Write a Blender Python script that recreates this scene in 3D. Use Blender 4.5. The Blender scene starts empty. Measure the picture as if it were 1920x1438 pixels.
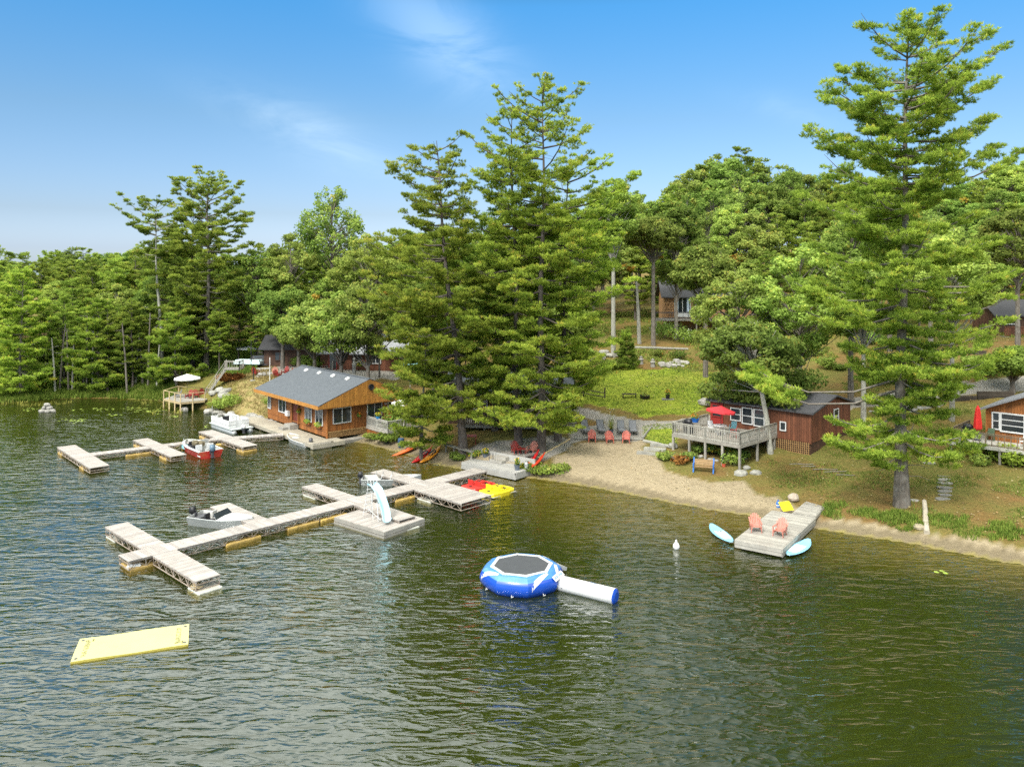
import bpy, math, random
import numpy as np
from mathutils import Vector, Matrix
R = math.radians
PI = math.pi
random.seed(7)
C = bpy.context.scene.collection
sc = bpy.context.scene
# ---------------------------------------------------------------- camera
CH, CF, CY0 = 16.5, 1510.0, 505.0        # camera height, focal length (px of a 1920 wide frame), horizon row
cam = bpy.data.cameras.new('camera')
cam.sensor_width = 36.0
cam.lens = 36.0 * CF / 1920
cam.shift_y = -(719 - CY0) / 1920
cam.clip_end = 3000
co = bpy.data.objects.new('camera', cam)
co.location = (0, 0, CH)
co.rotation_euler = (R(90), 0, 0)
C.objects.link(co)
sc.camera = co
# ---------------------------------------------------------------- world
SUN_EL, SUN_AZ = R(47), R(212)           # sun behind the camera, to the left
w = bpy.data.worlds.new('World')
sc.world = w
w.use_nodes = True
nt = w.node_tree
nt.nodes.clear()
def N(t, **k):
    n = nt.nodes.new(t)
    for a, b in k.items():
        if a in n.inputs.keys() if hasattr(n.inputs, 'keys') else False:
            n.inputs[a].default_value = b
        else:
            setattr(n, a, b)
    return n
L = lambda a, b: nt.links.new(a, b)
out = N('ShaderNodeOutputWorld')
bg = N('ShaderNodeBackground')
bg.inputs[1].default_value = 0.13
sky = N('ShaderNodeTexSky')
sky.sky_type = 'NISHITA'
sky.sun_disc = False
sky.sun_elevation = SUN_EL
sky.sun_rotation = SUN_AZ
sky.air_density = 1.0
sky.dust_density = 1.2
sky.ozone_density = 1.0
geo = N('ShaderNodeTexCoord')
sep = N('ShaderNodeSeparateXYZ')
L(geo.outputs['Generated'], sep.inputs[0])
def math_(op, a, b=None, clamp=False):
    n = nt.nodes.new('ShaderNodeMath'); n.operation = op; n.use_clamp = clamp
    for i, x in enumerate((a, b)):
        if x is None: continue
        if isinstance(x, (int, float)): n.inputs[i].default_value = x
        else: L(x, n.inputs[i])
    return n.outputs[0]
# tint of the blue near the horizon (clear late summer sky)
ramp = N('ShaderNodeValToRGB')
cr = ramp.color_ramp
cr.elements[0].position = 0.0; cr.elements[0].color = (0.812, 0.975, 1.300, 1)
cr.elements[1].position = 1.0; cr.elements[1].color = (0.244, 0.341, 0.325, 1)
for p_, c_ in ((.024, (0.577, 0.690, 1.022, 1)), (.066, (0.456, 0.520, 0.682, 1)), (.18, (0.374, 0.520, 0.625, 1)), (.31, (0.219, 0.577, 0.788, 1)), (.37, (0.161, 0.322, 0.289, 1)), (.46, (0.129, 0.204, 0.150, 1))):
    e = cr.elements.new(p_); e.color = c_
L(sep.outputs[2], ramp.inputs[0])
mul = N('ShaderNodeMixRGB'); mul.blend_type = 'MULTIPLY'; mul.inputs[0].default_value = 1
L(sky.outputs[0], mul.inputs[1]); L(ramp.outputs[0], mul.inputs[2])
# thin high cloud: two wisps ahead and a broken veil overhead
noi = N('ShaderNodeTexNoise'); noi.inputs['Scale'].default_value = 5.5; noi.inputs['Detail'].default_value = 10; noi.inputs['Roughness'].default_value = .62; noi.inputs['Distortion'].default_value = 1.0
mp = N('ShaderNodeMapping'); mp.inputs['Scale'].default_value = (1.0, 1.0, 2.6); mp.inputs['Rotation'].default_value = (0, R(32), 0)
L(geo.outputs['Generated'], mp.inputs[0]); L(mp.outputs[0], noi.inputs[0])
def wisp(px, py, su, sv, ang, amp):
    # a soft elongated patch of the sky round one direction
    d = Vector(((px - 960), CF, (CY0 - py))).normalized()
    u = Vector((1, 0, 0)); u = (u - d * u.dot(d)).normalized(); v = d.cross(u) * -1
    a = u * math.cos(ang) + v * math.sin(ang); b = -u * math.sin(ang) + v * math.cos(ang)
    def dot(vec, s):
        n = nt.nodes.new('ShaderNodeVectorMath'); n.operation = 'DOT_PRODUCT'
        L(geo.outputs['Generated'], n.inputs[0]); n.inputs[1].default_value = vec
        q = math_('SUBTRACT', n.outputs['Value'], d.dot(vec))
        q = math_('DIVIDE', q, s)
        return math_('MULTIPLY', q, q)
    s = math_('ADD', dot(a, su), dot(b, sv))
    e = math_('POWER', 2.718, math_('MULTIPLY', s, -1.0))
    return math_('MULTIPLY', e, amp)
n1 = math_('SUBTRACT', math_('MULTIPLY', noi.outputs[0], 3.4), 1.0, True)
wsum = math_('ADD', wisp(830, 70, .10, .042, R(-38), .105), wisp(610, 262, .09, .03, R(-24), .07))
wsum = math_('ADD', wsum, wisp(520, 215, .09, .02, R(-20), .03))
wsum = math_('ADD', wsum, wisp(1480, 205, .06, .015, R(-15), .03))
wsum = math_('MULTIPLY', wsum, n1)
noi2 = N('ShaderNodeTexNoise'); noi2.inputs['Scale'].default_value = 2.2; noi2.inputs['Detail'].default_value = 6
L(geo.outputs['Generated'], noi2.inputs[0])
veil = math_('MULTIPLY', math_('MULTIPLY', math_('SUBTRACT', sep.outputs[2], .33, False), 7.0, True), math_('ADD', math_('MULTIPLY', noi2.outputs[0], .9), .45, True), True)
# veil over the left, added unseen behind as fill; right sky stays open
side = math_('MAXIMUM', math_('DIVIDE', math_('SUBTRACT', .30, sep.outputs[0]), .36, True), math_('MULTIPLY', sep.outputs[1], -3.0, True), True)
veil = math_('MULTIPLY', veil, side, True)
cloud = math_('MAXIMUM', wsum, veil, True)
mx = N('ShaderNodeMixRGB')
hi = math_('MAXIMUM', math_('MULTIPLY', math_('SUBTRACT', sep.outputs[2], .74), 5.0, True), math_('MULTIPLY', sep.outputs[1], -2.0, True), True)   # veil raised overhead and behind the camera, unseen fill light for the shadows
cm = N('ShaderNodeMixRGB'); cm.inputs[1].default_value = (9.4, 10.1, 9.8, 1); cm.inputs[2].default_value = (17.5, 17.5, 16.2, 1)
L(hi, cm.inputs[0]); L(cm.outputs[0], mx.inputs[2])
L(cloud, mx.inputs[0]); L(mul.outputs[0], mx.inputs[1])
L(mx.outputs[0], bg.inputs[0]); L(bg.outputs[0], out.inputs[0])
# ---------------------------------------------------------------- sun (thin cloud softens it)
sl = bpy.data.lights.new('sun', 'SUN')
sl.energy = 1.9; sl.angle = R(12); sl.color = (1.0, .965, .90)
so = bpy.data.objects.new('sun', sl)
d = Vector((math.sin(SUN_AZ) * math.cos(SUN_EL), math.cos(SUN_AZ) * math.cos(SUN_EL), math.sin(SUN_EL)))
so.rotation_euler = d.to_track_quat('Z', 'Y').to_euler()
so.location = (-40, -40, 90)
C.objects.link(so)
vs = sc.view_settings
vs.view_transform = 'Standard'; vs.look = 'None'; vs.gamma = 1; vs.exposure = 1.0
cy = sc.cycles
cy.use_denoising = False
cy.max_bounces = 7; cy.diffuse_bounces = 4; cy.glossy_bounces = 3; cy.transmission_bounces = 4; cy.transparent_max_bounces = 12
cy.caustics_reflective = False; cy.caustics_refractive = False
cy.sample_clamp_indirect = 6

# ---------------------------------------------------------------- picture rows to places on the ground
def P(px, py, z=0.0):
    k = (CH - z) / (py - CY0)
    return Vector(((px - 960) * k, CF * k, z))
def PY(px, py, Y):
    return Vector(((px - 960) * Y / CF, Y, CH - (py - CY0) * Y / CF))

# ---------------------------------------------------------------- mesh builder
class MB:
    def __init__(s):
        s.v = []; s.f = []; s.m = []; s.t = []; s.X = None
    def add(s, vs, fs, m=0, t=None):
        b = len(s.v)
        if s.X is not None: vs = [s.X @ Vector(q) for q in vs]
        s.v += [tuple(q) for q in vs]
        if t is None: t = random.random()
        for f in fs:
            s.f.append([b + i for i in f]); s.m.append(m); s.t.append(t)
        return s
    def box(s, x0, x1, y0, y1, z0, z1, m=0, t=None):
        v = [(x0, y0, z0), (x1, y0, z0), (x1, y1, z0), (x0, y1, z0), (x0, y0, z1), (x1, y0, z1), (x1, y1, z1), (x0, y1, z1)]
        return s.add(v, [(3, 2, 1, 0), (4, 5, 6, 7), (0, 1, 5, 4), (1, 2, 6, 5), (2, 3, 7, 6), (3, 0, 4, 7)], m, t)
    def hexa(s, b4, t4, m=0, t=None):
        return s.add(list(b4) + list(t4), [(3, 2, 1, 0), (4, 5, 6, 7), (0, 1, 5, 4), (1, 2, 6, 5), (2, 3, 7, 6), (3, 0, 4, 7)], m, t)
    def bar(s, a, b, w, h=None, m=0, t=None):
        h = h or w
        a = Vector(a); b = Vector(b); d = (b - a).normalized()
        up = Vector((0, 0, 1)) if abs(d.z) < .95 else Vector((0, 1, 0))
        r = d.cross(up).normalized() * w / 2; u = r.cross(d).normalized() * h / 2
        return s.hexa([a - r - u, a + r - u, b + r - u, b - r - u], [a - r + u, a + r + u, b + r + u, b - r + u], m, t)
    def loft(s, rings, m=0, cap=True, closed=True, t=None):
        n = len(rings[0]); v = [q for r in rings for q in r]; f = []
        for i in range(len(rings) - 1):
            for j in range(n if closed else n - 1):
                k = (j + 1) % n
                f.append((i * n + j, i * n + k, (i + 1) * n + k, (i + 1) * n + j))
        if cap:
            f.append(tuple(reversed(range(n)))); f.append(tuple(range((len(rings) - 1) * n, len(rings) * n)))
        return s.add(v, f, m, t)
    def tube(s, pts, r, n=8, m=0, cap=True, t=None):
        pts = [Vector(p) for p in pts]
        rs = r if isinstance(r, (list, tuple)) else [r] * len(pts)
        rings = []
        prev = None
        for i, p in enumerate(pts):
            d = (pts[min(i + 1, len(pts) - 1)] - pts[max(i - 1, 0)]).normalized()
            if prev is None:
                u = d.cross(Vector((0, 0, 1)) if abs(d.z) < .9 else Vector((1, 0, 0))).normalized()
            else:
                u = (prev - d * prev.dot(d)).normalized()
            prev = u; v = d.cross(u)
            rings.append([p + (u * math.cos(2 * PI * k / n) + v * math.sin(2 * PI * k / n)) * rs[i] for k in range(n)])
        return s.loft(rings, m, cap, True, t)
    def lathe(s, prof, n=16, m=0, c=(0, 0, 0), cap=True, t=None):
        rings = [[(c[0] + r * math.cos(2 * PI * k / n), c[1] + r * math.sin(2 * PI * k / n), c[2] + z) for k in range(n)] for r, z in prof]
        return s.loft(rings, m, cap, True, t)
    def ball(s, c, r, n=10, m=0, jit=0, t=None):
        r = r if isinstance(r, (tuple, list)) else (r, r, r)
        rings = []
        for i in range(1, n // 2 + 1):
            a = PI * i / (n // 2 + 1)
            rings.append([(c[0] + r[0] * math.sin(a) * math.cos(2 * PI * k / n) * (1 + random.uniform(-jit, jit)),
                           c[1] + r[1] * math.sin(a) * math.sin(2 * PI * k / n) * (1 + random.uniform(-jit, jit)),
                           c[2] - r[2] * math.cos(a) * (1 + random.uniform(-jit, jit))) for k in range(n)])
        return s.loft(rings, m, True, True, t)
    def prism(s, poly, z0, z1, m=0, t=None):
        return s.loft([[(x, y, z0) for x, y in poly], [(x, y, z1) for x, y in poly]], m, True, True, t)
    def build(s, name, mats, parent=None, smooth=False, loc=None):
        me = bpy.data.meshes.new(name)
        me.from_pydata(s.v, [], s.f)
        if not isinstance(mats, (list, tuple)): mats = [mats]
        for q in mats: me.materials.append(q)
        me.polygons.foreach_set('material_index', s.m)
        a = me.attributes.new('tint', 'FLOAT', 'FACE'); a.data.foreach_set('value', s.t)
        if smooth: me.polygons.foreach_set('use_smooth', [True] * len(s.f))
        me.update()
        o = bpy.data.objects.new(name, me); C.objects.link(o)
        if parent is not None: o.parent = parent
        if loc is not None: o.location = loc
        return o
def tag(o, label=None, cat=None, group=None, kind=None):
    if label: o['label'] = label
    if cat: o['category'] = cat
    if group: o['group'] = group
    if kind: o['kind'] = kind
    return o
def thing(name, label, cat, loc=(0, 0, 0), rz=0.0, group=None):
    o = bpy.data.objects.new(name, None); C.objects.link(o)
    o.empty_display_size = .3
    o.location = loc; o.rotation_euler = (0, 0, rz)
    return tag(o, label, cat, group)
def dup(root, loc, rz=0.0, label=None, scale=None, group=None):
    r = root.copy(); C.objects.link(r); r.location = loc; r.rotation_euler = (0, 0, rz)
    if scale: r.scale = scale if isinstance(scale, (tuple, list)) else (scale,) * 3
    if label: r['label'] = label
    if group: r['group'] = group
    for ch in list(root.children):
        c = ch.copy(); C.objects.link(c); c.parent = r
        for g in list(ch.children):
            q = g.copy(); C.objects.link(q); q.parent = c
    return r
def fast_mesh(name, verts, nper, tint, mat, parent=None, mats=None, mi=None):
    """verts: (faces, nper, 3)"""
    nf = verts.shape[0]
    me = bpy.data.meshes.new(name)
    me.vertices.add(nf * nper); me.vertices.foreach_set('co', verts.reshape(-1).astype(np.float32))
    me.loops.add(nf * nper); me.loops.foreach_set('vertex_index', np.arange(nf * nper, dtype=np.int32))
    me.polygons.add(nf); me.polygons.foreach_set('loop_start', np.arange(0, nf * nper, nper, dtype=np.int32))
    me.update(calc_edges=True)
    for q in (mats or [mat]): me.materials.append(q)
    if mi is not None: me.polygons.foreach_set('material_index', mi.astype(np.int32))
    a = me.attributes.new('tint', 'FLOAT', 'FACE'); a.data.foreach_set('value', tint.astype(np.float32))
    me.update()
    o = bpy.data.objects.new(name, me); C.objects.link(o)
    if parent is not None: o.parent = parent
    return o

# ---------------------------------------------------------------- materials
def newmat(name):
    m = bpy.data.materials.new(name); m.use_nodes = True
    n = m.node_tree; n.nodes.clear()
    return m, n
def nd(n, t, **kw):
    x = n.nodes.new(t)
    for k, v in kw.items(): setattr(x, k, v)
    return x
def M(name, col, rough=.6, var=.25, ns=3.0, tint=.25, bump=0.0, bs=25.0, metal=0.0, stretch=(1, 1, 1), dirt=None, dscale=1.2, damt=.5, spec=.4, coat=0):
    m, n = newmat(name)
    o = nd(n, 'ShaderNodeOutputMaterial'); b = nd(n, 'ShaderNodeBsdfPrincipled')
    b.inputs['Roughness'].default_value = rough; b.inputs['Metallic'].default_value = metal
    b.inputs['Specular IOR Level'].default_value = spec
    if coat: b.inputs['Coat Weight'].default_value = coat
    tc = nd(n, 'ShaderNodeTexCoord'); mp = nd(n, 'ShaderNodeMapping'); mp.inputs['Scale'].default_value = stretch
    n.links.new(tc.outputs['Object'], mp.inputs[0])
    no = nd(n, 'ShaderNodeTexNoise'); no.inputs['Scale'].default_value = ns; no.inputs['Detail'].default_value = 6
    n.links.new(mp.outputs[0], no.inputs[0])
    at = nd(n, 'ShaderNodeAttribute', attribute_name='tint')
    f1 = nd(n, 'ShaderNodeMapRange'); f1.inputs[1].default_value = .25; f1.inputs[2].default_value = .75
    f1.inputs[3].default_value = 1 - var; f1.inputs[4].default_value = 1 + var * .6
    n.links.new(no.outputs[0], f1.inputs[0])
    f2 = nd(n, 'ShaderNodeMapRange'); f2.inputs[3].default_value = 1 - tint; f2.inputs[4].default_value = 1 + tint * .5
    n.links.new(at.outputs['Fac'], f2.inputs[0])
    mu = nd(n, 'ShaderNodeMath', operation='MULTIPLY'); n.links.new(f1.outputs[0], mu.inputs[0]); n.links.new(f2.outputs[0], mu.inputs[1])
    vm = nd(n, 'ShaderNodeVectorMath', operation='SCALE'); vm.inputs[0].default_value = col[:3]; n.links.new(mu.outputs[0], vm.inputs['Scale'])
    last = vm.outputs[0]
    if dirt:
        n2 = nd(n, 'ShaderNodeTexNoise'); n2.inputs['Scale'].default_value = dscale; n2.inputs['Detail'].default_value = 8; n2.inputs['Roughness'].default_value = .7
        n.links.new(tc.outputs['Object'], n2.inputs[0])
        r = nd(n, 'ShaderNodeMapRange'); r.inputs[1].default_value = .48; r.inputs[2].default_value = .68; r.inputs[4].default_value = damt
        n.links.new(n2.outputs[0], r.inputs[0])
        x = nd(n, 'ShaderNodeMixRGB'); x.inputs[2].default_value = (*dirt, 1)
        n.links.new(r.outputs[0], x.inputs[0]); n.links.new(last, x.inputs[1]); last = x.outputs[0]
    n.links.new(last, b.inputs['Base Color'])
    if bump:
        n3 = nd(n, 'ShaderNodeTexNoise'); n3.inputs['Scale'].default_value = bs; n3.inputs['Detail'].default_value = 4
        n.links.new(mp.outputs[0], n3.inputs[0])
        bp = nd(n, 'ShaderNodeBump'); bp.inputs['Strength'].default_value = bump; bp.inputs['Distance'].default_value = .03
        n.links.new(n3.outputs[0], bp.inputs['Height']); n.links.new(bp.outputs[0], b.inputs['Normal'])
    n.links.new(b.outputs[0], o.inputs[0])
    return m
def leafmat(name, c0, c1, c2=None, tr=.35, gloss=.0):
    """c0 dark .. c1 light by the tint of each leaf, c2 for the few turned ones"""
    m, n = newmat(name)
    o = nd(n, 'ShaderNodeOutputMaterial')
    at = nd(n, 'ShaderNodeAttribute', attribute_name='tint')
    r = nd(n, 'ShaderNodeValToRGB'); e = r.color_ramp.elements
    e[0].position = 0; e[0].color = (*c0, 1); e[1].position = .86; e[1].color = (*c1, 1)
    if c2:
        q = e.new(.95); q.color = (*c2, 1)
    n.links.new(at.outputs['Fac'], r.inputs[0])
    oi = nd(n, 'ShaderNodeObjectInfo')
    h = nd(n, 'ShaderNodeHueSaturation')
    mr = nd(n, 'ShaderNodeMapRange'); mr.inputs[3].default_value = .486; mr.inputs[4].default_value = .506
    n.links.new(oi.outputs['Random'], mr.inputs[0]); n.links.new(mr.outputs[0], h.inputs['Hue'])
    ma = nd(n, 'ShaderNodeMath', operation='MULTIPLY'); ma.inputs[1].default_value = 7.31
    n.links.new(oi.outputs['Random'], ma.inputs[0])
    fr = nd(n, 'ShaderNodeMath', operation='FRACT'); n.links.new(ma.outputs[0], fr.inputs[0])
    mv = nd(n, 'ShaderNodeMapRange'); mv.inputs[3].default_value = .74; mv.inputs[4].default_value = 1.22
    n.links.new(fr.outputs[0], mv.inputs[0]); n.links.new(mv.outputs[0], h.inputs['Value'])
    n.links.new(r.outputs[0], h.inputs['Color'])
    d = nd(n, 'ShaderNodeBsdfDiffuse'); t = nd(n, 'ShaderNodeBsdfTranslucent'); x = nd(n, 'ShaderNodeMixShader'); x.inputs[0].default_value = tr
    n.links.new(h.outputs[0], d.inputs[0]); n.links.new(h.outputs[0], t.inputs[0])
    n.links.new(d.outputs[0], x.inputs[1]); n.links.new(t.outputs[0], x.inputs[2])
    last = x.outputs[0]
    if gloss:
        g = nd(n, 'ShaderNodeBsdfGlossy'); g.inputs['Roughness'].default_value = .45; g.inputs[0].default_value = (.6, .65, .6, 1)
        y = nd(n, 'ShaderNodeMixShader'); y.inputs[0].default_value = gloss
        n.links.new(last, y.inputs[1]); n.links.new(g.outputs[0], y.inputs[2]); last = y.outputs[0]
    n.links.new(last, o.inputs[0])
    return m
WEATHER = M('weathered_grey_boards', (.345, .325, .285), .8, .2, 2.2, .26, .3, 30, stretch=(1, 1, 1), dirt=(.25, .22, .19), dscale=.9, damt=.55)
DOCKW = M('sun_bleached_dock_planks', (.385, .35, .32), .8, .15, 1.8, .24, .3, 30, dirt=(.30, .26, .23), dscale=.8, damt=.6)
DECKPALE = M('pale_new_deck_boards', (.37, .335, .265), .75, .2, 2, .2, .2, 30, dirt=(.42, .36, .27), dscale=.8, damt=.4)
RAILG = M('silvered_rail_wood', (.34, .315, .275), .8, .25, 3, .3, .2, 30, dirt=(.22, .20, .17), dscale=2, damt=.5)
POSTY = M('fresh_yellowish_lumber', (.52, .40, .22), .75, .2, 3, .25)
TRUSS = M('rusty_steel_truss', (.34, .27, .21), .6, .3, 6, .3, metal=.1, dirt=(.52, .48, .43), dscale=3, damt=.7)
FLOATY = M('yellow_dock_float', (.50, .34, .10), .5, .25, 3, .2, dirt=(.18, .12, .05), dscale=2.2, damt=.7)
FLOATW = M('white_dock_float', (.46, .46, .40), .5, .2, 3, .2, dirt=(.3, .28, .2), dscale=2, damt=.5)
SIDING = M('orange_brown_stained_boards', (.34, .125, .032), .65, .3, 2.5, .35, .25, 25, stretch=(3, 3, .5), dirt=(.16, .055, .02), dscale=1.1, damt=.55)
GABLE = M('honey_stained_gable_boards', (.50, .225, .045), .6, .3, 2.5, .22, .2, 25, stretch=(3, 3, .5), dirt=(.30, .12, .03), dscale=1.4, damt=.5)
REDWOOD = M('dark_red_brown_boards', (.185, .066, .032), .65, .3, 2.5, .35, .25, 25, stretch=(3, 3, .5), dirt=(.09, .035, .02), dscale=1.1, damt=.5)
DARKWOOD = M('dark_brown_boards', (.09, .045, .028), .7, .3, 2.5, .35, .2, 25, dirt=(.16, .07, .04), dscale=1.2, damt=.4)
LOGWALL = M('tan_log_siding', (.40, .22, .10), .7, .25, 2, .25, .2, 20)
LATTICE = M('tan_lattice', (.45, .27, .11), .75, .2, 3, .2)
SHINGLE = M('blue_grey_shingles', (.08, .09, .102), .85, .25, 5, .3, .35, 40, dirt=(.115, .125, .14), dscale=1.5, damt=.4)
SHINGLE2 = M('pale_grey_shingles', (.27, .28, .30), .85, .25, 5, .3, .35, 40, dirt=(.18, .18, .2), dscale=1.5, damt=.5)
DARKROOF = M('dark_shingles', (.07, .07, .075), .85, .25, 5, .3, .3, 40)
WHITE = M('white_paint', (.66, .66, .65), .5, .06, 4, .06)
RED = M('dark_red_paint', (.32, .03, .025), .55, .15, 4, .15)
GLASS = M('dark_window_glass', (.03, .038, .045), .08, .3, 2, .3, spec=.9)
BLACK = M('black_plastic', (.025, .025, .028), .45, .2, 5, .2)
DGREY = M('dark_grey_metal', (.10, .10, .11), .5, .2, 5, .2, metal=.3)
ALU = M('painted_aluminium', (.46, .48, .48), .42, .12, 3, .1, metal=.45, dirt=(.4, .41, .4), dscale=2, damt=.4)
HULLW = M('white_hull', (.60, .60, .58), .35, .1, 3, .08, dirt=(.5, .5, .46), dscale=1.6, damt=.35)
HULLIN = M('pale_boat_inside', (.46, .46, .44), .5, .15, 3, .12, dirt=(.35, .35, .32), dscale=2, damt=.5)
CHAIRRED = M('faded_coral_red_plastic', (.56, .13, .09), .55, .12, 5, .14)
CHAIRPINK = M('sun_faded_salmon_plastic', (.52, .20, .15), .55, .12, 5, .14)
CHAIRDK = M('deep_red_painted_wood', (.30, .035, .028), .6, .15, 5, .2)
UMBRED = M('red_canopy_cloth', (.60, .035, .045), .75, .12, 4, .12)
UMBWHITE = M('white_canopy_cloth', (.84, .83, .80), .75, .06, 4, .06)
SLING = M('grey_sling_fabric', (.22, .225, .24), .7, .15, 30, .1)
STONE = M('grey_field_stone', (.36, .34, .31), .9, .35, 3, .35, .6, 12, dirt=(.20, .20, .15), dscale=2.5, damt=.5)
STONEW = M('pale_flat_stone', (.30, .29, .255), .9, .25, 3, .25, .4, 12, dirt=(.35, .34, .28), dscale=2.5, damt=.4)
CONC = M('pale_concrete', (.37, .36, .335), .9, .15, 2, .1, .2, 20, dirt=(.38, .36, .33), dscale=1.5, damt=.5)
BARK = M('grey_brown_bark', (.17, .145, .12), .95, .4, 3, .2, .8, 8, stretch=(2.5, 2.5, .6), dirt=(.30, .29, .26), dscale=1.8, damt=.55)
BARKP = M('pale_lichen_bark', (.36, .35, .30), .95, .3, 3, .2, .6, 8, stretch=(2.5, 2.5, .6), dirt=(.16, .15, .12), dscale=3, damt=.7)
BARKD = M('dark_pine_bark', (.105, .085, .072), .95, .4, 3, .2, .8, 8, stretch=(2.5, 2.5, .6), dirt=(.21, .19, .17), dscale=2, damt=.6)
KORANGE = M('orange_kayak_plastic', (.70, .14, .03), .35, .08, 3, .08)
KRED = M('red_kayak_plastic', (.62, .018, .02), .35, .08, 3, .08)
KYELLOW = M('amber_kayak_plastic', (.80, .30, .03), .35, .08, 3, .08)
YELLOW = M('bright_yellow_plastic', (.85, .68, .03), .4, .08, 3, .08)
PALEYEL = M('pale_yellow_foam', (.53, .50, .21), .55, .05, 2, .05)
OLIVE = M('olive_print', (.13, .12, .03), .6, .2, 9, .2)
SLIDEB = M('pale_blue_fibreglass', (.42, .68, .78), .3, .08, 2, .06)
BLUEV = M('royal_blue_vinyl', (.008, .065, .42), .28, .1, 2, .05, coat=.3)
BLUEL = M('lighter_blue_vinyl', (.07, .22, .52), .35, .15, 3, .06, coat=.3)
WVINYL = M('white_vinyl', (.66, .66, .66), .35, .06, 2, .04, coat=.2)
MESHG = M('dark_grey_trampoline_mesh', (.06, .064, .07), .7, .12, 3, .05)
BLUEP = M('blue_paint', (.035, .16, .50), .5, .15, 4, .1)
BENCHW = M('brown_bench_slats', (.30, .19, .09), .7, .2, 4, .2)
POTB = M('dark_slate_pot', (.10, .12, .15), .6, .15, 4, .1)
POTR = M('red_clay_pot', (.50, .09, .05), .6, .15, 4, .1)
GREENB = M('faded_green_wood', (.10, .16, .09), .7, .2, 4, .2)
TIMBER = M('dark_retaining_timber', (.075, .06, .045), .9, .3, 3, .4, .4, 12)
LOGM = M('bare_driftwood_log', (.42, .37, .29), .9, .3, 3, .2, .5, 10)
TURQ = M('pale_turquoise_cloth', (.30, .60, .66), .7, .1, 4, .1)
SKIN = None
PINEM = leafmat('white_pine_needles', (.10, .175, .030), (.46, .58, .105), (.50, .46, .10), .5)
PINEM2 = leafmat('bright_young_pine_needles', (.125, .215, .030), (.52, .64, .105), (.60, .54, .10), .5)
LEAFM = leafmat('broadleaf_foliage', (.085, .155, .030), (.34, .475, .10), (.50, .32, .06), .48)
LEAFM2 = leafmat('olive_oak_foliage', (.095, .155, .032), (.38, .475, .11), (.50, .26, .05), .48)
LEAFM3 = leafmat('light_green_foliage', (.11, .19, .032), (.46, .58, .13), (.66, .54, .08), .48)
GRASSM = leafmat('lush_bank_grass', (.07, .135, .02), (.29, .37, .07), (.42, .38, .12), .35)
DRYM = leafmat('rusty_dead_bush', (.15, .06, .02), (.38, .18, .05), None, .2)
FLOWO = leafmat('orange_flowers', (.55, .14, .02), (.85, .32, .03), None, .2)
FLOWY = leafmat('yellow_flowers', (.6, .42, .03), (.85, .62, .05), None, .2)
FLOWW = leafmat('white_flowers', (.6, .6, .55), (.85, .85, .8), None, .2)
LILY = M('lily_pad_green', (.32, .42, .08), .4, .2, 4, .35)
# ---------------------------------------------------------------- the land
SHORE_PX = [(-350, 752), (-150, 753), (0, 756), (60, 753), (120, 748), (200, 746), (300, 752), (345, 766), (400, 768), (450, 780), (500, 800),
            (560, 822), (620, 832), (660, 828), (690, 832), (758, 849), (813, 869), (866, 879), (930, 890), (975, 893), (1030, 900), (1100, 911), (1180, 926),
            (1260, 942), (1340, 956), (1420, 968), (1500, 985), (1580, 998), (1660, 1010), (1740, 1024), (1830, 1042), (1920, 1058), (2050, 1085), (2300, 1140)]
_s = np.array([P(a, b)[:2] for a, b in SHORE_PX])
_s = np.vstack([[-260, 118], [-130, 104], _s, [38, 27], [60, 5], [90, -60]])
# densify
SH = []
for i in range(len(_s) - 1):
    n_ = max(2, int(np.hypot(*(_s[i + 1] - _s[i])) / .8))
    for k in range(n_): SH.append(_s[i] + (_s[i + 1] - _s[i]) * k / n_)
SH = np.array(SH)
def shore_sd(x, y):
    """signed distance inland (+) of the water line"""
    x = np.atleast_1d(x).astype(float); y = np.atleast_1d(y).astype(float)
    out_ = np.empty(len(x)); 
    for a in range(0, len(x), 20000):
        X = x[a:a + 20000, None]; Y = y[a:a + 20000, None]
        d2 = (X - SH[None, :, 0]) ** 2 + (Y - SH[None, :, 1]) ** 2
        j = np.clip(d2.argmin(1), 0, len(SH) - 2); d = np.sqrt(d2.min(1))
        t = SH[j + 1] - SH[j]
        cr_ = t[:, 0] * (Y[:, 0] - SH[j, 1]) - t[:, 1] * (X[:, 0] - SH[j, 0])
        out_[a:a + 20000] = np.where(cr_ > 0, d, -d)
    return out_
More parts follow.
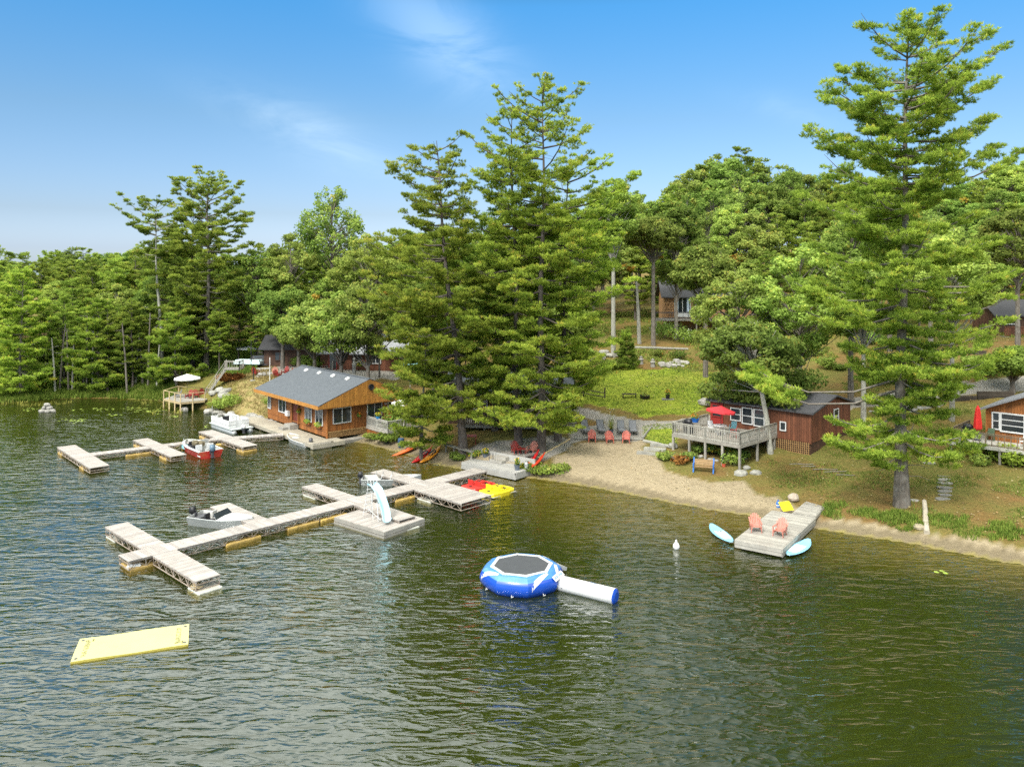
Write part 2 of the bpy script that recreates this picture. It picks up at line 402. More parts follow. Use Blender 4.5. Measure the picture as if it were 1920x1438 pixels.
LAND = [(0, 740, .5), (100, 735, .5), (200, 733, .5), (280, 738, .5), (300, 704, 2.0), (200, 700, 2), (80, 700, 2.2),
        (400, 745, 1.5), (440, 762, .9), (470, 745, 1.7), (460, 712, 3.0), (500, 720, 2.9), (500, 700, 3.4), (540, 702, 3.5), (480, 680, 3.8), (580, 690, 3.7),
        (430, 692, 3.4), (500, 772, 1.0), (400, 700, 2.8), (620, 695, 3.6), (690, 690, 3.7), (740, 700, 3.4), (660, 760, 1.8), (760, 760, 2.0), (700, 812, .5), (780, 800, 1.2), (850, 800, 1.6),
        (950, 800, 1.8), (900, 850, 1.0), (990, 850, 1.15), (960, 740, 3.0), (900, 720, 3.4),
        (1060, 800, 1.8), (1050, 750, 2.8), (1100, 832, 1.3), (1180, 818, 1.55), (1145, 800, 1.9), (1120, 772, 2.2), (1290, 778, 2.4), (1200, 790, 2.05), (1200, 745, 3.1), (1200, 712, 4.2), (1100, 712, 4.1), (1290, 712, 4.3),
        (1200, 690, 5.0), (1100, 690, 5.0), (1300, 690, 5.0), (1200, 665, 6.1), (1100, 655, 6.5), (1200, 640, 7.1), (1150, 605, 8.6), (1290, 622, 7.9), (1400, 660, 6.3), (1340, 735, 3.6),
        (1240, 830, 1.6), (1265, 840, 1.7), (1393, 878, .95), (1330, 862, 1.15), (1320, 880, .85), (1516, 853, 1.6), (1591, 812, 2.2), (1450, 850, 1.5), (1440, 815, 2.2), (1380, 790, 2.4),
        (1629, 758, 3.6), (1725, 748, 4.0), (1850, 738, 4.5), (1920, 732, 4.7), (1750, 735, 4.3), (1700, 696, 5.9), (1850, 690, 6.2), (1700, 660, 7.2), (1900, 660, 7.6), (1880, 640, 8.2), (1500, 690, 5.4), (1600, 695, 5.5),
        (1700, 606, 9.3), (1560, 620, 8.6), (1850, 800, 2.6), (1720, 805, 2.5), (1640, 800, 2.5),
        (1687, 945, 1.0), (1500, 915, .9), (1580, 885, 1.3), (1780, 950, 1.1), (1850, 960, 1.1), (1900, 1000, .75), (1849, 877, 1.6), (1918, 895, 1.5), (1700, 900, 1.35), (1650, 860, 1.9), (1720, 830, 2.2)]
_c = [tuple(P(a, b, z)) for a, b, z in LAND]
_c += [(-150, 122, 3), (-100, 130, 3.5), (-60, 130, 4.5), (-30, 130, 6), (0, 140, 9), (40, 140, 13), (80, 140, 16), (-150, 200, 5), (-60, 200, 8), (0, 200, 13), (80, 200, 22), (150, 200, 26),
       (80, 90, 8), (70, 60, 4), (150, 80, 9), (52, 45, 1.2), (-260, 160, 8), (-250, 300, 5), (0, 300, 12), (250, 300, 24), (-300, 600, 3), (0, 600, 6), (300, 600, 12), (250, 150, 20), (60, 25, 1.5), (110, 0, 2)]
_c += [(float(SH[i, 0]), float(SH[i, 1]), .12) for i in range(0, len(SH), 9)]
_c = np.array(_c)
def _phi(r2): return np.where(r2 > 1e-9, .5 * r2 * np.log(np.maximum(r2, 1e-9)), 0)
_n = len(_c)
_A = np.zeros((_n + 3, _n + 3))
_A[:_n, :_n] = _phi(((_c[:, None, :2] - _c[None, :, :2]) ** 2).sum(2)) + np.eye(_n) * 6.0
_A[:_n, _n] = 1; _A[:_n, _n + 1:] = _c[:, :2]; _A[_n, :_n] = 1; _A[_n + 1:, :_n] = _c[:, :2].T
_w = np.linalg.solve(_A, np.r_[_c[:, 2], 0, 0, 0])
def hgt(x, y):
    x = np.atleast_1d(x).astype(float); y = np.atleast_1d(y).astype(float)
    z = np.empty(len(x))
    for a in range(0, len(x), 20000):
        X = x[a:a + 20000]; Y = y[a:a + 20000]
        z[a:a + 20000] = _phi((X[:, None] - _c[None, :, 0]) ** 2 + (Y[:, None] - _c[None, :, 1]) ** 2) @ _w[:_n] + _w[_n] + X * _w[_n + 1] + Y * _w[_n + 2]
    sd = shore_sd(x, y)
    t = np.clip(sd / 2.2, 0, 1); z = np.maximum(z, .1)
    zl = np.where(sd < 6, z * t * (2 - t), z)
    sandy = np.clip((x + 18) / 6, 0, 1)
    dep = -sd
    bed = -np.where(dep < 14, dep * (.05 + .05 * np.clip(dep / 14, 0, 1)) * sandy + (1 - sandy) * dep * .22, 1.4 * sandy + 3.08 * (1 - sandy) + (dep - 14) * .2)
    return np.where(sd > 0, zl, np.maximum(bed, -5))
def gz(x, y): return float(hgt(x, y)[0])
def G(px, py, it=24):
    """the ground point seen at a picture position"""
    dx = (px - 960) / CF; dz = -(py - CY0) / CF
    ts = np.linspace(38, 170, 700)
    zr = CH + dz * ts; zg = np.maximum(hgt(dx * ts, ts), 0)
    k = np.argmax(zr < zg)
    if zr[k] >= zg[k]: k = len(ts) - 1
    a, b = ts[max(k - 1, 0)], ts[k]
    for _ in range(14):
        m_ = (a + b) / 2
        if CH + dz * m_ < max(gz(dx * m_, m_), 0): b = m_
        else: a = m_
    t = (a + b) / 2
    return Vector((dx * t, t, max(gz(dx * t, t), 0)))
# zones of the ground, outlined once and fixed to the land
def inpoly(px, py, poly):
    r = np.zeros(len(px), bool); n = len(poly)
    for i in range(n):
        x1, y1 = poly[i]; x2, y2 = poly[(i + 1) % n]
        c = ((y1 > py) != (y2 > py)) & (px < (x2 - x1) * (py - y1) / (y2 - y1 + 1e-9) + x1)
        r ^= c
    return r
BEACH = [(960, 900), (1062, 896), (1058, 880), (1035, 860), (1075, 838), (1098, 826), (1205, 826), (1212, 850), (1238, 868), (1275, 892), (1330, 905), (1392, 900), (1415, 922), (1465, 935), (1510, 948), (1520, 1010), (1200, 960)]
PATIO = [(850, 868), (870, 845), (900, 832), (1050, 815), (1075, 838), (1010, 870), (985, 880), (900, 862)]
LAWN = [(1054, 742), (1054, 722), (1100, 716), (1140, 694), (1290, 692), (1350, 704), (1350, 745), (1300, 776), (1200, 778), (1130, 762), (1085, 750)]
LAWN2 = [(1204, 800), (1222, 796), (1268, 794), (1268, 834), (1245, 838), (1210, 824)]
LOT = [(430, 690), (440, 668), (470, 655), (560, 668), (640, 690), (760, 700), (750, 712), (560, 700), (500, 705), (450, 700)]
BANK = [(440, 770), (450, 720), (465, 700), (500, 705), (545, 712), (510, 745), (498, 790), (470, 790)]
ROADC = [(1052, 768), (1085, 772), (1120, 781), (1180, 793), (1250, 797), (1330, 788), (1450, 772), (1560, 760), (1640, 751), (1760, 736), (1920, 719), (2100, 700)]
ROADW = [G(a, b) for a, b in ROADC]
def road_d(x, y):
    best = np.full(len(x), 1e9)
    for i in range(len(ROADW) - 1):
        a = np.array(ROADW[i][:2]); b = np.array(ROADW[i + 1][:2]); ab = b - a
        t = np.clip(((x - a[0]) * ab[0] + (y - a[1]) * ab[1]) / (ab @ ab), 0, 1)
        best = np.minimum(best, np.hypot(x - a[0] - t * ab[0], y - a[1] - t * ab[1]))
    return best
def vnoise(x, y, s, seed=0):
    """smooth value noise"""
    rs = np.random.RandomState(seed); T = rs.rand(64, 64)
    u = x / s; v = y / s; i = np.floor(u).astype(int); j = np.floor(v).astype(int)
    fu = u - i; fv = v - j; fu = fu * fu * (3 - 2 * fu); fv = fv * fv * (3 - 2 * fv)
    g = lambda a, b: T[a % 64, b % 64]
    return (g(i, j) * (1 - fu) + g(i + 1, j) * fu) * (1 - fv) + (g(i, j + 1) * (1 - fu) + g(i + 1, j + 1) * fu) * fv
def zones(x, y, z):
    yy = np.maximum(y, 5)
    px = 960 + CF * x / yy; py = CY0 + CF * (CH - z) / yy
    jx = (vnoise(x, y, 1.1, 1) - .5) * 22; jy = (vnoise(x, y, 1.3, 2) - .5) * 9
    qx, qy = px + jx, py + jy
    sd = shore_sd(x, y)
    ok = (y > 35) & (y < 130)
    beach = inpoly(qx, qy, BEACH) & ok
    right = x > -15.8
    wet = right & (sd < 1.5 + (vnoise(x, y, 2, 3) - .5) * .8) & (px < 2200)
    patio = inpoly(px, py, PATIO) & ok
    lawn = (inpoly(qx, qy, LAWN) | inpoly(px + jx * .2, py + jy * .2, LAWN2)) & ok
    rd = road_d(x, y)
    road = rd < 1.45 + (vnoise(x, y, .8, 4) - .5) * .4
    lot = inpoly(qx, qy, LOT) & ok
    bank = inpoly(qx, qy, BANK) & ok
    loung = inpoly(px, py, [(1072, 800), (1060, 836), (1098, 826), (1205, 828), (1212, 800), (1190, 790)]) & ok
    sand = np.where(sd < 0, np.clip((x + 17) / 3, 0, 1) * np.clip(1.1 - (-sd) / (4.6 + 2.2 * vnoise(x, y, 6, 9) + 5.0 * np.exp(-((x - 5) / 8.) ** 2)), 0, 1), 0)
    sand = np.maximum(sand, (beach | (wet & (sd > -.3))).astype(float))
    return dict(sand=sand, wet=((wet & (sd < 1.1)) | (sd < 0)).astype(float), lawn=lawn.astype(float), gravel=(road | lot | loung | patio).astype(float), bank=bank.astype(float), bedd=np.clip(-sd / 10, 0, 1), sd=sd, road=road | lot, beach=beach | wet)
def make_ground_mat():
    m, n = newmat('ground_cover')
    lk = n.links.new
    o = nd(n, 'ShaderNodeOutputMaterial'); b = nd(n, 'ShaderNodeBsdfPrincipled'); b.inputs['Roughness'].default_value = .95; b.inputs['Specular IOR Level'].default_value = .15
    tc = nd(n, 'ShaderNodeTexCoord')
    def noise(s, d=6, r=.6, dist=0, vec=None):
        x = nd(n, 'ShaderNodeTexNoise'); x.inputs['Scale'].default_value = s; x.inputs['Detail'].default_value = d; x.inputs['Roughness'].default_value = r; x.inputs['Distortion'].default_value = dist
        lk(vec or tc.outputs['Object'], x.inputs[0]); return x.outputs[0]
    def rng(v, a, b_, c=0, d_=1):
        x = nd(n, 'ShaderNodeMapRange'); x.inputs[1].default_value = a; x.inputs[2].default_value = b_; x.inputs[3].default_value = c; x.inputs[4].default_value = d_
        lk(v, x.inputs[0]); return x.outputs[0]
    def mix(f, a, b_):
        x = nd(n, 'ShaderNodeMixRGB')
        for s, v in ((0, f), (1, a), (2, b_)):
            if isinstance(v, (int, float)): x.inputs[s].default_value = v
            elif isinstance(v, tuple): x.inputs[s].default_value = (*v, 1)
            else: lk(v, x.inputs[s])
        return x.outputs[0]
    att = lambda k: nd(n, 'ShaderNodeAttribute', attribute_name=k).outputs['Fac']
    nb = noise(.22, 5); nm = noise(1.3, 8, .7); nf = noise(7, 6, .75); nx = noise(26, 4, .8)
    # forest floor: rusty needles, moss, bare olive grass
    fl = mix(rng(nm, .35, .65), (.19, .105, .036), (.125, .095, .032))
    fl = mix(rng(nb, .38, .62), fl, mix(rng(nf, .3, .7), (.095, .115, .025), (.165, .155, .038)))
    fl = mix(rng(nf, .45, .75, 0, .7), fl, (.31, .20, .07))
    fl = mix(rng(nx, .66, .74, 0, .7), fl, (.42, .36, .20))
    ln = mix(rng(nm, .3, .7), (.15, .21, .02), (.29, .35, .03))
    ln = mix(rng(nb, .4, .68, 0, .8), ln, (.25, .22, .045))
    ln = mix(rng(nf, .35, .75, 0, .5), ln, (.36, .40, .05))
    ln = mix(rng(nx, .68, .74, 0, .6), ln, (.5, .48, .2))
    sd_ = mix(rng(nm, .3, .7), (.30, .24, .15), (.385, .315, .205))
    sd_ = mix(rng(nf, .4, .7, 0, .5), sd_, (.19, .15, .095))
    sd_ = mix(rng(att('wet'), .0, 1, 0, .62), sd_, (.12, .095, .055))
    sd_ = mix(att('under'), sd_, mix(rng(nm, .3, .7), (.33, .27, .085), (.21, .185, .055)))
    gr = mix(rng(nf, .3, .7), (.26, .245, .22), (.34, .32, .285))
    gr = mix(rng(nm, .45, .7, 0, .5), gr, (.24, .20, .15))
    bk = mix(rng(nf, .35, .7), (.36, .27, .13), (.24, .17, .07))
    bk = mix(rng(nm, .4, .65), bk, (.20, .19, .06))
    bed = mix(rng(nm, .3, .7), (.016, .024, .006), (.035, .042, .010))
    wd = att('under')
    c = mix(att('lawn'), fl, ln)
    c = mix(att('bank'), c, bk)
    c = mix(att('gravel'), c, gr)
    c = mix(wd, c, bed)
    c = mix(att('sand'), c, sd_)
    lk(c, b.inputs['Base Color'])
    h = nd(n, 'ShaderNodeMath', operation='ADD'); lk(nm, h.inputs[0]); lk(nf, h.inputs[1])
    vo = nd(n, 'ShaderNodeTexVoronoi'); vo.inputs['Scale'].default_value = 2.6; lk(tc.outputs['Object'], vo.inputs[0])
    h2 = nd(n, 'ShaderNodeMath', operation='ADD'); lk(h.outputs[0], h2.inputs[0]); lk(rng(vo.outputs[0], 0, .42, 0, .9), h2.inputs[1])
    bp = nd(n, 'ShaderNodeBump'); bp.inputs['Strength'].default_value = .9; bp.inputs['Distance'].default_value = .09
    lk(h2.outputs[0], bp.inputs['Height']); lk(bp.outputs[0], b.inputs['Normal'])
    lk(b.outputs[0], o.inputs[0])
    return m
GROUND = make_ground_mat()
def axis(lo, hi, fine_lo, fine_hi, f, c):
    a = list(np.arange(fine_lo, fine_hi, f)); x = fine_lo; s = f; L_ = []
    while x > lo: s = min(s * 1.15, c); x -= s; L_.append(x)
    a = L_[::-1] + a; x = a[-1]; s = f
    while x < hi: s = min(s * 1.15, c); x += s; a.append(x)
    return np.array(a)
gx = axis(-420, 420, -36, 42, .45, 12); gy = axis(-60, 620, 42, 112, .45, 12)
NX, NY = len(gx), len(gy)
XX, YY = np.meshgrid(gx, gy); XX = XX.ravel(); YY = YY.ravel(); ZZ = hgt(XX, YY)
ZN = zones(XX, YY, ZZ)
rough_ = (vnoise(XX, YY, .9, 11) - .5) * .10 + (vnoise(XX, YY, 2.7, 12) - .5) * .22
flat_ = np.clip(ZN['gravel'] + ZN['lawn'] * .6 + ZN['sand'] * .5 + (ZN['sd'] < 1), 0, 1)
ZZ = ZZ + rough_ * (1 - flat_)
ZZ = ZZ + np.where(ZN['beach'] & (ZN['sd'] > 1.5), (vnoise(XX, YY, .62, 14) - .5) * .13, 0)
quad = np.array([[j * NX + i, j * NX + i + 1, (j + 1) * NX + i + 1, (j + 1) * NX + i] for j in range(NY - 1) for i in range(NX - 1)], dtype=np.int32)
cls = np.zeros(len(XX), int)
cls[ZN['sd'] < -.2] = 4
cls[ZN['beach'] & (ZN['sd'] >= -.2)] = 1
cls[ZN['lawn'] > .5] = 2
cls[ZN['road']] = 3
qc = cls[quad[:, 0]]
for k_, nm_, lb in ((0, 'ground', 'rusty brown forest floor of needles, moss and thin grass'), (1, 'beach', 'trodden pale sand beach with a darker wet strip at the water'),
                    (2, 'lawn', 'sunlit green lawn sloping up behind the beach'), (3, 'gravel_road', 'grey gravel lane curving behind the beach'), (4, 'lake_bed', 'sandy lake bed that turns dark and weedy away from shore')):
    qs = quad[qc == k_]
    u_, inv = np.unique(qs, return_inverse=True)
    inv = inv.reshape(qs.shape)
    me = bpy.data.meshes.new(nm_)
    me.vertices.add(len(u_)); me.vertices.foreach_set('co', np.c_[XX[u_], YY[u_], ZZ[u_]].ravel().astype(np.float32))
    me.loops.add(qs.size); me.loops.foreach_set('vertex_index', inv.ravel().astype(np.int32))
    me.polygons.add(len(qs)); me.polygons.foreach_set('loop_start', np.arange(0, qs.size, 4, dtype=np.int32))
    me.update(calc_edges=True)
    me.polygons.foreach_set('use_smooth', [True] * len(qs))
    for a_, src in (('sand', ZN['sand']), ('wet', ZN['wet']), ('lawn', ZN['lawn']), ('gravel', ZN['gravel']), ('bank', ZN['bank']), ('under', (ZN['sd'] < 0).astype(float))):
        t_ = me.attributes.new(a_, 'FLOAT', 'POINT'); t_.data.foreach_set('value', src[u_].astype(np.float32))
    me.materials.append(GROUND)
    o = bpy.data.objects.new(nm_, me); C.objects.link(o); tag(o, lb, kind='structure')
# ---------------------------------------------------------------- water
def make_water():
    m, n = newmat('lake_water'); lk = n.links.new
    o = nd(n, 'ShaderNodeOutputMaterial')
    tc = nd(n, 'ShaderNodeTexCoord')
    def noise(sx, sy, rot, s, d, r=.5, dist=0.0):
        mp = nd(n, 'ShaderNodeMapping'); mp.inputs['Rotation'].default_value = (0, 0, rot); mp.inputs['Scale'].default_value = (sx, sy, 1)
        lk(tc.outputs['Object'], mp.inputs[0])
        x = nd(n, 'ShaderNodeTexNoise'); x.inputs['Scale'].default_value = s; x.inputs['Detail'].default_value = d; x.inputs['Roughness'].default_value = r; x.inputs['Distortion'].default_value = dist
        lk(mp.outputs[0], x.inputs[0]); return x.outputs[0]
    def op(k, a, b=None):
        x = nd(n, 'ShaderNodeMath', operation=k)
        for i, v in enumerate((a, b)):
            if v is None: continue
            if isinstance(v, (int, float)): x.inputs[i].default_value = v
            else: lk(v, x.inputs[i])
        return x.outputs[0]
    def ridge(v):      # sharp crests
        return op('SUBTRACT', 1.0, op('ABSOLUTE', op('MULTIPLY', op('SUBTRACT', v, .5), 2.6)))
    # wind waves: long crests running roughly away to the right, smaller ones across
    a = noise(.45, 1.25, R(32), .92, 1.5, .45, .5)
    b = noise(.50, 1.4, R(-26), 1.9, 1.5, .45, .7)
    c = noise(.7, 1.4, R(10), 5.0, 2, .5, .5)
    gust = noise(.6, 1.3, R(25), .07, 4, .55, .8)
    gs = nd(n, 'ShaderNodeMapRange'); gs.inputs[1].default_value = .35; gs.inputs[2].default_value = .65; gs.inputs[3].default_value = .55; gs.inputs[4].default_value = 1.2
    lk(gust, gs.inputs[0])
    h = op('ADD', op('MULTIPLY', ridge(a), .62), op('MULTIPLY', ridge(b), .30))
    h = op('ADD', h, op('MULTIPLY', c, .075))
    h = op('MULTIPLY', h, gs.outputs[0])
    bp = nd(n, 'ShaderNodeBump'); bp.inputs['Strength'].default_value = 1.0; bp.inputs['Distance'].default_value = .12
    lk(h, bp.inputs['Height'])
    fr = nd(n, 'ShaderNodeFresnel'); fr.inputs['IOR'].default_value = 1.40; lk(bp.outputs[0], fr.inputs['Normal'])
    fq = op('MINIMUM', op('ADD', op('MULTIPLY', fr.outputs[0], 1.9), .015), .38)
    gl = nd(n, 'ShaderNodeBsdfGlossy'); gl.inputs['Roughness'].default_value = .06; gl.inputs[0].default_value = (1, 1, 1, 1); lk(bp.outputs[0], gl.inputs['Normal'])
    tr = nd(n, 'ShaderNodeBsdfTransparent'); tr.inputs[0].default_value = (.88, .80, .42, 1)
    df = nd(n, 'ShaderNodeBsdfDiffuse'); df.inputs[0].default_value = (.026, .044, .007, 1)
    body = nd(n, 'ShaderNodeMixShader'); body.inputs[0].default_value = .30; lk(tr.outputs[0], body.inputs[1]); lk(df.outputs[0], body.inputs[2])
    mx = nd(n, 'ShaderNodeMixShader'); lk(fq, mx.inputs[0]); lk(body.outputs[0], mx.inputs[1]); lk(gl.outputs[0], mx.inputs[2])
    lk(mx.outputs[0], o.inputs[0])
    return m
WATER = make_water()
wb = MB(); wb.add([(-420, -60, 0), (420, -60, 0), (420, 170, 0), (-420, 170, 0)], [(0, 1, 2, 3)], 0, .5)
tag(wb.build('lake_water', WATER), 'dark green rippled lake water', kind='structure')
# ---------------------------------------------------------------- docks
def local_frame(a, b):
    """origin a, heading from a to b"""
    return math.atan2(b[1] - a[1], b[0] - a[0]), math.hypot(b[0] - a[0], b[1] - a[1])
def deck_strip(mb, x0, x1, y0, y1, z, pw=.14, gap=.012, th=.04, along='x', m=0):
    """planks laid across the strip"""
    if along == 'x':
        n = max(1, int((x1 - x0) / (pw + gap))); w_ = (x1 - x0) / n
        sect = 0
        for i in range(n):
            j = random.uniform(-.015, .015)
            mb.box(x0 + i * w_, x0 + (i + 1) * w_ - gap, y0 + j, y1 + j, z - th, z + random.uniform(-.004, .004), m)
    else:
        n = max(1, int((y1 - y0) / (pw + gap))); w_ = (y1 - y0) / n
        for i in range(n):
            j = random.uniform(-.015, .015)
            mb.box(x0 + j, x1 + j, y0 + i * w_, y0 + (i + 1) * w_ - gap, z - th, z + random.uniform(-.004, .004), m)
def truss_side(mb, x0, x1, y, z0, z1):
    mb.bar((x0, y, z1), (x1, y, z1), .05); mb.bar((x0, y, z0), (x1, y, z0), .04)
    n = max(1, round((x1 - x0) / .9)); s = (x1 - x0) / n
    for i in range(n):
        a = x0 + i * s
        mb.bar((a, y, z0), (a + s / 2, y, z1), .028); mb.bar((a + s / 2, y, z1), (a + s, y, z0), .028)
        mb.bar((a, y, z0), (a, y, z1), .03)
    mb.bar((x1, y, z0), (x1, y, z1), .03)
def section(root, org, a, b, wid, z=.62, name='walkway', floats=(), fm=None, dz=0.0, ends=True):
    """one run of dock from a to b (world points), as a part with its truss and floats below it"""
    h, ln = local_frame(a, b)
    T = Matrix.Translation(Vector((a[0] - org[0], a[1] - org[1], 0))) @ Matrix.Rotation(h, 4, 'Z')
    mb = MB(); mb.X = T
    deck_strip(mb, 0, ln, -wid / 2, wid / 2, z + dz)
    mb.box(0, ln, -wid / 2 + .03, -wid / 2 + .07, z + dz - .11, z + dz - .045); mb.box(0, ln, wid / 2 - .07, wid / 2 - .03, z + dz - .11, z + dz - .045)
    p = mb.build(name, DOCKW, root)
    tb = MB(); tb.X = T
    for y in (-wid / 2 + .05, wid / 2 - .05): truss_side(tb, .05, ln - .05, y, .12, z + dz - .12)
    k = 0.05
    while k < ln:
        tb.bar((k, -wid / 2 + .05, .12), (k, wid / 2 - .05, .12), .035); k += 1.8
    if ends:
        for x in (.05, ln - .05):
            tb.bar((x, -wid / 2 + .05, .12), (x, wid / 2 - .05, .12), .05); tb.bar((x, -wid / 2 + .05, z - .2), (x, wid / 2 - .05, z - .2), .05)
    tb.build('truss_frame', TRUSS, p)
    for (f0, f1, side) in floats:
        fb = MB(); fb.X = T
        w2 = wid / 2 + .04
        if side == 0: y0, y1 = -w2 + .05, w2 - .05
        elif side < 0: y0, y1 = -w2, -w2 + .5
        else: y0, y1 = w2 - .5, w2
        rr = .04
        rings = []
        for x, q in ((f0, .05), (f0 + .05, 0), (f1 - .05, 0), (f1, .05)):
            ft = .17 if (fm or FLOATY) is FLOATY else .1
            rings.append([(x, y0 + q, -.28), (x, y1 - q, -.28), (x, y1 - q, ft - .07 - q), (x, y1 - q - .06, ft - q), (x, y0 + q + .06, ft - q), (x, y0 + q, ft - .07 - q)])
        fb.loft(rings)
        fb.build('float', fm or FLOATY, p)
    return p
# lower dock system
DZ = .62
A0 = P(231, 1046, DZ); A1 = P(902, 880, DZ)
org = (A0[0], A0[1])
dock = thing('floating_dock', 'long pale plank dock with finger docks, running out from the patio landing', 'dock', (org[0], org[1], 0))
section(dock, org, A0, A1, 1.45, DZ, 'walkway', [(.1, 3.2, 0), (5.6, 7.9, -1), (9.7, 12.0, -1), (12.1, 14.2, -1), (15.5, 17.5, -1), (18.2, 20, -1)])
ad = Vector((A1[0] - A0[0], A1[1] - A0[1], 0)).normalized(); bd = Vector((ad.y, -ad.x, 0))
AH = math.atan2(ad.y, ad.x)
def edge_pt(px, py, side):      # where a finger meets the walkway edge
    q = P(px, py, DZ); s = (q - A0).dot(ad)
    return A0 + ad * s + bd * side * .74
def finger(e1, e2, wid, name='finger_dock', floats=(), fm=None):
    p1 = P(*e1, DZ); p2 = P(*e2, DZ)
    mid = (p1 + p2) / 2
    return p1, p2
for (l, j, r, wl, wr, fl, frr) in (
        ((213, 984), None, (396, 1082), 1.35, 1.35, [(.1, 1.5, 0)], [(4.4, 5.7, 0)]),
        ((412, 946), (500, 973), None, 1.35, 0, [(.2, 1.6, 0)], []),
        ((571, 911), None, (773, 969), 1.3, 1.35, [(.1, 1.7, 0)], [(4.0, 5.4, 0)]),
        ((707, 882), None, None, 1.3, 0, [(.2, 1.6, 0)], [])):
    pl = P(*l, DZ)
    s = (pl - A0).dot(ad)
    if r:
        pr = P(*r, DZ); s = (s + (pr - A0).dot(ad)) / 2
    lenl = abs((pl - A0).dot(bd))
    base = A0 + ad * s
    section(dock, org, base - bd * .75, base - bd * lenl, wl, DZ, 'finger_dock', [(lenl - .75 - b_, lenl - .75 - a_, q) for a_, b_, q in fl], FLOATW)
    if r:
        lenr = (pr - A0).dot(bd)
        section(dock, org, base + bd * .75, base + bd * lenr, wr, DZ, 'finger_dock', frr, FLOATW)
# wide swim platform on the near side
q1 = P(775, 919, DZ); q2 = P(869.4, 942.6, DZ); q3 = P(917, 929.5, DZ)
sm_ = ((q2 + q3) / 2 - A0).dot(ad); ln_ = ((q2 + q3) / 2 - A0).dot(bd)
section(dock, org, A0 + ad * sm_ + bd * .75, A0 + ad * sm_ + bd * ln_, 2.9, DZ, 'swim_platform', [(ln_ - 2.2, ln_ - .85, 1), (.3, 1.8, 0)], FLOATW)
# mooring rope and white bumper at the dock's outer end
rb = MB(); e = P(378, 1086, DZ)
pts = [(e[0] - org[0] - .3 + .22 * math.sin(i * 1.3), e[1] - org[1] - .1 + .12 * math.cos(i * 2.1), .5 - .04 * i) for i in range(14)]
rb.tube(pts, .03, 5); rb.tube([(x + .15, y + .06, z) for x, y, z in pts[2:]], .03, 5); rb.build('mooring_rope', POSTY, dock)
bb = MB(); e = P(250, 1064, .1); bb.tube([(e[0] - org[0] - .3, e[1] - org[1] - .1, .12), (e[0] - org[0] - .25, e[1] - org[1] - .06, .14), (e[0] - org[0] + .3, e[1] - org[1] + .15, .16), (e[0] - org[0] + .36, e[1] - org[1] + .18, .16)], [.08, .15, .15, .07], 10)
bb.build('bumper', WHITE, dock, True)
# upper left dock system
DZ2 = .5
B0 = P(150, 854, DZ2); B1 = P(394, 824, DZ2); B2 = P(531, 814.5, DZ2)
dk2 = thing('floating_dock', 'far pale dock with two crossing fingers, beside the pontoon and red boats', 'dock', (B0[0], B0[1], 0))
org2 = (B0[0], B0[1])
section(dk2, org2, B0, B1, 1.15, DZ2, 'walkway', [(3.5, 6.5, -1), (8.2, 10.2, -1)])
section(dk2, org2, B1, B2, 1.1, DZ2, 'walkway', [(.5, 1.8, -1)], dz=.03)
for (l, r, wd_, fl) in (((124, 836), (187, 875), 1.5, [(.2, 1.5, 0), (7.2, 8.4, 0)]), ((263, 823), (335, 854), 1.35, [(.1, 1.4, 0), (6.6, 8.2, 0)]), ((385, 807.5), (469, 836), 1.4, [(.1, 1.3, 0), (8.2, 9.6, 0)])):
    section(dk2, org2, P(*l, DZ2 + .045), P(*r, DZ2 + .045), wd_, DZ2, 'finger_dock', fl, FLOATY, dz=.045)
# ---------------------------------------------------------------- slide raft
def raft():
    c1 = P(628.6, 969, .42); c2 = P(721, 996.6, .42); c3 = P(770, 983.4, .42)
    h, ln = local_frame(c1, c2); wid = 3.4
    r = thing('swim_raft', 'square floating plank raft carrying the pale blue slide', 'raft', (c1[0], c1[1], 0), h)
    mb = MB(); deck_strip(mb, 0, ln, 0, wid, .42, pw=.14, along='x'); mb.build('deck_boards', DOCKW, r)
    f = MB()
    f.box(-.04, ln + .02, -.06, 0, .16, .40); f.box(-.04, ln + .02, wid, wid + .06, .16, .40); f.box(-.05, 0, 0, wid, .16, .4); f.box(ln, ln + .05, 0, wid, .16, .4)
    f.box(-.05, ln + .04, -.08, -.02, -.1, .12, 0, .2); f.box(ln + .01, ln + .07, 0, wid, -.1, .12, 0, .2); f.build('side_boards', WEATHER, r)
    g = MB()
    for y in (.2, wid - .9): g.box(.2, ln - .2, y, y + .7, -.25, .14)
    g.build('float', FLOATW, r)
    return r, h
rf, rh = raft()
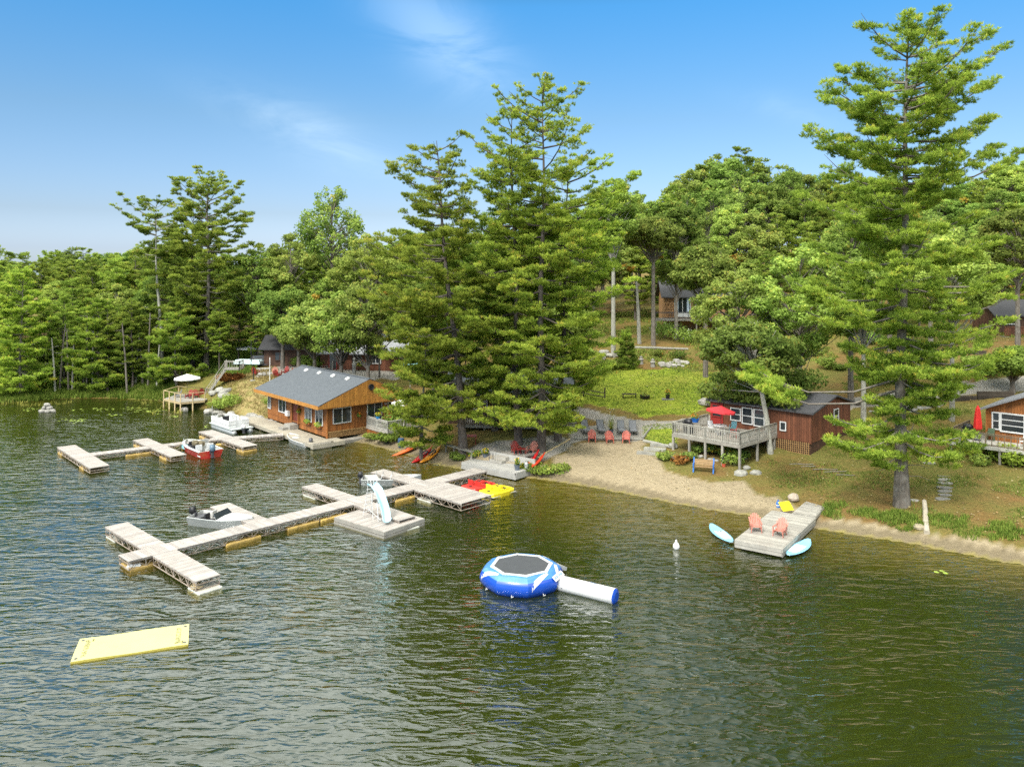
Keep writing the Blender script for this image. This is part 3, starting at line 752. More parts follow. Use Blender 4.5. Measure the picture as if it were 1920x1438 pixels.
def slide():
    b = P(693, 968, .42); e = P(733, 985, .42)
    h, ln = local_frame(b, e)
    s = thing('water_slide', 'curved pale blue water slide with a white tubular ladder, on the floating raft', 'water slide', (b[0], b[1], .425), h)
    ht = 2.0
    lb = MB()
    for y in (-.28, .28):
        lb.tube([(-.35, y, 0), (-.05, y * .9, 1.0), (.12, y * .8, ht * .93), (.15, y * .8, ht + .42), (.45, y * .8, ht + .5), (.62, y * .8, ht + .1)], .022, 6)
    for i in range(7):
        z = .25 + i * .26; lb.bar((-.35 + z * .28 - .03, -.27, z), (-.35 + z * .28 - .03, .27, z), .07, .025)
    lb.build('ladder', WHITE, s)
    sb = MB()
    for y in (-.2, .2):
        sb.tube([(.75, y, 0), (.5, y, ht * .9)], .02, 6); sb.tube([(1.35, y, 0), (1.2, y, 1.2)], .02, 6)
    sb.tube([(-.35, 0, .5), (1.35, 0, .05)], .018, 6)
    sb.build('support_tube', WHITE, s)
    # flume: U section swept down an S
    path = [(.2, ht), (.5, ht + .02), (.85, ht - .18), (1.15, ht - .65), (1.4, ht - 1.15), (1.62, ht - 1.5), (1.85, ht - 1.72), (2.1, ht - 1.83), (2.3, ht - 1.84)]
    swing = [0, 0, .03, .09, .14, .10, .02, -.08, -.14]
    rings = []
    for i, (x, z) in enumerate(path):
        a = path[max(i - 1, 0)]; c = path[min(i + 1, len(path) - 1)]
        t = Vector((c[0] - a[0], 0, c[1] - a[1])).normalized(); n_ = Vector((-t.z, 0, t.x))
        if n_.z < 0: n_ = -n_
        w_ = .31; ring = []
        for k in range(9):
            q = PI * k / 8; ring.append(Vector((x, swing[i] - math.cos(q) * w_, z)) + n_ * (.22 - .22 * math.sin(q) ** .7 * 1.0))
        for k in range(8, -1, -1):
            q = PI * k / 8; ring.append(Vector((x, swing[i] - math.cos(q) * (w_ - .035), z)) + n_ * (.22 - .19 * math.sin(q) ** .7 + .005))
        rings.append(ring)
    fb = MB(); fb.loft(rings); fb.build('flume', SLIDEB, s, True)
slide()
# ---------------------------------------------------------------- boats
def hull_mesh(Lh, B, D, sheer=.22, flare=.75, nose=.55, transom=.9, rounded=False):
    """an open boat: outer skin, gunwale and inside in one skin.  x from stern 0 to bow L"""
    rings = []; n = 11
    for i in range(n):
        t = i / (n - 1); x = Lh * t
        w_ = (B / 2) * (transom + (1 - transom) * math.sin(min(t / .45, 1) * PI / 2)) if t < .45 else (B / 2) * max(.035, math.cos((t - .45) / .55 * PI / 2) ** nose)
        top = D + sheer * max(0, (t - .35) / .65) ** 2
        keel = -.14 + .30 * max(0, (t - .72) / .28) ** 2
        ch = keel + .12 + .12 * max(0, t - .6)
        wo = w_ * flare
        o_ = [(x, -w_, top), (x, -(w_ + .03), top - .02), (x, -(w_ + .03) + .015, top - .06), (x, -wo, ch), (x, 0, keel), (x, wo, ch), (x, w_ + .015, top - .06), (x, w_ + .03, top - .02), (x, w_, top),
              (x, w_ - .04 * min(1, w_ * 3), top - .005), (x, wo - .04 * min(1, w_ * 3), max(ch + .06, keel + .1)), (x, 0, keel + .09), (x, -wo + .04 * min(1, w_ * 3), max(ch + .06, keel + .1)), (x, -w_ + .04 * min(1, w_ * 3), top - .005)]
        rings.append([(a + (.12 if k_ in (3, 4, 5) else 0) * -0 + (0 if t < 1 else 0), b, c) for k_, (a, b, c) in enumerate(o_)])
    mb = MB(); mb.loft(rings, 0, cap=False)
    # material: inside faces
    mb.m = [1 if (i % 14) in (8, 9, 10, 11, 12, 13) else 0 for i in range(len(mb.m))]
    r0 = rings[0]; mb.add([r0[0], r0[2], r0[3], r0[4], r0[5], r0[6], r0[8]], [(6, 5, 4, 3, 2, 1, 0)], 0)
    mb.add([(q[0] + .04, q[1] * .96, q[2]) for q in (r0[0], r0[2], r0[3], r0[4], r0[5], r0[6], r0[8])], [(0, 1, 2, 3, 4, 5, 6)], 1)
    mb.add([r0[0], r0[8], (r0[8][0] + .04, r0[8][1] * .96, r0[8][2]), (r0[0][0] + .04, r0[0][1] * .96, r0[0][2])], [(0, 1, 2, 3)], 1)
    return mb
def outboard(parent, x, z, col, sc_=1.0, tilt=0.0):
    m = MB(); m.X = Matrix.Translation((x, 0, z)) @ Matrix.Rotation(tilt, 4, 'Y') @ Matrix.Scale(sc_, 4)
    m.loft([[(-.36, -.1, .12), (-.36, .1, .12), (-.34, .1, .3), (-.34, -.1, .3)], [(-.3, -.15, .06), (-.3, .15, .06), (-.28, .14, .42), (-.28, -.14, .42)],
            [(-.05, -.15, .06), (-.05, .15, .06), (-.08, .14, .46), (-.08, -.14, .46)], [(.04, -.1, .1), (.04, .1, .1), (.0, .1, .36), (.0, -.1, .36)]])
    cw = m.build('outboard_motor', col, parent, True)
    g = MB(); g.X = m.X
    g.loft([[(-.22, -.05, -.6), (-.08, -.05, -.6), (-.08, .05, -.6), (-.22, .05, -.6)], [(-.26, -.07, .08), (-.04, -.07, .08), (-.04, .07, .08), (-.26, .07, .08)]])
    g.box(-.34, -.02, -.11, .11, -.34, -.31); g.tube([(-.34, 0, -.55), (.04, 0, -.55)], [.03, .055], 8)
    g.box(-.04, .1, -.1, .1, -.12, .12)
    g.build('lower_unit', DGREY, cw)
    for k in range(3):
        a = k * 2 * PI / 3
        g2 = 0
def fishing_boat(name, label, cat, stern, bow, B=1.45, D=.5, hull=None, inside=None, motor=BLACK, seats=((.12, .34), (.42, .56), (.70, .84)), Lh=4.3):
    h, ln = local_frame(stern, bow)
    b = thing(name, label, cat, (stern[0], stern[1], 0), h)
    hull_mesh(Lh, B, D).build('hull', [hull or ALU, inside or HULLIN], b)
    for a, c in seats:
        w_ = B / 2 * .80 * (1 if a < .6 else .72)
        s = MB(); s.box(a * Lh, c * Lh - .2, -w_, w_, D - .24, D - .2); s.box(a * Lh + .02, c * Lh - .22, -w_ * .9, w_ * .9, .0, D - .245); s.build('bench_seat', inside or HULLIN, b)
    if motor: outboard(b, -.02, D - .02, motor)
    return b
def mast(b, x, y, z0, z1, r=.012): m = MB(); m.tube([(x, y, z0), (x, y, z1)], r, 5); m.build('pole', POSTY, b)
# aluminium boat moored behind the dock near the slide
b1 = fishing_boat('rowing_boat', 'pale open aluminium boat with a black outboard, moored by the inner finger dock', 'boat', P(680, 905, .1), P(768, 905, .1), 1.55, .52, Lh=4.5)
for sx in (.5, .62):
    s = MB(); s.box(sx * 4.5, sx * 4.5 + .3, -.15, .15, .34, .40); s.box(sx * 4.5, sx * 4.5 + .05, -.15, .15, .40, .62); s.build('seat', BLACK, b1)
s = MB()
for x in (1.0, 1.5, 2.2): s.tube([(x, -.7, .5), (x + .1, -.5, .85), (x, .5, .85), (x, .7, .5)], .015, 6)
s.build('rail', ALU, b1)
# white boat by the boathouse landing
b2 = fishing_boat('rowing_boat', 'small white open boat tied along the boathouse landing', 'boat', P(581, 836, .1), P(531, 818, .1), 1.5, .42, HULLW, HULLW, DGREY, Lh=4.4)
s = MB(); s.ball((2.6, .1, .46), (.5, .42, .12), 10, 0, .1); s.build('gear_bag', HULLIN, b2, True)
# runabout with a covered bow
def runabout():
    a = P(366, 976, .1); c = P(457, 986, .1)
    h, ln = local_frame(a, c); Lh = 4.4
    b = thing('runabout', 'grey runabout with a white decked bow, moored by the outer short finger dock', 'boat', (a[0], a[1], 0), h)
    hull_mesh(Lh, 1.8, .58, .12, .8, .6).build('hull', [ALU, HULLIN], b)
    d_ = MB()
    rings = []
    for t in (.52, .6, .7, .8, .9, .985):
        w_ = .9 * max(.035, math.cos((t - .45) / .55 * PI / 2) ** .6); z = .585 + .12 * max(0, (t - .35) / .65) ** 2
        rings.append([(t * Lh, -w_, z), (t * Lh, -w_ * .5, z + .05), (t * Lh, 0, z + .07), (t * Lh, w_ * .5, z + .05), (t * Lh, w_, z), (t * Lh, 0, z - .02)])
    d_.loft(rings); d_.build('bow_deck', HULLW, b)
    w_ = MB(); w_.hexa([(2.2, -.8, .6), (2.25, -.8, .6), (2.25, .8, .6), (2.2, .8, .6)], [(1.95, -.7, .92), (1.98, -.7, .92), (1.98, .7, .92), (1.95, .7, .92)]); w_.build('windscreen', GLASS, b)
    s = MB(); s.lathe([(.17, 0), (.17, .03)], 14, 0, (1.85, -.35, .66)); s.build('steering_wheel', BLACK, b)
    for y in (-.35, .35):
        s = MB(); s.box(1.2, 1.65, y - .22, y + .22, .15, .42); s.box(1.15, 1.25, y - .22, y + .22, .42, .78); s.build('seat', BLACK if y < 0 else HULLIN, b)
    s = MB(); s.box(.15, .6, -.7, .7, .1, .42); s.build('stern_seat', DGREY, b)
    outboard(b, -.02, .52, BLACK, 1.1)
runabout()
# red fibreglass bowrider
def red_boat():
    a = P(396, 856, .1); c = P(333, 829, .1)
    h, ln = local_frame(a, c); Lh = 5.6
    b = thing('speedboat', 'red and white open speedboat with a blue outboard, tied beside the far middle finger', 'boat', (a[0], a[1], 0), h)
    hull_mesh(Lh, 2.15, .62, .12, .8, .5, .97).build('hull', [M('red_gelcoat', (.45, .03, .025), .3, .1, 2, .08, dirt=(.35, .16, .05), dscale=1.2, damt=.5), HULLIN], b)
    g = MB()
    rings = []
    for i in range(11):
        t = i / 10
        w_ = (2.15 / 2) * (.97 + .03 * math.sin(min(t / .45, 1) * PI / 2)) if t < .45 else 1.075 * max(.035, math.cos((t - .45) / .55 * PI / 2) ** .5)
        top = .62 + .12 * max(0, (t - .35) / .65) ** 2
        rings.append((t * Lh, w_ + .03, top))
    for sgn in (-1, 1):
        g.loft([[(x, sgn * w_, z - .06), (x, sgn * (w_ + .03), z), (x, sgn * (w_ - .02), z + .04), (x, sgn * max(w_ - .2, .01), z + .03)] for x, w_, z in rings])
    g.build('gunwale', HULLW, b)
    s = MB(); s.box(.05, .7, -.95, .95, .15, .48); s.build('stern_seat', WVINYL, b)
    for y in (-.5, .5):
        s = MB(); s.box(1.5, 2.0, y - .27, y + .27, .1, .45); s.box(1.42, 1.55, y - .27, y + .27, .45, .95); s.build('seat', WVINYL, b)
        s = MB(); s.box(2.6, 3.0, y - .4, y + .4, .1, .75); s.hexa([(2.95, y - .42, .75), (3.0, y - .42, .75), (3.0, y + .42, .75), (2.95, y + .42, .75)], [(2.7, y - .38, 1.12), (2.74, y - .38, 1.12), (2.74, y + .38, 1.12), (2.7, y + .38, 1.12)]); s.build('console', HULLW if y < 0 else DGREY, b)
    s = MB(); s.box(3.4, 4.9, -.75, -.35, .15, .45); s.box(3.4, 4.9, .35, .75, .15, .45); s.build('bow_seat', TURQ, b)
    s = MB()
    for k in range(7): s.ball((2.2 + random.uniform(-.3, .3), .2 + random.uniform(-.35, .5), .75 + random.uniform(0, .35)), random.uniform(.15, .28), 8, 0, .2)
    s.build('bundled_cover', M('camouflage_cover', (.24, .20, .12), .85, .45, 6, .4), b)
    s = MB(); s.tube([(4.2, .8, .7), (4.25, .8, 1.15)], .02, 5); s.build('rod_holder', WHITE, b); s = MB(); s.tube([(3.7, .9, .7), (3.6, .9, 1.1)], .02, 5); s.build('rod_holder', WHITE, b)
    outboard(b, -.04, .55, M('slate_blue_cowl', (.10, .16, .22), .3, .1, 3, .1), 1.35)
red_boat()
def pontoon():
    a = P(465, 806, .15); c = P(402, 800, .15)
    h, ln = local_frame(a, c); h -= .42; Lh = 5.4; W = 2.3
    b = thing('pontoon_boat', 'white fenced pontoon boat berthed in the far corner of the dock', 'boat', (a[0] - .2, a[1] - 1.0, 0), h)
    d_ = MB(); d_.box(0, Lh, -W / 2, W / 2, .42, .50); d_.build('deck', M('pale_grey_deck', (.50, .54, .52), .7, .15, 3, .1), b)
    for y in (-.85, .85):
        t = MB(); t.tube([(-.1, y, .12), (.1, y, .12), (Lh - .5, y, .12), (Lh + .1, y, .26)], [.2, .28, .28, .05], 14); t.build('pontoon', ALU, b, True)
    def panel(x0, y0, x1, y1, z1=1.18):
        q = MB(); q.bar((x0, y0, .52 + (z1 - .52) / 2), (x1, y1, .52 + (z1 - .52) / 2), .05, z1 - .52)
        q.bar((x0, y0, z1 + .03), (x1, y1, z1 + .03), .07, .05, 0, .9); q.bar((x0, y0, .78), (x1, y1, .78), .062, .03, 1); q.build('fence_panel', [WHITE, DGREY], b)
    x0, x1 = .9, Lh - .35; y1 = W / 2 - .08
    panel(x0, -y1, x0 + 1.7, -y1); panel(x0 + 2.3, -y1, x1, -y1); panel(x0, y1, x1, y1); panel(x1, -y1, x1, -.35); panel(x1, .35, x1, y1); panel(x0, -y1, x0, -.3); panel(x0, .3, x0, y1)
    for (a0, a1, b0, b1) in ((x0 + .1, x0 + .7, -y1 + .08, y1 - .5), (x1 - 1.6, x1 - .1, y1 - .65, y1 - .07), (x1 - 1.4, x1 - .1, -y1 + .07, -y1 + .6)):
        s = MB(); s.box(a0, a1, b0, b1, .5, .92); s.box(a0, a0 + .14, b0, b1, .92, 1.25); s.build('seat', WVINYL, b)
    s = MB(); s.box(x0 + 1.6, x0 + 2.1, .35, .95, .5, 1.35); s.box(x0 + 1.55, x0 + 1.62, .3, 1.0, 1.0, 1.5, 1); s.build('helm', [WHITE, BLACK], b)
    s = MB(); s.tube([(x1 - .2, y1, 1.2), (x1 - .2, y1, 2.3)], .018, 5); s.build('pole', WHITE, b)
    outboard(b, -.05, .45, WVINYL, 1.1)
pontoon()
def rope(label, a, b, sag=.25):
    a = Vector(a); b = Vector(b); d = b - a; m = MB()
    m.tube([tuple(d * t + Vector((0, 0, -sag * 4 * t * (1 - t)))) for t in (0, .2, .4, .6, .8, 1)], .018, 5)
    o = m.build('mooring_line', POSTY, loc=a); tag(o, label, 'rope')
rope('pale line from the red speedboat to the far dock', P(340, 829, .7), P(322, 838, .55)); rope('pale line from the grey runabout to the long dock', P(455, 984, .7), P(474, 984, .62)); rope('pale line from the white boat to the boathouse landing', P(534, 817, .5), P(545, 812, .5))
# pedal boats
def pedal_boat(label, loc, rz, mat):
    b = thing('pedal_boat', label, 'pedal boat', loc, rz, 'pedal boats tied to the wide swim platform')
    m = MB(); Lh, W = 2.5, 1.65
    rings = []
    for x, w_, z0, z1 in ((0, .62, .12, .30), (.12, .72, .0, .36), (.9, .80, -.08, .34), (1.7, .80, -.08, .32), (2.3, .70, .0, .34), (2.5, .5, .14, .30)):
        rings.append([(x, -w_, z0), (x, w_, z0), (x, w_ + .03, z1 - .06), (x, w_ - .03, z1), (x, -w_ + .03, z1), (x, -w_ - .03, z1 - .06)])
    m.loft(rings, 0)
    m.build('hull', mat, b)
    c = MB(); c.box(.02, 2.48, -.8, .8, .06, .10); c.build('rub_strip', HULLIN, b)
    for y in (-.38, .38):
        s = MB()
        s.box(.95, 1.35, y - .27, y + .27, .34, .44); s.hexa([(.78, y - .27, .34), (.95, y - .27, .34), (.95, y + .27, .34), (.78, y + .27, .34)], [(.70, y - .24, .72), (.78, y - .24, .72), (.78, y + .24, .72), (.70, y + .24, .72)])
        s.box(.95, 2.0, y - .3, y - .25, .33, .46); s.box(.95, 2.0, y + .25, y + .3, .33, .46)
        s.build('seat', mat, b)
        w2 = MB(); w2.box(1.45, 1.95, y - .2, y + .2, .325, .345); w2.tube([(1.7, y - .16, .42), (1.7, y + .16, .42)], .03, 6); w2.build('pedal_well', BLACK, b)
    s = MB(); s.lathe([(.12, 0), (.12, .04), (.02, .06)], 10, 0, (.35, 0, .36)); s.tube([(.6, 0, .34), (.6, 0, .55)], .02, 6); s.build('steering_lever', BLACK, b)
pd1 = P(898, 914, .1); pd2 = P(932, 923, .1)
for q_, m_, lb in ((pd1, M('red_pedal_boat_plastic', (.62, .05, .04), .35, .1, 3, .08), 'red pedal boat between the yellow one and the dock'), (pd2, YELLOW, 'bright yellow pedal boat floating just off the wide swim platform')):
    h_ = AH + R(2); v_ = Vector((math.cos(h_), math.sin(h_), 0))
    pedal_boat(lb, (q_[0] - v_.x * 1.25, q_[1] - v_.y * 1.25, 0), h_, m_)
# paddle boards beside the right dock
def paddle_board(label, c1, c2, wid, dark):
    h, ln = local_frame(c1, c2); ln = 3.15
    b = thing('paddle_board', label, 'paddle board', (c1[0], c1[1], .06), h, 'paddle boards floating beside the chair dock')
    m = MB(); rings = []
    for i in range(15):
        t = i / 14; w_ = wid / 2 * max(.03, math.sin(PI * min(max(t, .012), .988)) ** .48); z = .02 + .10 * (t ** 6) + .04 * (1 - t) ** 8
        rings.append([(t * ln, -w_, z + .045), (t * ln, -w_ * .85, z), (t * ln, w_ * .85, z), (t * ln, w_, z + .045), (t * ln, w_ * .85, z + .10), (t * ln, -w_ * .85, z + .10)])
    m.loft(rings); m.m = [(1 if (k % 6) in (0, 1, 2) else 0) for k in range(len(m.m))]
    m.build('board', [M('light_blue_board', (.24, .55, .74), .35, .06, 3, .03), SLIDEB], b, False)
    p = MB(); rings = []
    for t in (.08, .12, .3, .5, .62):
        w_ = wid / 2 * math.sin(PI * t) ** .48 * .66; rings.append([(t * ln, -w_, .122), (t * ln, w_, .122), (t * ln, w_, .130), (t * ln, -w_, .130)])
    p.loft(rings); p.build('deck_pad', M('pale_aqua_pad', (.74, .86, .86), .7, .08, 4, .04), b)
    q = MB(); 
    for y in ((-.09, .09) if dark else (0,)): q.box(ln * .56 if dark else ln * .6, ln * .56 + (.12 if dark else .06), y - (.07 if dark else .03), y + (.07 if dark else .03), .131, .14)
    q.build('carry_handle', BLACK, b)
paddle_board('pale blue paddle board lying off the left side of the chair dock', P(1372, 1019, .05), P(1336, 990, .05), .92, True)
paddle_board('pale blue paddle board lying off the right side of the chair dock', P(1478, 1043, .05), P(1522, 1013, .05), .95, False)
# buoy
bq = P(1268, 1029, 0)
by = thing('mooring_buoy', 'white round mooring buoy floating alone off the beach', 'buoy', (bq[0], bq[1], 0))
m = MB(); m.lathe([(.02, -.1), (.12, -.06), (.19, .08), (.2, .2), (.13, .34), (.06, .42), (.05, .52), (.01, .56)], 16); m.build('float', WHITE, by, True)
m = MB(); m.tube([(.0, 0, .54), (.06, 0, .6), (0, 0, .66), (-.06, 0, .6), (0, 0, .54)], .012, 5); m.build('mooring_ring', DGREY, by)
# ---------------------------------------------------------------- inflatable trampoline and log
def trampoline():
    c = P(978, 1092, 0)
    t = thing('water_trampoline', 'blue inflatable water trampoline with a dark mesh bed and white rim', 'trampoline', (c[0], c[1], 0), R(8))
    n = 8; Ro = 1.72; r = .50
    for s_ in range(n):
        a0 = 2 * PI * s_ / n; a1 = 2 * PI * (s_ + 1) / n
        m = MB(); rings = []
        for j in range(9):
            f = j / 8; a = a0 + (a1 - a0) * f
            rad = Ro * math.cos(PI / n) / math.cos(a - (a0 + a1) / 2)
            bul = 1 + .05 * math.sin(PI * f)
            ring = []
            for k in range(18):
                q = 2 * PI * k / 18; rr = r * bul
                ring.append(((rad + rr * math.cos(q)) * math.cos(a), (rad + rr * math.cos(q)) * math.sin(a), .40 + rr * 1.05 * math.sin(q)))
            rings.append(ring)
        m.loft(rings, 0, cap=False)
        m.m = [1 if 44 < (k + .5) * 20 < 158 else 0 for j in range(8) for k in range(18)]  # upper part of each tube segment takes the lighter blue
        m.build('tube_segment', [BLUEV, BLUEL], t, True)
        if s_ in (0, 2, 4, 6, 7):
            w_ = MB(); pr_ = []
            for j in range(9):
                u_ = .12 + .76 * j / 8; a = a0 + (a1 - a0) * u_; rad = Ro * math.cos(PI / n) / math.cos(a - (a0 + a1) / 2); rr = r * (1 + .05 * math.sin(PI * u_)) + .006
                qlo = R(-8 + 78 * (j / 8) ** .7); qhi = R(20 + 66 * (j / 8) ** .45)
                pr_.append([((rad + rr * math.cos(q)) * math.cos(a), (rad + rr * math.cos(q)) * math.sin(a), .40 + rr * 1.05 * math.sin(q)) for q in (qlo, (qlo * 2 + qhi) / 3, (qlo + qhi * 2) / 3, qhi)])
            w_.loft(pr_, 0, cap=False, closed=False); w_.build('white_flash', WVINYL, t, True)
    m = MB(); m.prism([(1.50 * math.cos(2 * PI * k / 8), 1.50 * math.sin(2 * PI * k / 8)) for k in range(8)], .925, .94); m.build('jump_bed', MESHG, t)
    m = MB()
    for k in range(8):
        a = 2 * PI * k / 8; b_ = 2 * PI * (k + 1) / 8
        m.hexa([(1.48 * math.cos(a), 1.48 * math.sin(a), .93), (1.66 * math.cos(a), 1.66 * math.sin(a), .90), (1.66 * math.cos(b_), 1.66 * math.sin(b_), .90), (1.48 * math.cos(b_), 1.48 * math.sin(b_), .93)],
               [(1.48 * math.cos(a), 1.48 * math.sin(a), .965), (1.66 * math.cos(a), 1.66 * math.sin(a), .955), (1.66 * math.cos(b_), 1.66 * math.sin(b_), .955), (1.48 * math.cos(b_), 1.48 * math.sin(b_), .965)])
        m.box(1.58 * math.cos(a) - .07, 1.58 * math.cos(a) + .07, 1.58 * math.sin(a) - .07, 1.58 * math.sin(a) + .07, .9, .965)
    m.build('rim_skirt', WVINYL, t)
    # label panel on the side towards the log
    a = R(-28); rr = Ro + .50
    m = MB(); m.X = Matrix.Rotation(a - R(8), 4, 'Z') @ Matrix.Translation((Ro + .40, 0, .72)) @ Matrix.Rotation(R(40), 4, 'Y')
    m.box(-.15, .15, -.52, .52, .0, .03); m.build('name_patch', WVINYL, t)
    m2 = MB(); m2.X = m.X
    for k, wd_ in enumerate((.10, .08, .10, .05, .09, .09, .10)): m2.box(-.07, .06, -.44 + k * .125, -.44 + k * .125 + wd_ * .72, .031, .036)
    m2.build('lettering', BLUEL, t)
    # boarding wing at the back
    m = MB(); a = R(38) - R(8)
    ca, sa = math.cos(a), math.sin(a)
    def q(x, y, z): return (x * ca - y * sa, x * sa + y * ca, z)
    m.hexa([q(1.9, -.7, .45), q(2.9, -.3, .05), q(2.9, .5, .05), q(1.9, .9, .45)], [q(1.9, -.7, .75), q(2.95, -.3, .22), q(2.95, .5, .22), q(1.9, .9, .75)])
    m.build('boarding_ramp', [WVINYL], t)
    m = MB()
    for k in (4, 5, 6, 7):
        a = 2 * PI * (k + .5) / 8; x, y = (Ro * .92 + .52) * math.cos(a), (Ro * .92 + .52) * math.sin(a)
        m.tube([(x, y, .15), (x * 1.03, y * 1.03, .05), (x * 1.02 + .1, y * 1.02, .1)], .018, 5)
    m.build('grab_handle', WHITE, t)
trampoline()
def log():
    a = P(1040, 1097, .1); b_ = P(1153, 1125, .1)
    h, ln = local_frame(a, b_); r = .40
    t = thing('inflatable_log', 'long white inflatable log with a blue end cap, leading off the trampoline', 'inflatable', (a[0], a[1], .28), h)
    m = MB(); m.tube([(-.05, 0, 0), (.05, 0, 0), (ln * .5, 0, 0), (ln, 0, 0)], [r * .86, r, r * .98, r], 24, cap=True); m.build('tube', WVINYL, t, True)
    m = MB(); m.tube([(ln + .002, 0, 0), (ln + .04, 0, 0), (ln + .1, 0, 0)], [r * .985, r * .93, r * .6], 24); m.build('end_cap', BLUEV, t)
    for x0, x1, q0 in ((.25, .55, -.9), (1.6, 2.4, -.6)):
        m = MB()
        for k in range(5):
            f = k / 5; m.add([((x0 + (x1 - x0) * (f + e0 * .2)) * 1.0, (r + .006) * math.cos(R(90) + q0 + .10 * (k + e0) + .12 * w_ * (1 - abs(f - .5))), (r + .006) * math.sin(R(90) + q0 + .10 * (k + e0) + .12 * w_ * (1 - abs(f - .5)))) for e0, w_ in ((0, 0), (1, 0), (1, 1), (0, 1))], [(0, 1, 2, 3)])
        m.build('blue_flash', BLUEL, t)
    m = MB()
    for x in (.12, .62): m.tube([(x, -r * .9, -.05), (x, -r * .9 - .03, -.05)], .05, 8)
    m.build('valve', BLACK, t)
log()
# ---------------------------------------------------------------- yellow floating mat
def mat_():
    bl = P(132, 1242.3, .05); tl = P(150, 1198.6, .05); tr = P(354.7, 1169.7, .05); br = P(353, 1208.8, .05)
    c = (bl + br + tl + tr) / 4
    h = math.atan2((br - bl).y, (br - bl).x)
    t = thing('floating_mat', 'large pale yellow foam mat floating flat on open water', 'swim mat', (c.x, c.y, .03), h)
    inv = Matrix.Rotation(-h, 4, 'Z')
    lc = [inv @ (q - c) for q in (bl, br, tr, tl)]
    def bil(u, v, z): q = (lc[0] * (1 - u) + lc[1] * u) * (1 - v) + (lc[3] * (1 - u) + lc[2] * u) * v; return (q.x, q.y, z + .012 * math.sin(u * 9 + v * 2) + .01 * math.sin(v * 5))
    m = MB(); n = 24; k = 8
    vs_ = [bil(i / n, j / k, .05) for j in range(k + 1) for i in range(n + 1)]
    m.add(vs_, [(j * (n + 1) + i, j * (n + 1) + i + 1, (j + 1) * (n + 1) + i + 1, (j + 1) * (n + 1) + i) for j in range(k) for i in range(n)], 0, .5)
    rim = [i for i in range(n + 1)] + [j * (n + 1) + n for j in range(1, k + 1)] + [k * (n + 1) + i for i in range(n - 1, -1, -1)] + [j * (n + 1) for j in range(k - 1, 0, -1)]
    lo = [(vs_[i][0], vs_[i][1], -.06) for i in rim]; up = [vs_[i] for i in rim]
    m.loft([lo, up], 1, cap=False); m.add(lo, [tuple(reversed(range(len(lo))))], 1)
    m.build('foam_sheet', [PALEYEL, M('mat_edge_foam', (.45, .38, .08), .6, .1, 4, .1)], t)
    # two printed bands of worn lettering and four corner eyelets
    rs = random.Random(5)
    for u0, nm in ((.085, 'lettering'), (.90, 'lettering')):
        p = MB(); v = .13
        while v < .84:
            w_ = .045
            for s_ in range(3):
                if rs.random() < .72:
                    a0 = u0 + (s_ - 1) * .016 + rs.uniform(-.003, .003)
                    p.add([bil(a0, v, .054), bil(a0 + .012, v, .054), bil(a0 + .012, v + .018, .054), bil(a0, v + .018, .054)], [(0, 1, 2, 3)])
            if rs.random() < .8: p.add([bil(u0 - .016, v + .02, .054), bil(u0 + .026, v + .02, .054), bil(u0 + .026, v + .032, .054), bil(u0 - .016, v + .032, .054)], [(0, 1, 2, 3)])
            v += w_ + .012
        vv = .82 if u0 < .5 else .10
        for du, dv in ((.045, .0), (.045, .06), (.0, .03), (-.014, .03)):
            p.add([bil(u0 + du + .012 * math.cos(q), vv + dv + .03 * math.sin(q), .055) for q in (0, PI / 2, PI, 3 * PI / 2)], [(0, 1, 2, 3)])
        p.build(nm, OLIVE, t)
    for u, v in ((.035, .1), (.035, .9), (.965, .1), (.965, .9)):
        p = MB(); q = bil(u, v, .052); p.lathe([(.07, 0), (.07, .01), (.03, .012)], 10, 0, q); p.build('eyelet', DGREY, t)
mat_()
# ---------------------------------------------------------------- right dock with its two chairs
def chair_dock():
    fl = P(1372.6, 1016, .55); fr = P(1466, 1028.5, .55); br = P(1528, 970, .55); gr = P(1557, 930, .7); gl = P(1519, 924, .7)
    h = math.atan2((br - fr).y, (br - fr).x)
    v = Vector((math.cos(h), math.sin(h), 0)); u = Vector((math.sin(h), -math.cos(h), 0))     # u points to the right side
    W = abs((fl - fr).dot(u)); ln = (br - fr).dot(v)
    o_ = fr
    t = thing('chair_dock', 'weathered grey plank dock with a narrower gangway up to the right shore', 'dock', (o_.x, o_.y, 0), h)
    mb = MB(); deck_strip(mb, 0, ln, 0, W, .55, pw=.145, along='x'); mb.build('deck_boards', WEATHER, t)
    f = MB(); f.box(-.05, 0, 0, W, .10, .53); f.box(-.06, -.01, -.02, W + .02, .30, .33, 0, .1); f.box(0, ln, -.05, 0, .28, .53); f.box(0, ln, -.04, .02, .05, .24, 0, .15); f.box(0, ln, W, W + .05, .1, .53); f.build('side_boards', WEATHER, t)
    fl_ = MB(); fl_.box(.3, ln - .4, .25, W - .25, -.2, .2); fl_.build('float', DGREY, t)
    L2 = (gr - br).dot(v); w2 = 1.35
    g = MB(); deck_strip(g, ln, ln + L2, .05, .05 + w2, .60, pw=.145, along='x'); g.box(ln, ln + L2, .0, .05, .38, .57); g.box(ln, ln + L2, w2 + .05, w2 + .1, .38, .57); g.build('gangway', WEATHER, t)
    return t, o_, h, W, ln
cdk, cdo, cdh, cdW, cdL = chair_dock()
def cdock_pt(px, py): return P(px, py, .55)
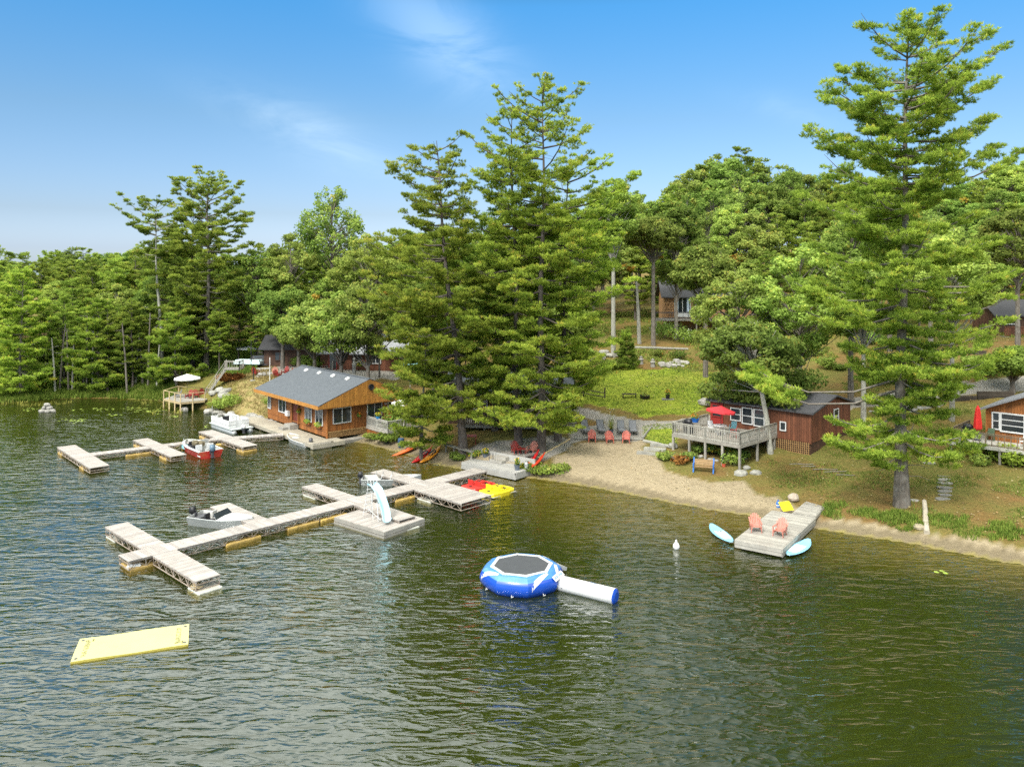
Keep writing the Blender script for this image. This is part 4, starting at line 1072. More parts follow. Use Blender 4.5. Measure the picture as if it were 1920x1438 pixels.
# ---------------------------------------------------------------- furniture
def adirondack(name, label, mat, loc, rz, group=None, cat='chair'):
    """faces -y"""
    c = thing(name, label, cat, loc, rz, group)
    s = MB()
    for i in range(6):
        y = -.30 + i * .095; z = .36 - i * .022
        s.box(-.27, .27, y, y + .085, z - .02, z)
    s.box(-.27, -.24, -.32, .30, .20, .33); s.box(.24, .27, -.32, .30, .20, .33)
    s.build('seat', mat, c)
    b = MB()
    for i in range(7):
        k = i - 3; x = k * .078; top = .98 - .028 * k * k; fan = k * .022
        b.hexa([(x - .034, .22, .24), (x + .034, .22, .24), (x + .034, .245, .24), (x - .034, .245, .24)],
               [(x + fan * 1.4 - .04, .50, top), (x + fan * 1.4 + .04, .50, top), (x + fan * 1.4 + .04, .525, top), (x + fan * 1.4 - .04, .525, top)])
    b.bar((-.30, .40, .60), (.30, .40, .60), .04, .06)
    b.build('backrest', mat, c)
    for sx in (-1, 1):
        a = MB(); a.hexa([(sx * .29 - .055, -.36, .545), (sx * .29 + .055, -.36, .545), (sx * .31 + .045, .42, .545), (sx * .31 - .045, .42, .545)], [(sx * .29 - .055, -.36, .57), (sx * .29 + .055, -.36, .57), (sx * .31 + .045, .42, .57), (sx * .31 - .045, .42, .57)]); a.build('armrest', mat, c)
        l = MB(); l.bar((sx * .30, -.30, 0), (sx * .30, -.30, .545), .035, .09); l.build('leg', mat, c)
        l = MB(); l.bar((sx * .28, .42, 0), (sx * .28, .10, .36), .03, .08); l.bar((sx * .30, .36, .2), (sx * .30, .40, .545), .03, .06); l.build('leg', mat, c)
    return c
def lounger(label, loc, rz, group):
    c = thing('sun_lounger', label, 'sun lounger', loc, rz, group)
    f = MB()
    for sx in (-.31, .31):
        f.tube([(sx, -.85, .33), (sx, .35, .36)], .022, 6); f.tube([(sx, .35, .36), (sx, .72, 1.02)], .022, 6)
    for y, z in ((-.85, .33), (.35, .36), (.72, 1.02)): f.tube([(-.31, y, z), (.31, y, z)], .02, 6)
    f.build('frame', DGREY, c)
    s = MB(); s.hexa([(-.29, -.84, .335), (.29, -.84, .335), (.29, .35, .365), (-.29, .35, .365)], [(-.29, -.84, .35), (.29, -.84, .35), (.29, .35, .38), (-.29, .35, .38)]); s.build('seat', SLING, c)
    s = MB(); s.hexa([(-.29, .36, .38), (.29, .36, .38), (.29, .72, 1.0), (-.29, .72, 1.0)], [(-.29, .345, .39), (.29, .345, .39), (.29, .70, 1.01), (-.29, .70, 1.01)]); s.build('backrest', SLING, c)
    for y in (-.65, .25):
        for sx in (-.33, .33):
            l = MB(); l.tube([(sx, y - .15, .0), (sx, y - .1, .3), (sx * .95, y, .36)], .02, 6); l.tube([(sx, y - .15, 0.0), (sx, y + .12, .02)], .018, 6); l.build('leg', DGREY, c)
    for sx in (-.36, .36):
        l = MB(); l.tube([(sx, .0, .36), (sx, .02, .56), (sx, .3, .6), (sx, .5, .58)], .02, 6); l.build('armrest', DGREY, c)
    return c
def umbrella(name, label, loc, mat, rad=1.35, z=2.35, tilt=0.0, rise=.42, pole=WHITE, n=8, base=True, cat='parasol'):
    u = thing(name, label, cat, loc)
    c = MB(); T = Matrix.Translation((0, 0, z)) @ Matrix.Rotation(tilt, 4, 'Y')
    c.X = T
    rings = []
    for f in (0.02, .3, .6, .85, 1.0):
        rings.append([(rad * f * math.cos(2 * PI * k / (2 * n)) * (1 if k % 2 == 0 else .955), rad * f * math.sin(2 * PI * k / (2 * n)) * (1 if k % 2 == 0 else .955), rise * (1 - f) ** 1.05 + (0 if k % 2 == 0 else -.012 * f)) for k in range(2 * n)])
    r2 = [[(x, y, q - .02) for x, y, q in r] for r in rings]
    c.loft(rings + r2[::-1], 0, cap=False)
    v = [(rad * math.cos(2 * PI * k / (2 * n)) * (1 if k % 2 == 0 else .955), rad * math.sin(2 * PI * k / (2 * n)) * (1 if k % 2 == 0 else .955), 0) for k in range(2 * n)]
    for k in range(2 * n):
        a, b = v[k], v[(k + 1) % (2 * n)]
        c.add([a, b, (b[0] * 1.01, b[1] * 1.01, -.14), (a[0] * 1.01, a[1] * 1.01, -.14)], [(0, 1, 2, 3)])
    c.build('canopy', mat, u)
    p = MB(); p.tube([(0, 0, 0), (0, 0, z + rise - .1)], .022, 8); p.build('pole', pole, u)
    r_ = MB(); r_.X = T
    for k in range(n): r_.bar((0, 0, rise * .35), (rad * .97 * math.cos(2 * PI * k / n), rad * .97 * math.sin(2 * PI * k / n), -.02), .014)
    r_.build('ribs', DGREY, u)
    if base: b = MB(); b.lathe([(.25, 0), (.25, .06), (.05, .1), (.04, .3)], 14); b.build('base', DGREY, u)
    return u
def pot_plant(name, label, cat, loc, pot, leaf, h=.45, r=.28, ph=.28, n=130, flower=None, pr=.17, spiky=False):
    t = thing(name, label, cat, loc)
    p = MB(); p.lathe([(pr * .72, 0), (pr, ph), (pr * 1.08, ph), (pr * 1.08, ph - .03), (pr * .8, ph - .05), (.01, ph - .05)], 14); p.build('pot', pot, t)
    rs = np.random.RandomState(int(abs(loc[0] * 100)) % 9999)
    if spiky:
        a = rs.rand(n) * 2 * PI; el = rs.uniform(.5, 1.45, n); ln = rs.uniform(.5, 1, n) * h
        d = np.c_[np.cos(a) * np.cos(el), np.sin(a) * np.cos(el), np.sin(el)]
        b = np.c_[rs.normal(0, .03, (n, 2)), np.full(n, ph - .05)]
        sd = np.c_[-np.sin(a), np.cos(a), np.zeros(n)] * .025
        v = np.stack([b - sd, b + sd, b + d * ln[:, None]], 1); fast_mesh('foliage', v, 3, rs.rand(n), leaf, t)
    else:
        v = leaf_cloud(rs, n, (0, 0, ph + h * .45), (r, r, h * .55), .10); fast_mesh('foliage', v, 4, rs.rand(len(v)) * .85, leaf, t)
    if flower:
        v = leaf_cloud(rs, n // 2, (0, 0, ph + h * .62), (r * 1.02, r * 1.02, h * .52), .075); fast_mesh('flowers', v, 4, rs.rand(len(v)), flower, t)
    return t
def leaf_cloud(rs, n, c, r, size, shell=.55, upb=.35, asp=.6):
    """rhombic leaves spread on and in an ellipsoid; returns (n,4,3)"""
    d = rs.normal(size=(n, 3)); d /= np.linalg.norm(d, axis=1)[:, None]
    rad = shell + (1 - shell) * rs.rand(n) ** .5
    pos = np.array(c) + d * np.array(r) * rad[:, None]
    nn = d * .8 + rs.normal(size=(n, 3)) * .55; nn[:, 2] += upb; nn /= np.linalg.norm(nn, axis=1)[:, None]
    t = np.cross(nn, rs.normal(size=(n, 3))); t /= np.linalg.norm(t, axis=1)[:, None] + 1e-9
    b = np.cross(nn, t); s = size * rs.uniform(.6, 1.25, n)[:, None]
    return np.stack([pos - t * s, pos - b * s * asp, pos + t * s, pos + b * s * asp], 1)
# beach chairs
for i, (px, py, lb) in enumerate(((1110, 828, 'left of the three coral adirondack chairs on the sand'), (1143, 830, 'middle of the three coral adirondack chairs on the sand'), (1174, 830, 'right of the three coral adirondack chairs on the sand'))):
    g = G(px, py); adirondack('adirondack_chair', lb, CHAIRRED, (g.x, g.y, g.z), R((-4, 3, -10)[i]), 'coral adirondack chairs on the beach')
for i, (px, py, lb) in enumerate(((1098, 811, 'grey sling sun lounger, leftmost of the four behind the beach chairs'), (1127, 811, 'grey sling sun lounger second from the left, left of the tall potted palm'), (1165, 812, 'grey sling sun lounger just right of the tall potted palm'), (1187, 812, 'grey sling sun lounger, rightmost of the four, by the small lawn'))):
    g = G(px, py); lounger(lb, (g.x, g.y, g.z + .02), R((8, 4, 0, -3)[i]), 'grey sun loungers above the beach')
for i, (px, py, lb, rz) in enumerate(((1417, 1000, 'faded salmon adirondack chair on the chair dock, the left one facing the lake', -8), (1462, 1008, 'faded salmon adirondack chair on the chair dock, the right one turned sideways', -38))):
    g = P(px, py - 4, .555); adirondack('adirondack_chair', lb, CHAIRPINK, (g.x, g.y, .555), R(rz), 'salmon adirondack chairs on the chair dock')
g = G(1146, 812); pot_plant('potted_palm', 'tall spiky potted palm between the sun loungers', 'potted plant', (g.x, g.y, g.z), POTB, LEAFM3, 1.9, .5, .35, 60, FLOWW, .22, True)
g = G(1072, 792); pot_plant('potted_palm', 'dark planter with spiky leaves beside the stepping stones', 'potted plant', (g.x, g.y, g.z), POTB, LEAFM, 1.5, .5, .4, 60, FLOWW, .22, True)
# blue bench
def bench():
    a = G(1303, 884)
    t = thing('park_bench', 'park bench with bright blue cast ends and brown slats, at the back of the beach', 'bench', (a.x + .62, a.y - .2, a.z), R(-18))
    s = MB(); b = MB()
    for i in range(4): s.box(-.7, .7, -.25 + i * .11, -.16 + i * .11, .42, .45)
    for i in range(4): b.hexa([(-.7, .22 + i * .04, .50 + i * .11), (.7, .22 + i * .04, .50 + i * .11), (.7, .25 + i * .04, .50 + i * .11), (-.7, .25 + i * .04, .50 + i * .11)], [(-.7, .25 + i * .04, .585 + i * .11), (.7, .25 + i * .04, .585 + i * .11), (.7, .28 + i * .04, .585 + i * .11), (-.7, .28 + i * .04, .585 + i * .11)])
    s.build('seat', BENCHW, t); b.build('backrest', BENCHW, t)
    for sx in (-.75, .75):
        e = MB(); w_ = .09
        e.bar((sx, -.30, 0), (sx, -.22, .45), w_, .08); e.bar((sx, .30, 0), (sx, .20, .42), w_, .08); e.bar((sx, -.26, .42), (sx, .25, .42), w_, .07)
        e.bar((sx, .2, .40), (sx, .40, .98), w_, .08); e.bar((sx, -.30, .64), (sx, .28, .66), w_, .06); e.bar((sx, -.28, .42), (sx, -.30, .64), w_, .06); e.ball((sx, .42, 1.0), .06, 8)
        e.build('end_frame', BLUEP, t)
bench()
g = G(1357, 876); pot_plant('flower_pot', 'red clay pot with a leafy plant beside the blue bench', 'flower pot', (g.x, g.y, g.z), POTR, LEAFM, .8, .25, .3, 90, None, .16)
g = G(1252, 749); pot_plant('flower_pot', 'dark pot with orange flowers standing on the lawn', 'flower pot', (g.x, g.y, g.z + .1), BLACK, LEAFM, .55, .3, .4, 60, FLOWO, .24)
m = MB(); m.box(-.6, .6, -.35, .35, 0, .12); o = m.build('stone_slab', STONE, loc=(g.x, g.y, g.z - .03)); tag(o, 'dark flat slab under the orange flower pot on the lawn', 'stone slab')
g = G(1209, 747)
t = thing('planter_tub', 'low wide black tub planter on the lawn', 'planter', (g.x, g.y, g.z)); m = MB(); m.lathe([(.4, 0), (.52, .32), (.55, .32), (.5, .26), (.02, .26)], 16); m.build('tub', BLACK, t)
v = leaf_cloud(np.random.RandomState(3), 60, (0, 0, .4), (.4, .4, .2), .1); fast_mesh('foliage', v, 4, np.random.rand(len(v)), LEAFM, t)
g = G(1180, 746); t = thing('wooden_bench', 'low dark backless timber bench on the lawn', 'bench', (g.x, g.y, g.z), R(-4)); m = MB(); m.box(-.75, .75, -.2, .2, .36, .44); m.build('seat', TIMBER, t)
for sx in (-.68, .62): m = MB(); m.box(sx, sx + .08, -.16, .16, 0, .36); m.build('leg', TIMBER, t)
# split rail fence
def rail_fence():
    pts = [G(1064, 737), G(1094, 743), G(1134, 751)]
    o_ = pts[0]
    t = thing('rail_fence', 'dark split rail fence at the left edge of the lawn', 'fence', tuple(o_))
    q = [p - o_ for p in pts]
    for p in q: m = MB(); m.tube([(p.x, p.y, -.1), (p.x, p.y, .95)], .08, 7); m.build('post', TIMBER, t)
    for i in range(2):
        for z in (.35, .78): m = MB(); m.tube([(q[i].x, q[i].y, q[i].z + z), ((q[i].x + q[i + 1].x) / 2, (q[i].y + q[i + 1].y) / 2, (q[i].z + q[i + 1].z) / 2 + z - .03), (q[i + 1].x, q[i + 1].y, q[i + 1].z + z)], .055, 6); m.build('rail', TIMBER, t)
rail_fence()
# kayaks
def kayak(label, nose, tail, mat, grp, Lk=3.3, wid=.68, roll=0.0, z=0.0, zr=0.0):
    h, ln = local_frame(tail, nose)
    k = thing('kayak', label, 'kayak', (tail[0], tail[1], tail[2] + z), h, grp)
    k.rotation_euler = (roll, math.atan2(tail[2] - nose[2] - zr, ln), h)
    m = MB(); rings = []
    for i in range(13):
        t = i / 12; s = max(.06, math.sin(PI * min(max(t, .02), .98)) ** .7); w_ = wid / 2 * s; rk = .16 * (abs(t - .5) * 2) ** 3
        rings.append([(t * Lk, w_ * math.cos(q), .17 + rk + (.17 * s if math.sin(q) < 0 else .13 * s) * math.sin(q)) for q in [2 * PI * j / 12 for j in range(12)]])
    m.loft(rings); m.build('hull', mat, k, True)
    c = MB(); c.loft([[(Lk * .42 + a * math.cos(q), b * math.sin(q), z_) for q in [2 * PI * j / 14 for j in range(14)]] for a, b, z_ in ((.46, .24, .27), (.48, .26, .315), (.44, .22, .32), (.42, .2, .29))]); c.build('cockpit_rim', BLACK, k)
    return k
kg = 'kayaks pulled up on the sand beside the boathouse'
kayak('orange kayak nosed toward the water, left of three on the sand', G(762, 849) + Vector((0, 0, .05)), G(795, 832), KORANGE, kg, 3.4)
kayak('red kayak, middle of the three on the sand', G(789, 862) + Vector((0, 0, .05)), G(812, 842), KRED, kg, 3.3)
kayak('amber kayak, right of the three on the sand', G(810, 857) + Vector((0, 0, .05)), G(828, 841), KYELLOW, kg, 3.0)
kg = 'red kayaks laid on the planting by the patio'
kayak('red kayak on the planting by the patio, the left one against the wall', G(990, 877) + Vector((0, 0, .10)), G(1015, 856) + Vector((0, 0, .35)), KRED, kg, 3.2, roll=.5)
kayak('red kayak on the planting by the patio, the right one nearer the sand', G(999, 881) + Vector((0, 0, .10)), G(1026, 861) + Vector((0, 0, .32)), M('orange_red_kayak_plastic', (.68, .05, .02), .35, .08, 3, .08), kg, 3.2, roll=.5)
g = G(752, 838); t = thing('barrel', 'small blue barrel under the pine beside the kayaks', 'barrel', (g.x, g.y, g.z)); m = MB(); m.lathe([(.26, 0), (.3, .1), (.3, .7), (.26, .8), (.01, .8)], 14); m.build('drum', M('navy_plastic', (.03, .07, .14), .5, .2, 3, .1), t); m = MB(); m.lathe([(.31, .38), (.32, .40), (.31, .42)], 14); m.build('hoop', DGREY, t)
# things at the chair dock
g = P(1474, 955, .55)
t = thing('pool_float', 'yellow slab float with round holes at the back of the chair dock', 'pool float', (g.x, g.y, .56), R(20)); m = MB(); m.hexa([(-.44, -.3, 0), (.40, -.3, 0), (.40, -.2, 0), (-.44, -.2, 0)], [(-.38, .25, .42), (.46, .25, .42), (.46, .35, .42), (-.38, .35, .42)]); m.build('slab', YELLOW, t)
m = MB()
for i in range(3):
    for j in range(2):
        x = -.26 + i * .27; f = .25 + j * .5; y = -.3 + .55 * f; z = .42 * f + .01
        m.ball((x, y, z), (.045, .025, .04), 8)
m.build('hole', OLIVE, t)
g = G(1488, 938); m = MB(); m.ball((0, 0, .2), (.4, .36, .3), 10, 0, .15); o = m.build('boulder', M('pinkish_boulder', (.46, .38, .30), .9, .25, 3, .2, .5, 8), loc=(g.x, g.y, g.z)); tag(o, 'pinkish boulder beside the yellow float at the dock gangway', 'boulder')
g = G(1459, 951); t = thing('water_jug', 'small blue and white jug standing left of the yellow float', 'jug', (g.x, g.y, g.z)); m = MB(); m.lathe([(.13, 0), (.14, .3), (.06, .42), (.06, .5), (.01, .5)], 12); m.build('bottle', BLUEP, t); m = MB(); m.lathe([(.145, .12), (.147, .2)], 12); m.build('band', WHITE, t)
# ---------------------------------------------------------------- stones and logs
def stone(label, px, py, r, mat=STONE, name='boulder', cat='boulder', flat=.7, grp=None, wet=0.0, yaw=None):
    g = G(px, py) if not wet else P(px, py, 0)
    m = MB(); rr = (r * random.uniform(.9, 1.25), r * random.uniform(.75, 1.0), r * flat)
    m.ball((0, 0, rr[2] * .45), rr, 9, 0, .13)
    o = m.build(name, mat, loc=(g.x, g.y, g.z - .03)); o.rotation_euler.z = random.uniform(0, 3); tag(o, label, cat, grp); return o
stone('large pale boulder at the edge of the sand below the deck post', 1389, 890, .55, STONEW, flat=.55)
stone('smaller pale boulder right of the large one below the deck', 1417, 889, .42, STONEW, flat=.6)
stone('small round stone between the two pale boulders and the deck post', 1400, 879, .3, STONEW)
stone('pale boulder at the left foot of the cabin deck', 1262, 838, .42, STONEW)
stone('grey boulder in the water under the small sun deck', 346, 770, .5, STONE, flat=.7)
stone('rounded stone at the water beside the upright log', 1723, 990, .38, M('brown_shore_stone', (.33, .28, .19), .9, .25, 3, .2, .5, 8), flat=.5)
stone('big grey boulder left of the red cabin wall', 1326, 758, 1.0, STONE, flat=.5)
random.seed(11)
for i in range(9): stone('one of the grey stones edging the garden bed below the deck', 1290 + i * 13 + random.uniform(-4, 4), 866 - abs(i - 5) * 2.5 + random.uniform(-2, 2), random.uniform(.2, .34), STONE, 'garden_stone', 'stone', .6, 'stones edging the bed below the deck')
for i in range(26): stone('one of the grey rocks lining the water below the left bank', 394 + i * 4.0 + random.uniform(-3, 3), 771 + i * .95 + random.uniform(-3, 3), random.uniform(.3, .62), STONE, 'shore_rock', 'rock', .55, 'grey rocks along the left shore')
for i in range(10): stone('one of the pale rocks on the slope by the small sun deck stairs', 398 + random.uniform(0, 42), 738 + random.uniform(-6, 8), random.uniform(.35, .7), STONEW, 'slope_rock', 'rock', .6, 'pale rocks on the slope by the stairs')
for i in range(16): stone('one of the grey rocks in the rockery at the top of the lawn', 1236 + random.uniform(0, 48), 684 + random.uniform(-6, 5), random.uniform(.3, .6), STONE, 'rockery_stone', 'rock', .5, 'rocks of the rockery above the lawn')
for i in range(11): stone('one of the grey rocks in the wall behind the rail fence', 1060 + i * 6.5, 706 + random.uniform(-3, 3), random.uniform(.35, .6), STONE, 'wall_stone', 'rock', .6, 'rock wall behind the rail fence')
for i in range(7): stone('one of the pale ledge rocks left of the small spruce', 1120 + random.uniform(0, 40), 666 + random.uniform(-5, 8), random.uniform(.4, .8), STONEW, 'ledge_rock', 'rock', .45, 'ledge rocks left of the small spruce')
for i in range(30): stone('one of the stacked stones under the lane retaining wall', 1634 + i * 4.6 + random.uniform(-2, 2), 768 + random.uniform(-6, 6) - (i * .12), random.uniform(.18, .36), STONEW, 'stacked_stone', 'stone', .6, 'stones piled under the lane')
for i in range(12): stone('one of the stones at the water below the boathouse corner', 470 + i * 4 + random.uniform(-3, 3), 784 + i * 1.2 - 4, random.uniform(.3, .5), STONEW if i % 3 == 0 else STONE, 'shore_rock', 'rock', .6, 'rocks behind the boathouse landing')
# cairn in the lake
g = P(88, 772, 0); t = thing('rock_pile', 'small pile of grey rocks standing in the shallows at the far left', 'rock pile', (g.x, g.y, 0))
for i in range(9):
    m = MB(); z = .0 if i < 5 else (.35 if i < 8 else .7); a = i * 1.3; rr = .55 if i < 5 else (.3 if i < 8 else 0)
    m.ball((rr * math.cos(a), rr * math.sin(a) * .7, z + .1), (random.uniform(.3, .48), .32, .24), 8, 0, .15); m.build('rock', STONE, t)
# stepping stones (each one)
def slab(px, py, w_, d_, lab, grp, rz=0.0, mat=STONEW, th=.09):
    g = G(px, py); m = MB(); k = 7
    m.prism([(w_ * (1 + random.uniform(-.15, .1)) * math.cos(2 * PI * i / k), d_ * (1 + random.uniform(-.15, .1)) * math.sin(2 * PI * i / k)) for i in range(k)], -.05, th)
    o = m.build('stepping_stone', mat, loc=(g.x, g.y, g.z)); o.rotation_euler.z = rz; tag(o, lab, 'stepping stone', grp)
for i, (px, py) in enumerate(((1742, 868), (1752, 877), (1760, 884), (1768, 892), (1770, 899), (1773, 906), (1772, 914), (1771, 921), (1775, 928), (1768, 935))): slab(px, py, .55, .32, 'one of the grey stepping stones leading down beside the big pine', 'stepping stones beside the big pine', random.uniform(-.3, .3), STONE, .04)
for i, (px, py) in enumerate(((1070, 772), (1070, 781), (1069, 787), (1068, 793), (1067, 799), (1066, 804))): slab(px, py, .75, .22, 'one of the white stepping stones beside the lounger terrace', 'white stepping stones beside the terrace', 0, STONEW)
for i, (px, py, w_) in enumerate(((1218, 851, 1.5), (1228, 843, 1.3), (1240, 836, 1.3), (1207, 862 - 6, .1))):
    if w_ < .5: continue
    g = G(px, py); m = MB(); m.box(-w_ * .7, w_ * .7, -.2, .25, -.15, .14); o = m.build('stone_step', STONEW, loc=(g.x, g.y, g.z)); o.rotation_euler.z = R(-22); tag(o, ('lowest', 'middle', 'topmost')[i] + ' long stone step between the sand and the small lawn', 'stone step')
g = G(1712, 938); m = MB(); m.prism([(-1.0, -.1), (-.5, -.2), (.3, -.12), (.4, .05), (.1, .22), (-.6, .16)], -.1, .05); o = m.build('stone_slab', STONE, loc=(g.x, g.y, g.z)); o.rotation_euler.z = R(-14); tag(o, 'long flat stone on the grass right of the big pine', 'stone slab')
def logbar(name, label, a, b, r, mat=LOGM, cat='log', grp=None):
    o_ = Vector(a); d_ = Vector(b) - o_; m = MB()
    m.tube([(0, 0, 0), tuple(d_ * .35 + Vector((0, .04, .02))), tuple(d_ * .7 + Vector((0, -.03, 0))), tuple(d_)], [r, r * .97, r * .9, r * .8], 9)
    o = m.build(name, mat, loc=o_); tag(o, label, cat, grp); return o
a = G(1738, 1003); b = G(1733, 945); logbar('driftwood_log', 'bare grey log lying down the bank into the water on the right', (a.x, a.y, a.z + .12), (b.x, b.y, b.z + .2), .17)
a = G(1008, 861); b = G(1068, 825); logbar('edging_log', 'long straight timber edging the sand beside the patio', (a.x, a.y, a.z + .08), (b.x, b.y, b.z + .08), .09, POSTY)
a = G(1078, 823); b = G(1205, 825); logbar('edging_log', 'low timber edging between the beach chairs and the loungers', (a.x, a.y, a.z + .06), (b.x, b.y, b.z + .06), .10, STONEW)
a = G(1205, 823); b = G(1222, 800); logbar('edging_log', 'short timber edging on the left side of the small lawn', (a.x, a.y, a.z + .06), (b.x, b.y, b.z + .06), .11, STONEW)
a = G(1207, 828); b = G(1262, 840); logbar('edging_log', 'timber edging along the front of the small lawn', (a.x, a.y, a.z + .06), (b.x, b.y, b.z + .06), .14, STONEW)
a = G(1190, 653); b = G(1290, 656); logbar('garden_edging', 'low pale stone edging of the terrace above the lawn', (a.x, a.y, a.z + .1), (b.x, b.y, b.z + .1), .17, STONEW)
# dead branch heap on the right slope
for i in range(5):
    a = G(1480 + i * 22, 872 + i * 5); d_ = Vector((random.uniform(1.0, 2.2), random.uniform(-.8, .3), 0)); b = a + d_; b.z = gz(b.x, b.y) + .1
    logbar('fallen_branch', 'one of the dead branches lying on the slope below the brown cabin', (a.x, a.y, a.z + .08), tuple(b), .035, BARK, 'branch', 'dead branches on the right slope')
# ---------------------------------------------------------------- buildings
def boards(mb, p0, p1, z0, top, bw=.19, th=.04, m=0):
    """upright boards from p0 to p1 (local xy), top(f) gives the height"""
    p0 = Vector((*p0, 0)); p1 = Vector((*p1, 0)); ln = (p1 - p0).length; n = max(1, int(ln / bw)); d = (p1 - p0) / n
    nrm = Vector((d.y, -d.x, 0)).normalized() * th
    for i in range(n):
        a = p0 + d * (i + .02); b = p0 + d * (i + .95); f0 = (i + .02) / n; f1 = (i + .95) / n
        mb.hexa([(a.x, a.y, z0), (b.x, b.y, z0), (b.x - nrm.x, b.y - nrm.y, z0), (a.x - nrm.x, a.y - nrm.y, z0)],
                [(a.x, a.y, top(f0)), (b.x, b.y, top(f1)), (b.x - nrm.x, b.y - nrm.y, top(f1)), (a.x - nrm.x, a.y - nrm.y, top(f0))], m)
def window(parent, p0, p1, z0, z1, mull=1, bars=0, fm=None, nm='window', off=.0, fw=.08):
    """p0->p1 along the wall with the outside on the right hand side"""
    p0 = Vector((*p0, 0)); p1 = Vector((*p1, 0)); d = (p1 - p0).normalized(); n_ = Vector((d.y, -d.x, 0))
    ln = (p1 - p0).length
    T = Matrix(((d.x, -n_.x, 0, p0.x + n_.x * off), (d.y, -n_.y, 0, p0.y + n_.y * off), (0, 0, 1, 0), (0, 0, 0, 1)))
    f = MB(); f.X = T
    f.box(-fw, ln + fw, -.06, .0, z1, z1 + fw); f.box(-fw, ln + fw, -.08, .0, z0 - fw, z0); f.box(-fw, 0, -.06, .0, z0, z1); f.box(ln, ln + fw, -.06, .0, z0, z1)
    for k in range(1, mull + 1): x = ln * k / (mull + 1); f.box(x - fw / 2.6, x + fw / 2.6, -.05, 0, z0, z1)
    for k in range(1, bars + 1): z = z0 + (z1 - z0) * k / (bars + 1); f.box(0, ln, -.048, 0, z - .03, z + .03)
    o = f.build(nm, fm or WHITE, parent)
    g = MB(); g.X = T; g.box(0, ln, -.025, .0, z0, z1); g.build('pane', GLASS, o)
    return o
def slab_roof(mb, a, b, c, d, th=.14, m=0):
    """quad roof plane a,b (eave) c,d (ridge) given counter-clockwise from above"""
    q = [Vector(v) for v in (a, b, c, d)]
    mb.hexa([v - Vector((0, 0, th)) for v in q], q, m)
def gable_house(t, x0, x1, y0, y1, zb, ze, zr, ridge='x', wall=None, roof=None, ov=.5, rp=.5, gm=None, fascia=None):
    wall = wall or REDWOOD; roof = roof or SHINGLE; mb = MB()
    if ridge == 'x':
        ym = y0 + (y1 - y0) * rp
        g = lambda f: (ze + (zr - ze) * (f / rp if f < rp else (1 - f) / (1 - rp)))
        boards(mb, (x0, y0), (x1, y0), zb, lambda f: ze); boards(mb, (x1, y0), (x1, y1), zb, g); boards(mb, (x1, y1), (x0, y1), zb, lambda f: ze); boards(mb, (x0, y1), (x0, y0), zb, lambda f: g(1 - f))
    else:
        xm = x0 + (x1 - x0) * rp
        g = lambda f: (ze + (zr - ze) * (f / rp if f < rp else (1 - f) / (1 - rp)))
        boards(mb, (x0, y0), (x1, y0), zb, g); boards(mb, (x1, y0), (x1, y1), zb, lambda f: ze); boards(mb, (x1, y1), (x0, y1), zb, lambda f: g(1 - f)); boards(mb, (x0, y1), (x0, y0), zb, lambda f: ze)
    mb.build('wall', wall, t)
    r = MB()
    if ridge == 'x':
        s1 = (zr - ze) / (ym - y0); s2 = (zr - ze) / (y1 - ym)
        slab_roof(r, (x0 - ov, y0 - ov, ze - ov * s1 + .16), (x1 + ov, y0 - ov, ze - ov * s1 + .16), (x1 + ov, ym, zr + .16), (x0 - ov, ym, zr + .16))
        slab_roof(r, (x0 - ov, ym, zr + .16), (x1 + ov, ym, zr + .16), (x1 + ov, y1 + ov, ze - ov * s2 + .16), (x0 - ov, y1 + ov, ze - ov * s2 + .16))
    else:
        s1 = (zr - ze) / (xm - x0); s2 = (zr - ze) / (x1 - xm)
        slab_roof(r, (x0 - ov, y0 - ov, ze - ov * s1 + .16), (xm, y0 - ov, zr + .16), (xm, y1 + ov, zr + .16), (x0 - ov, y1 + ov, ze - ov * s1 + .16))
        slab_roof(r, (xm, y0 - ov, zr + .16), (x1 + ov, y0 - ov, ze - ov * s2 + .16), (x1 + ov, y1 + ov, ze - ov * s2 + .16), (xm, y1 + ov, zr + .16))
    rf_ = r.build('roof', roof, t)
    return rf_
def lattice(mb, p0, p1, z0, z1, s=.16, square=False):
    p0 = Vector((*p0, 0)); p1 = Vector((*p1, 0)); ln = (p1 - p0).length; d = (p1 - p0) / ln; h = z1 - z0
    pt = lambda x, z: (p0.x + d.x * x, p0.y + d.y * x, z)
    if square:
        x = 0
        while x <= ln: mb.bar(pt(x, z0), pt(x, z1), .035, .02); x += s
        z = z0
        while z <= z1: mb.bar(pt(0, z), pt(ln, z), .035, .02); z += s
    else:
        x = -h
        while x < ln:
            for sg in (0, 1):
                a, b = x, x + h
                za, zb = (z0, z1) if sg == 0 else (z1, z0)
                fa = max(0, -a) / h; fb = max(0, b - ln) / h
                A = (a + h * fa, za + (zb - za) * fa); B = (b - h * fb, zb - (zb - za) * fb)
                if B[0] > A[0] + .02: mb.bar(pt(*A), pt(*B), .03, .02)
            x += s
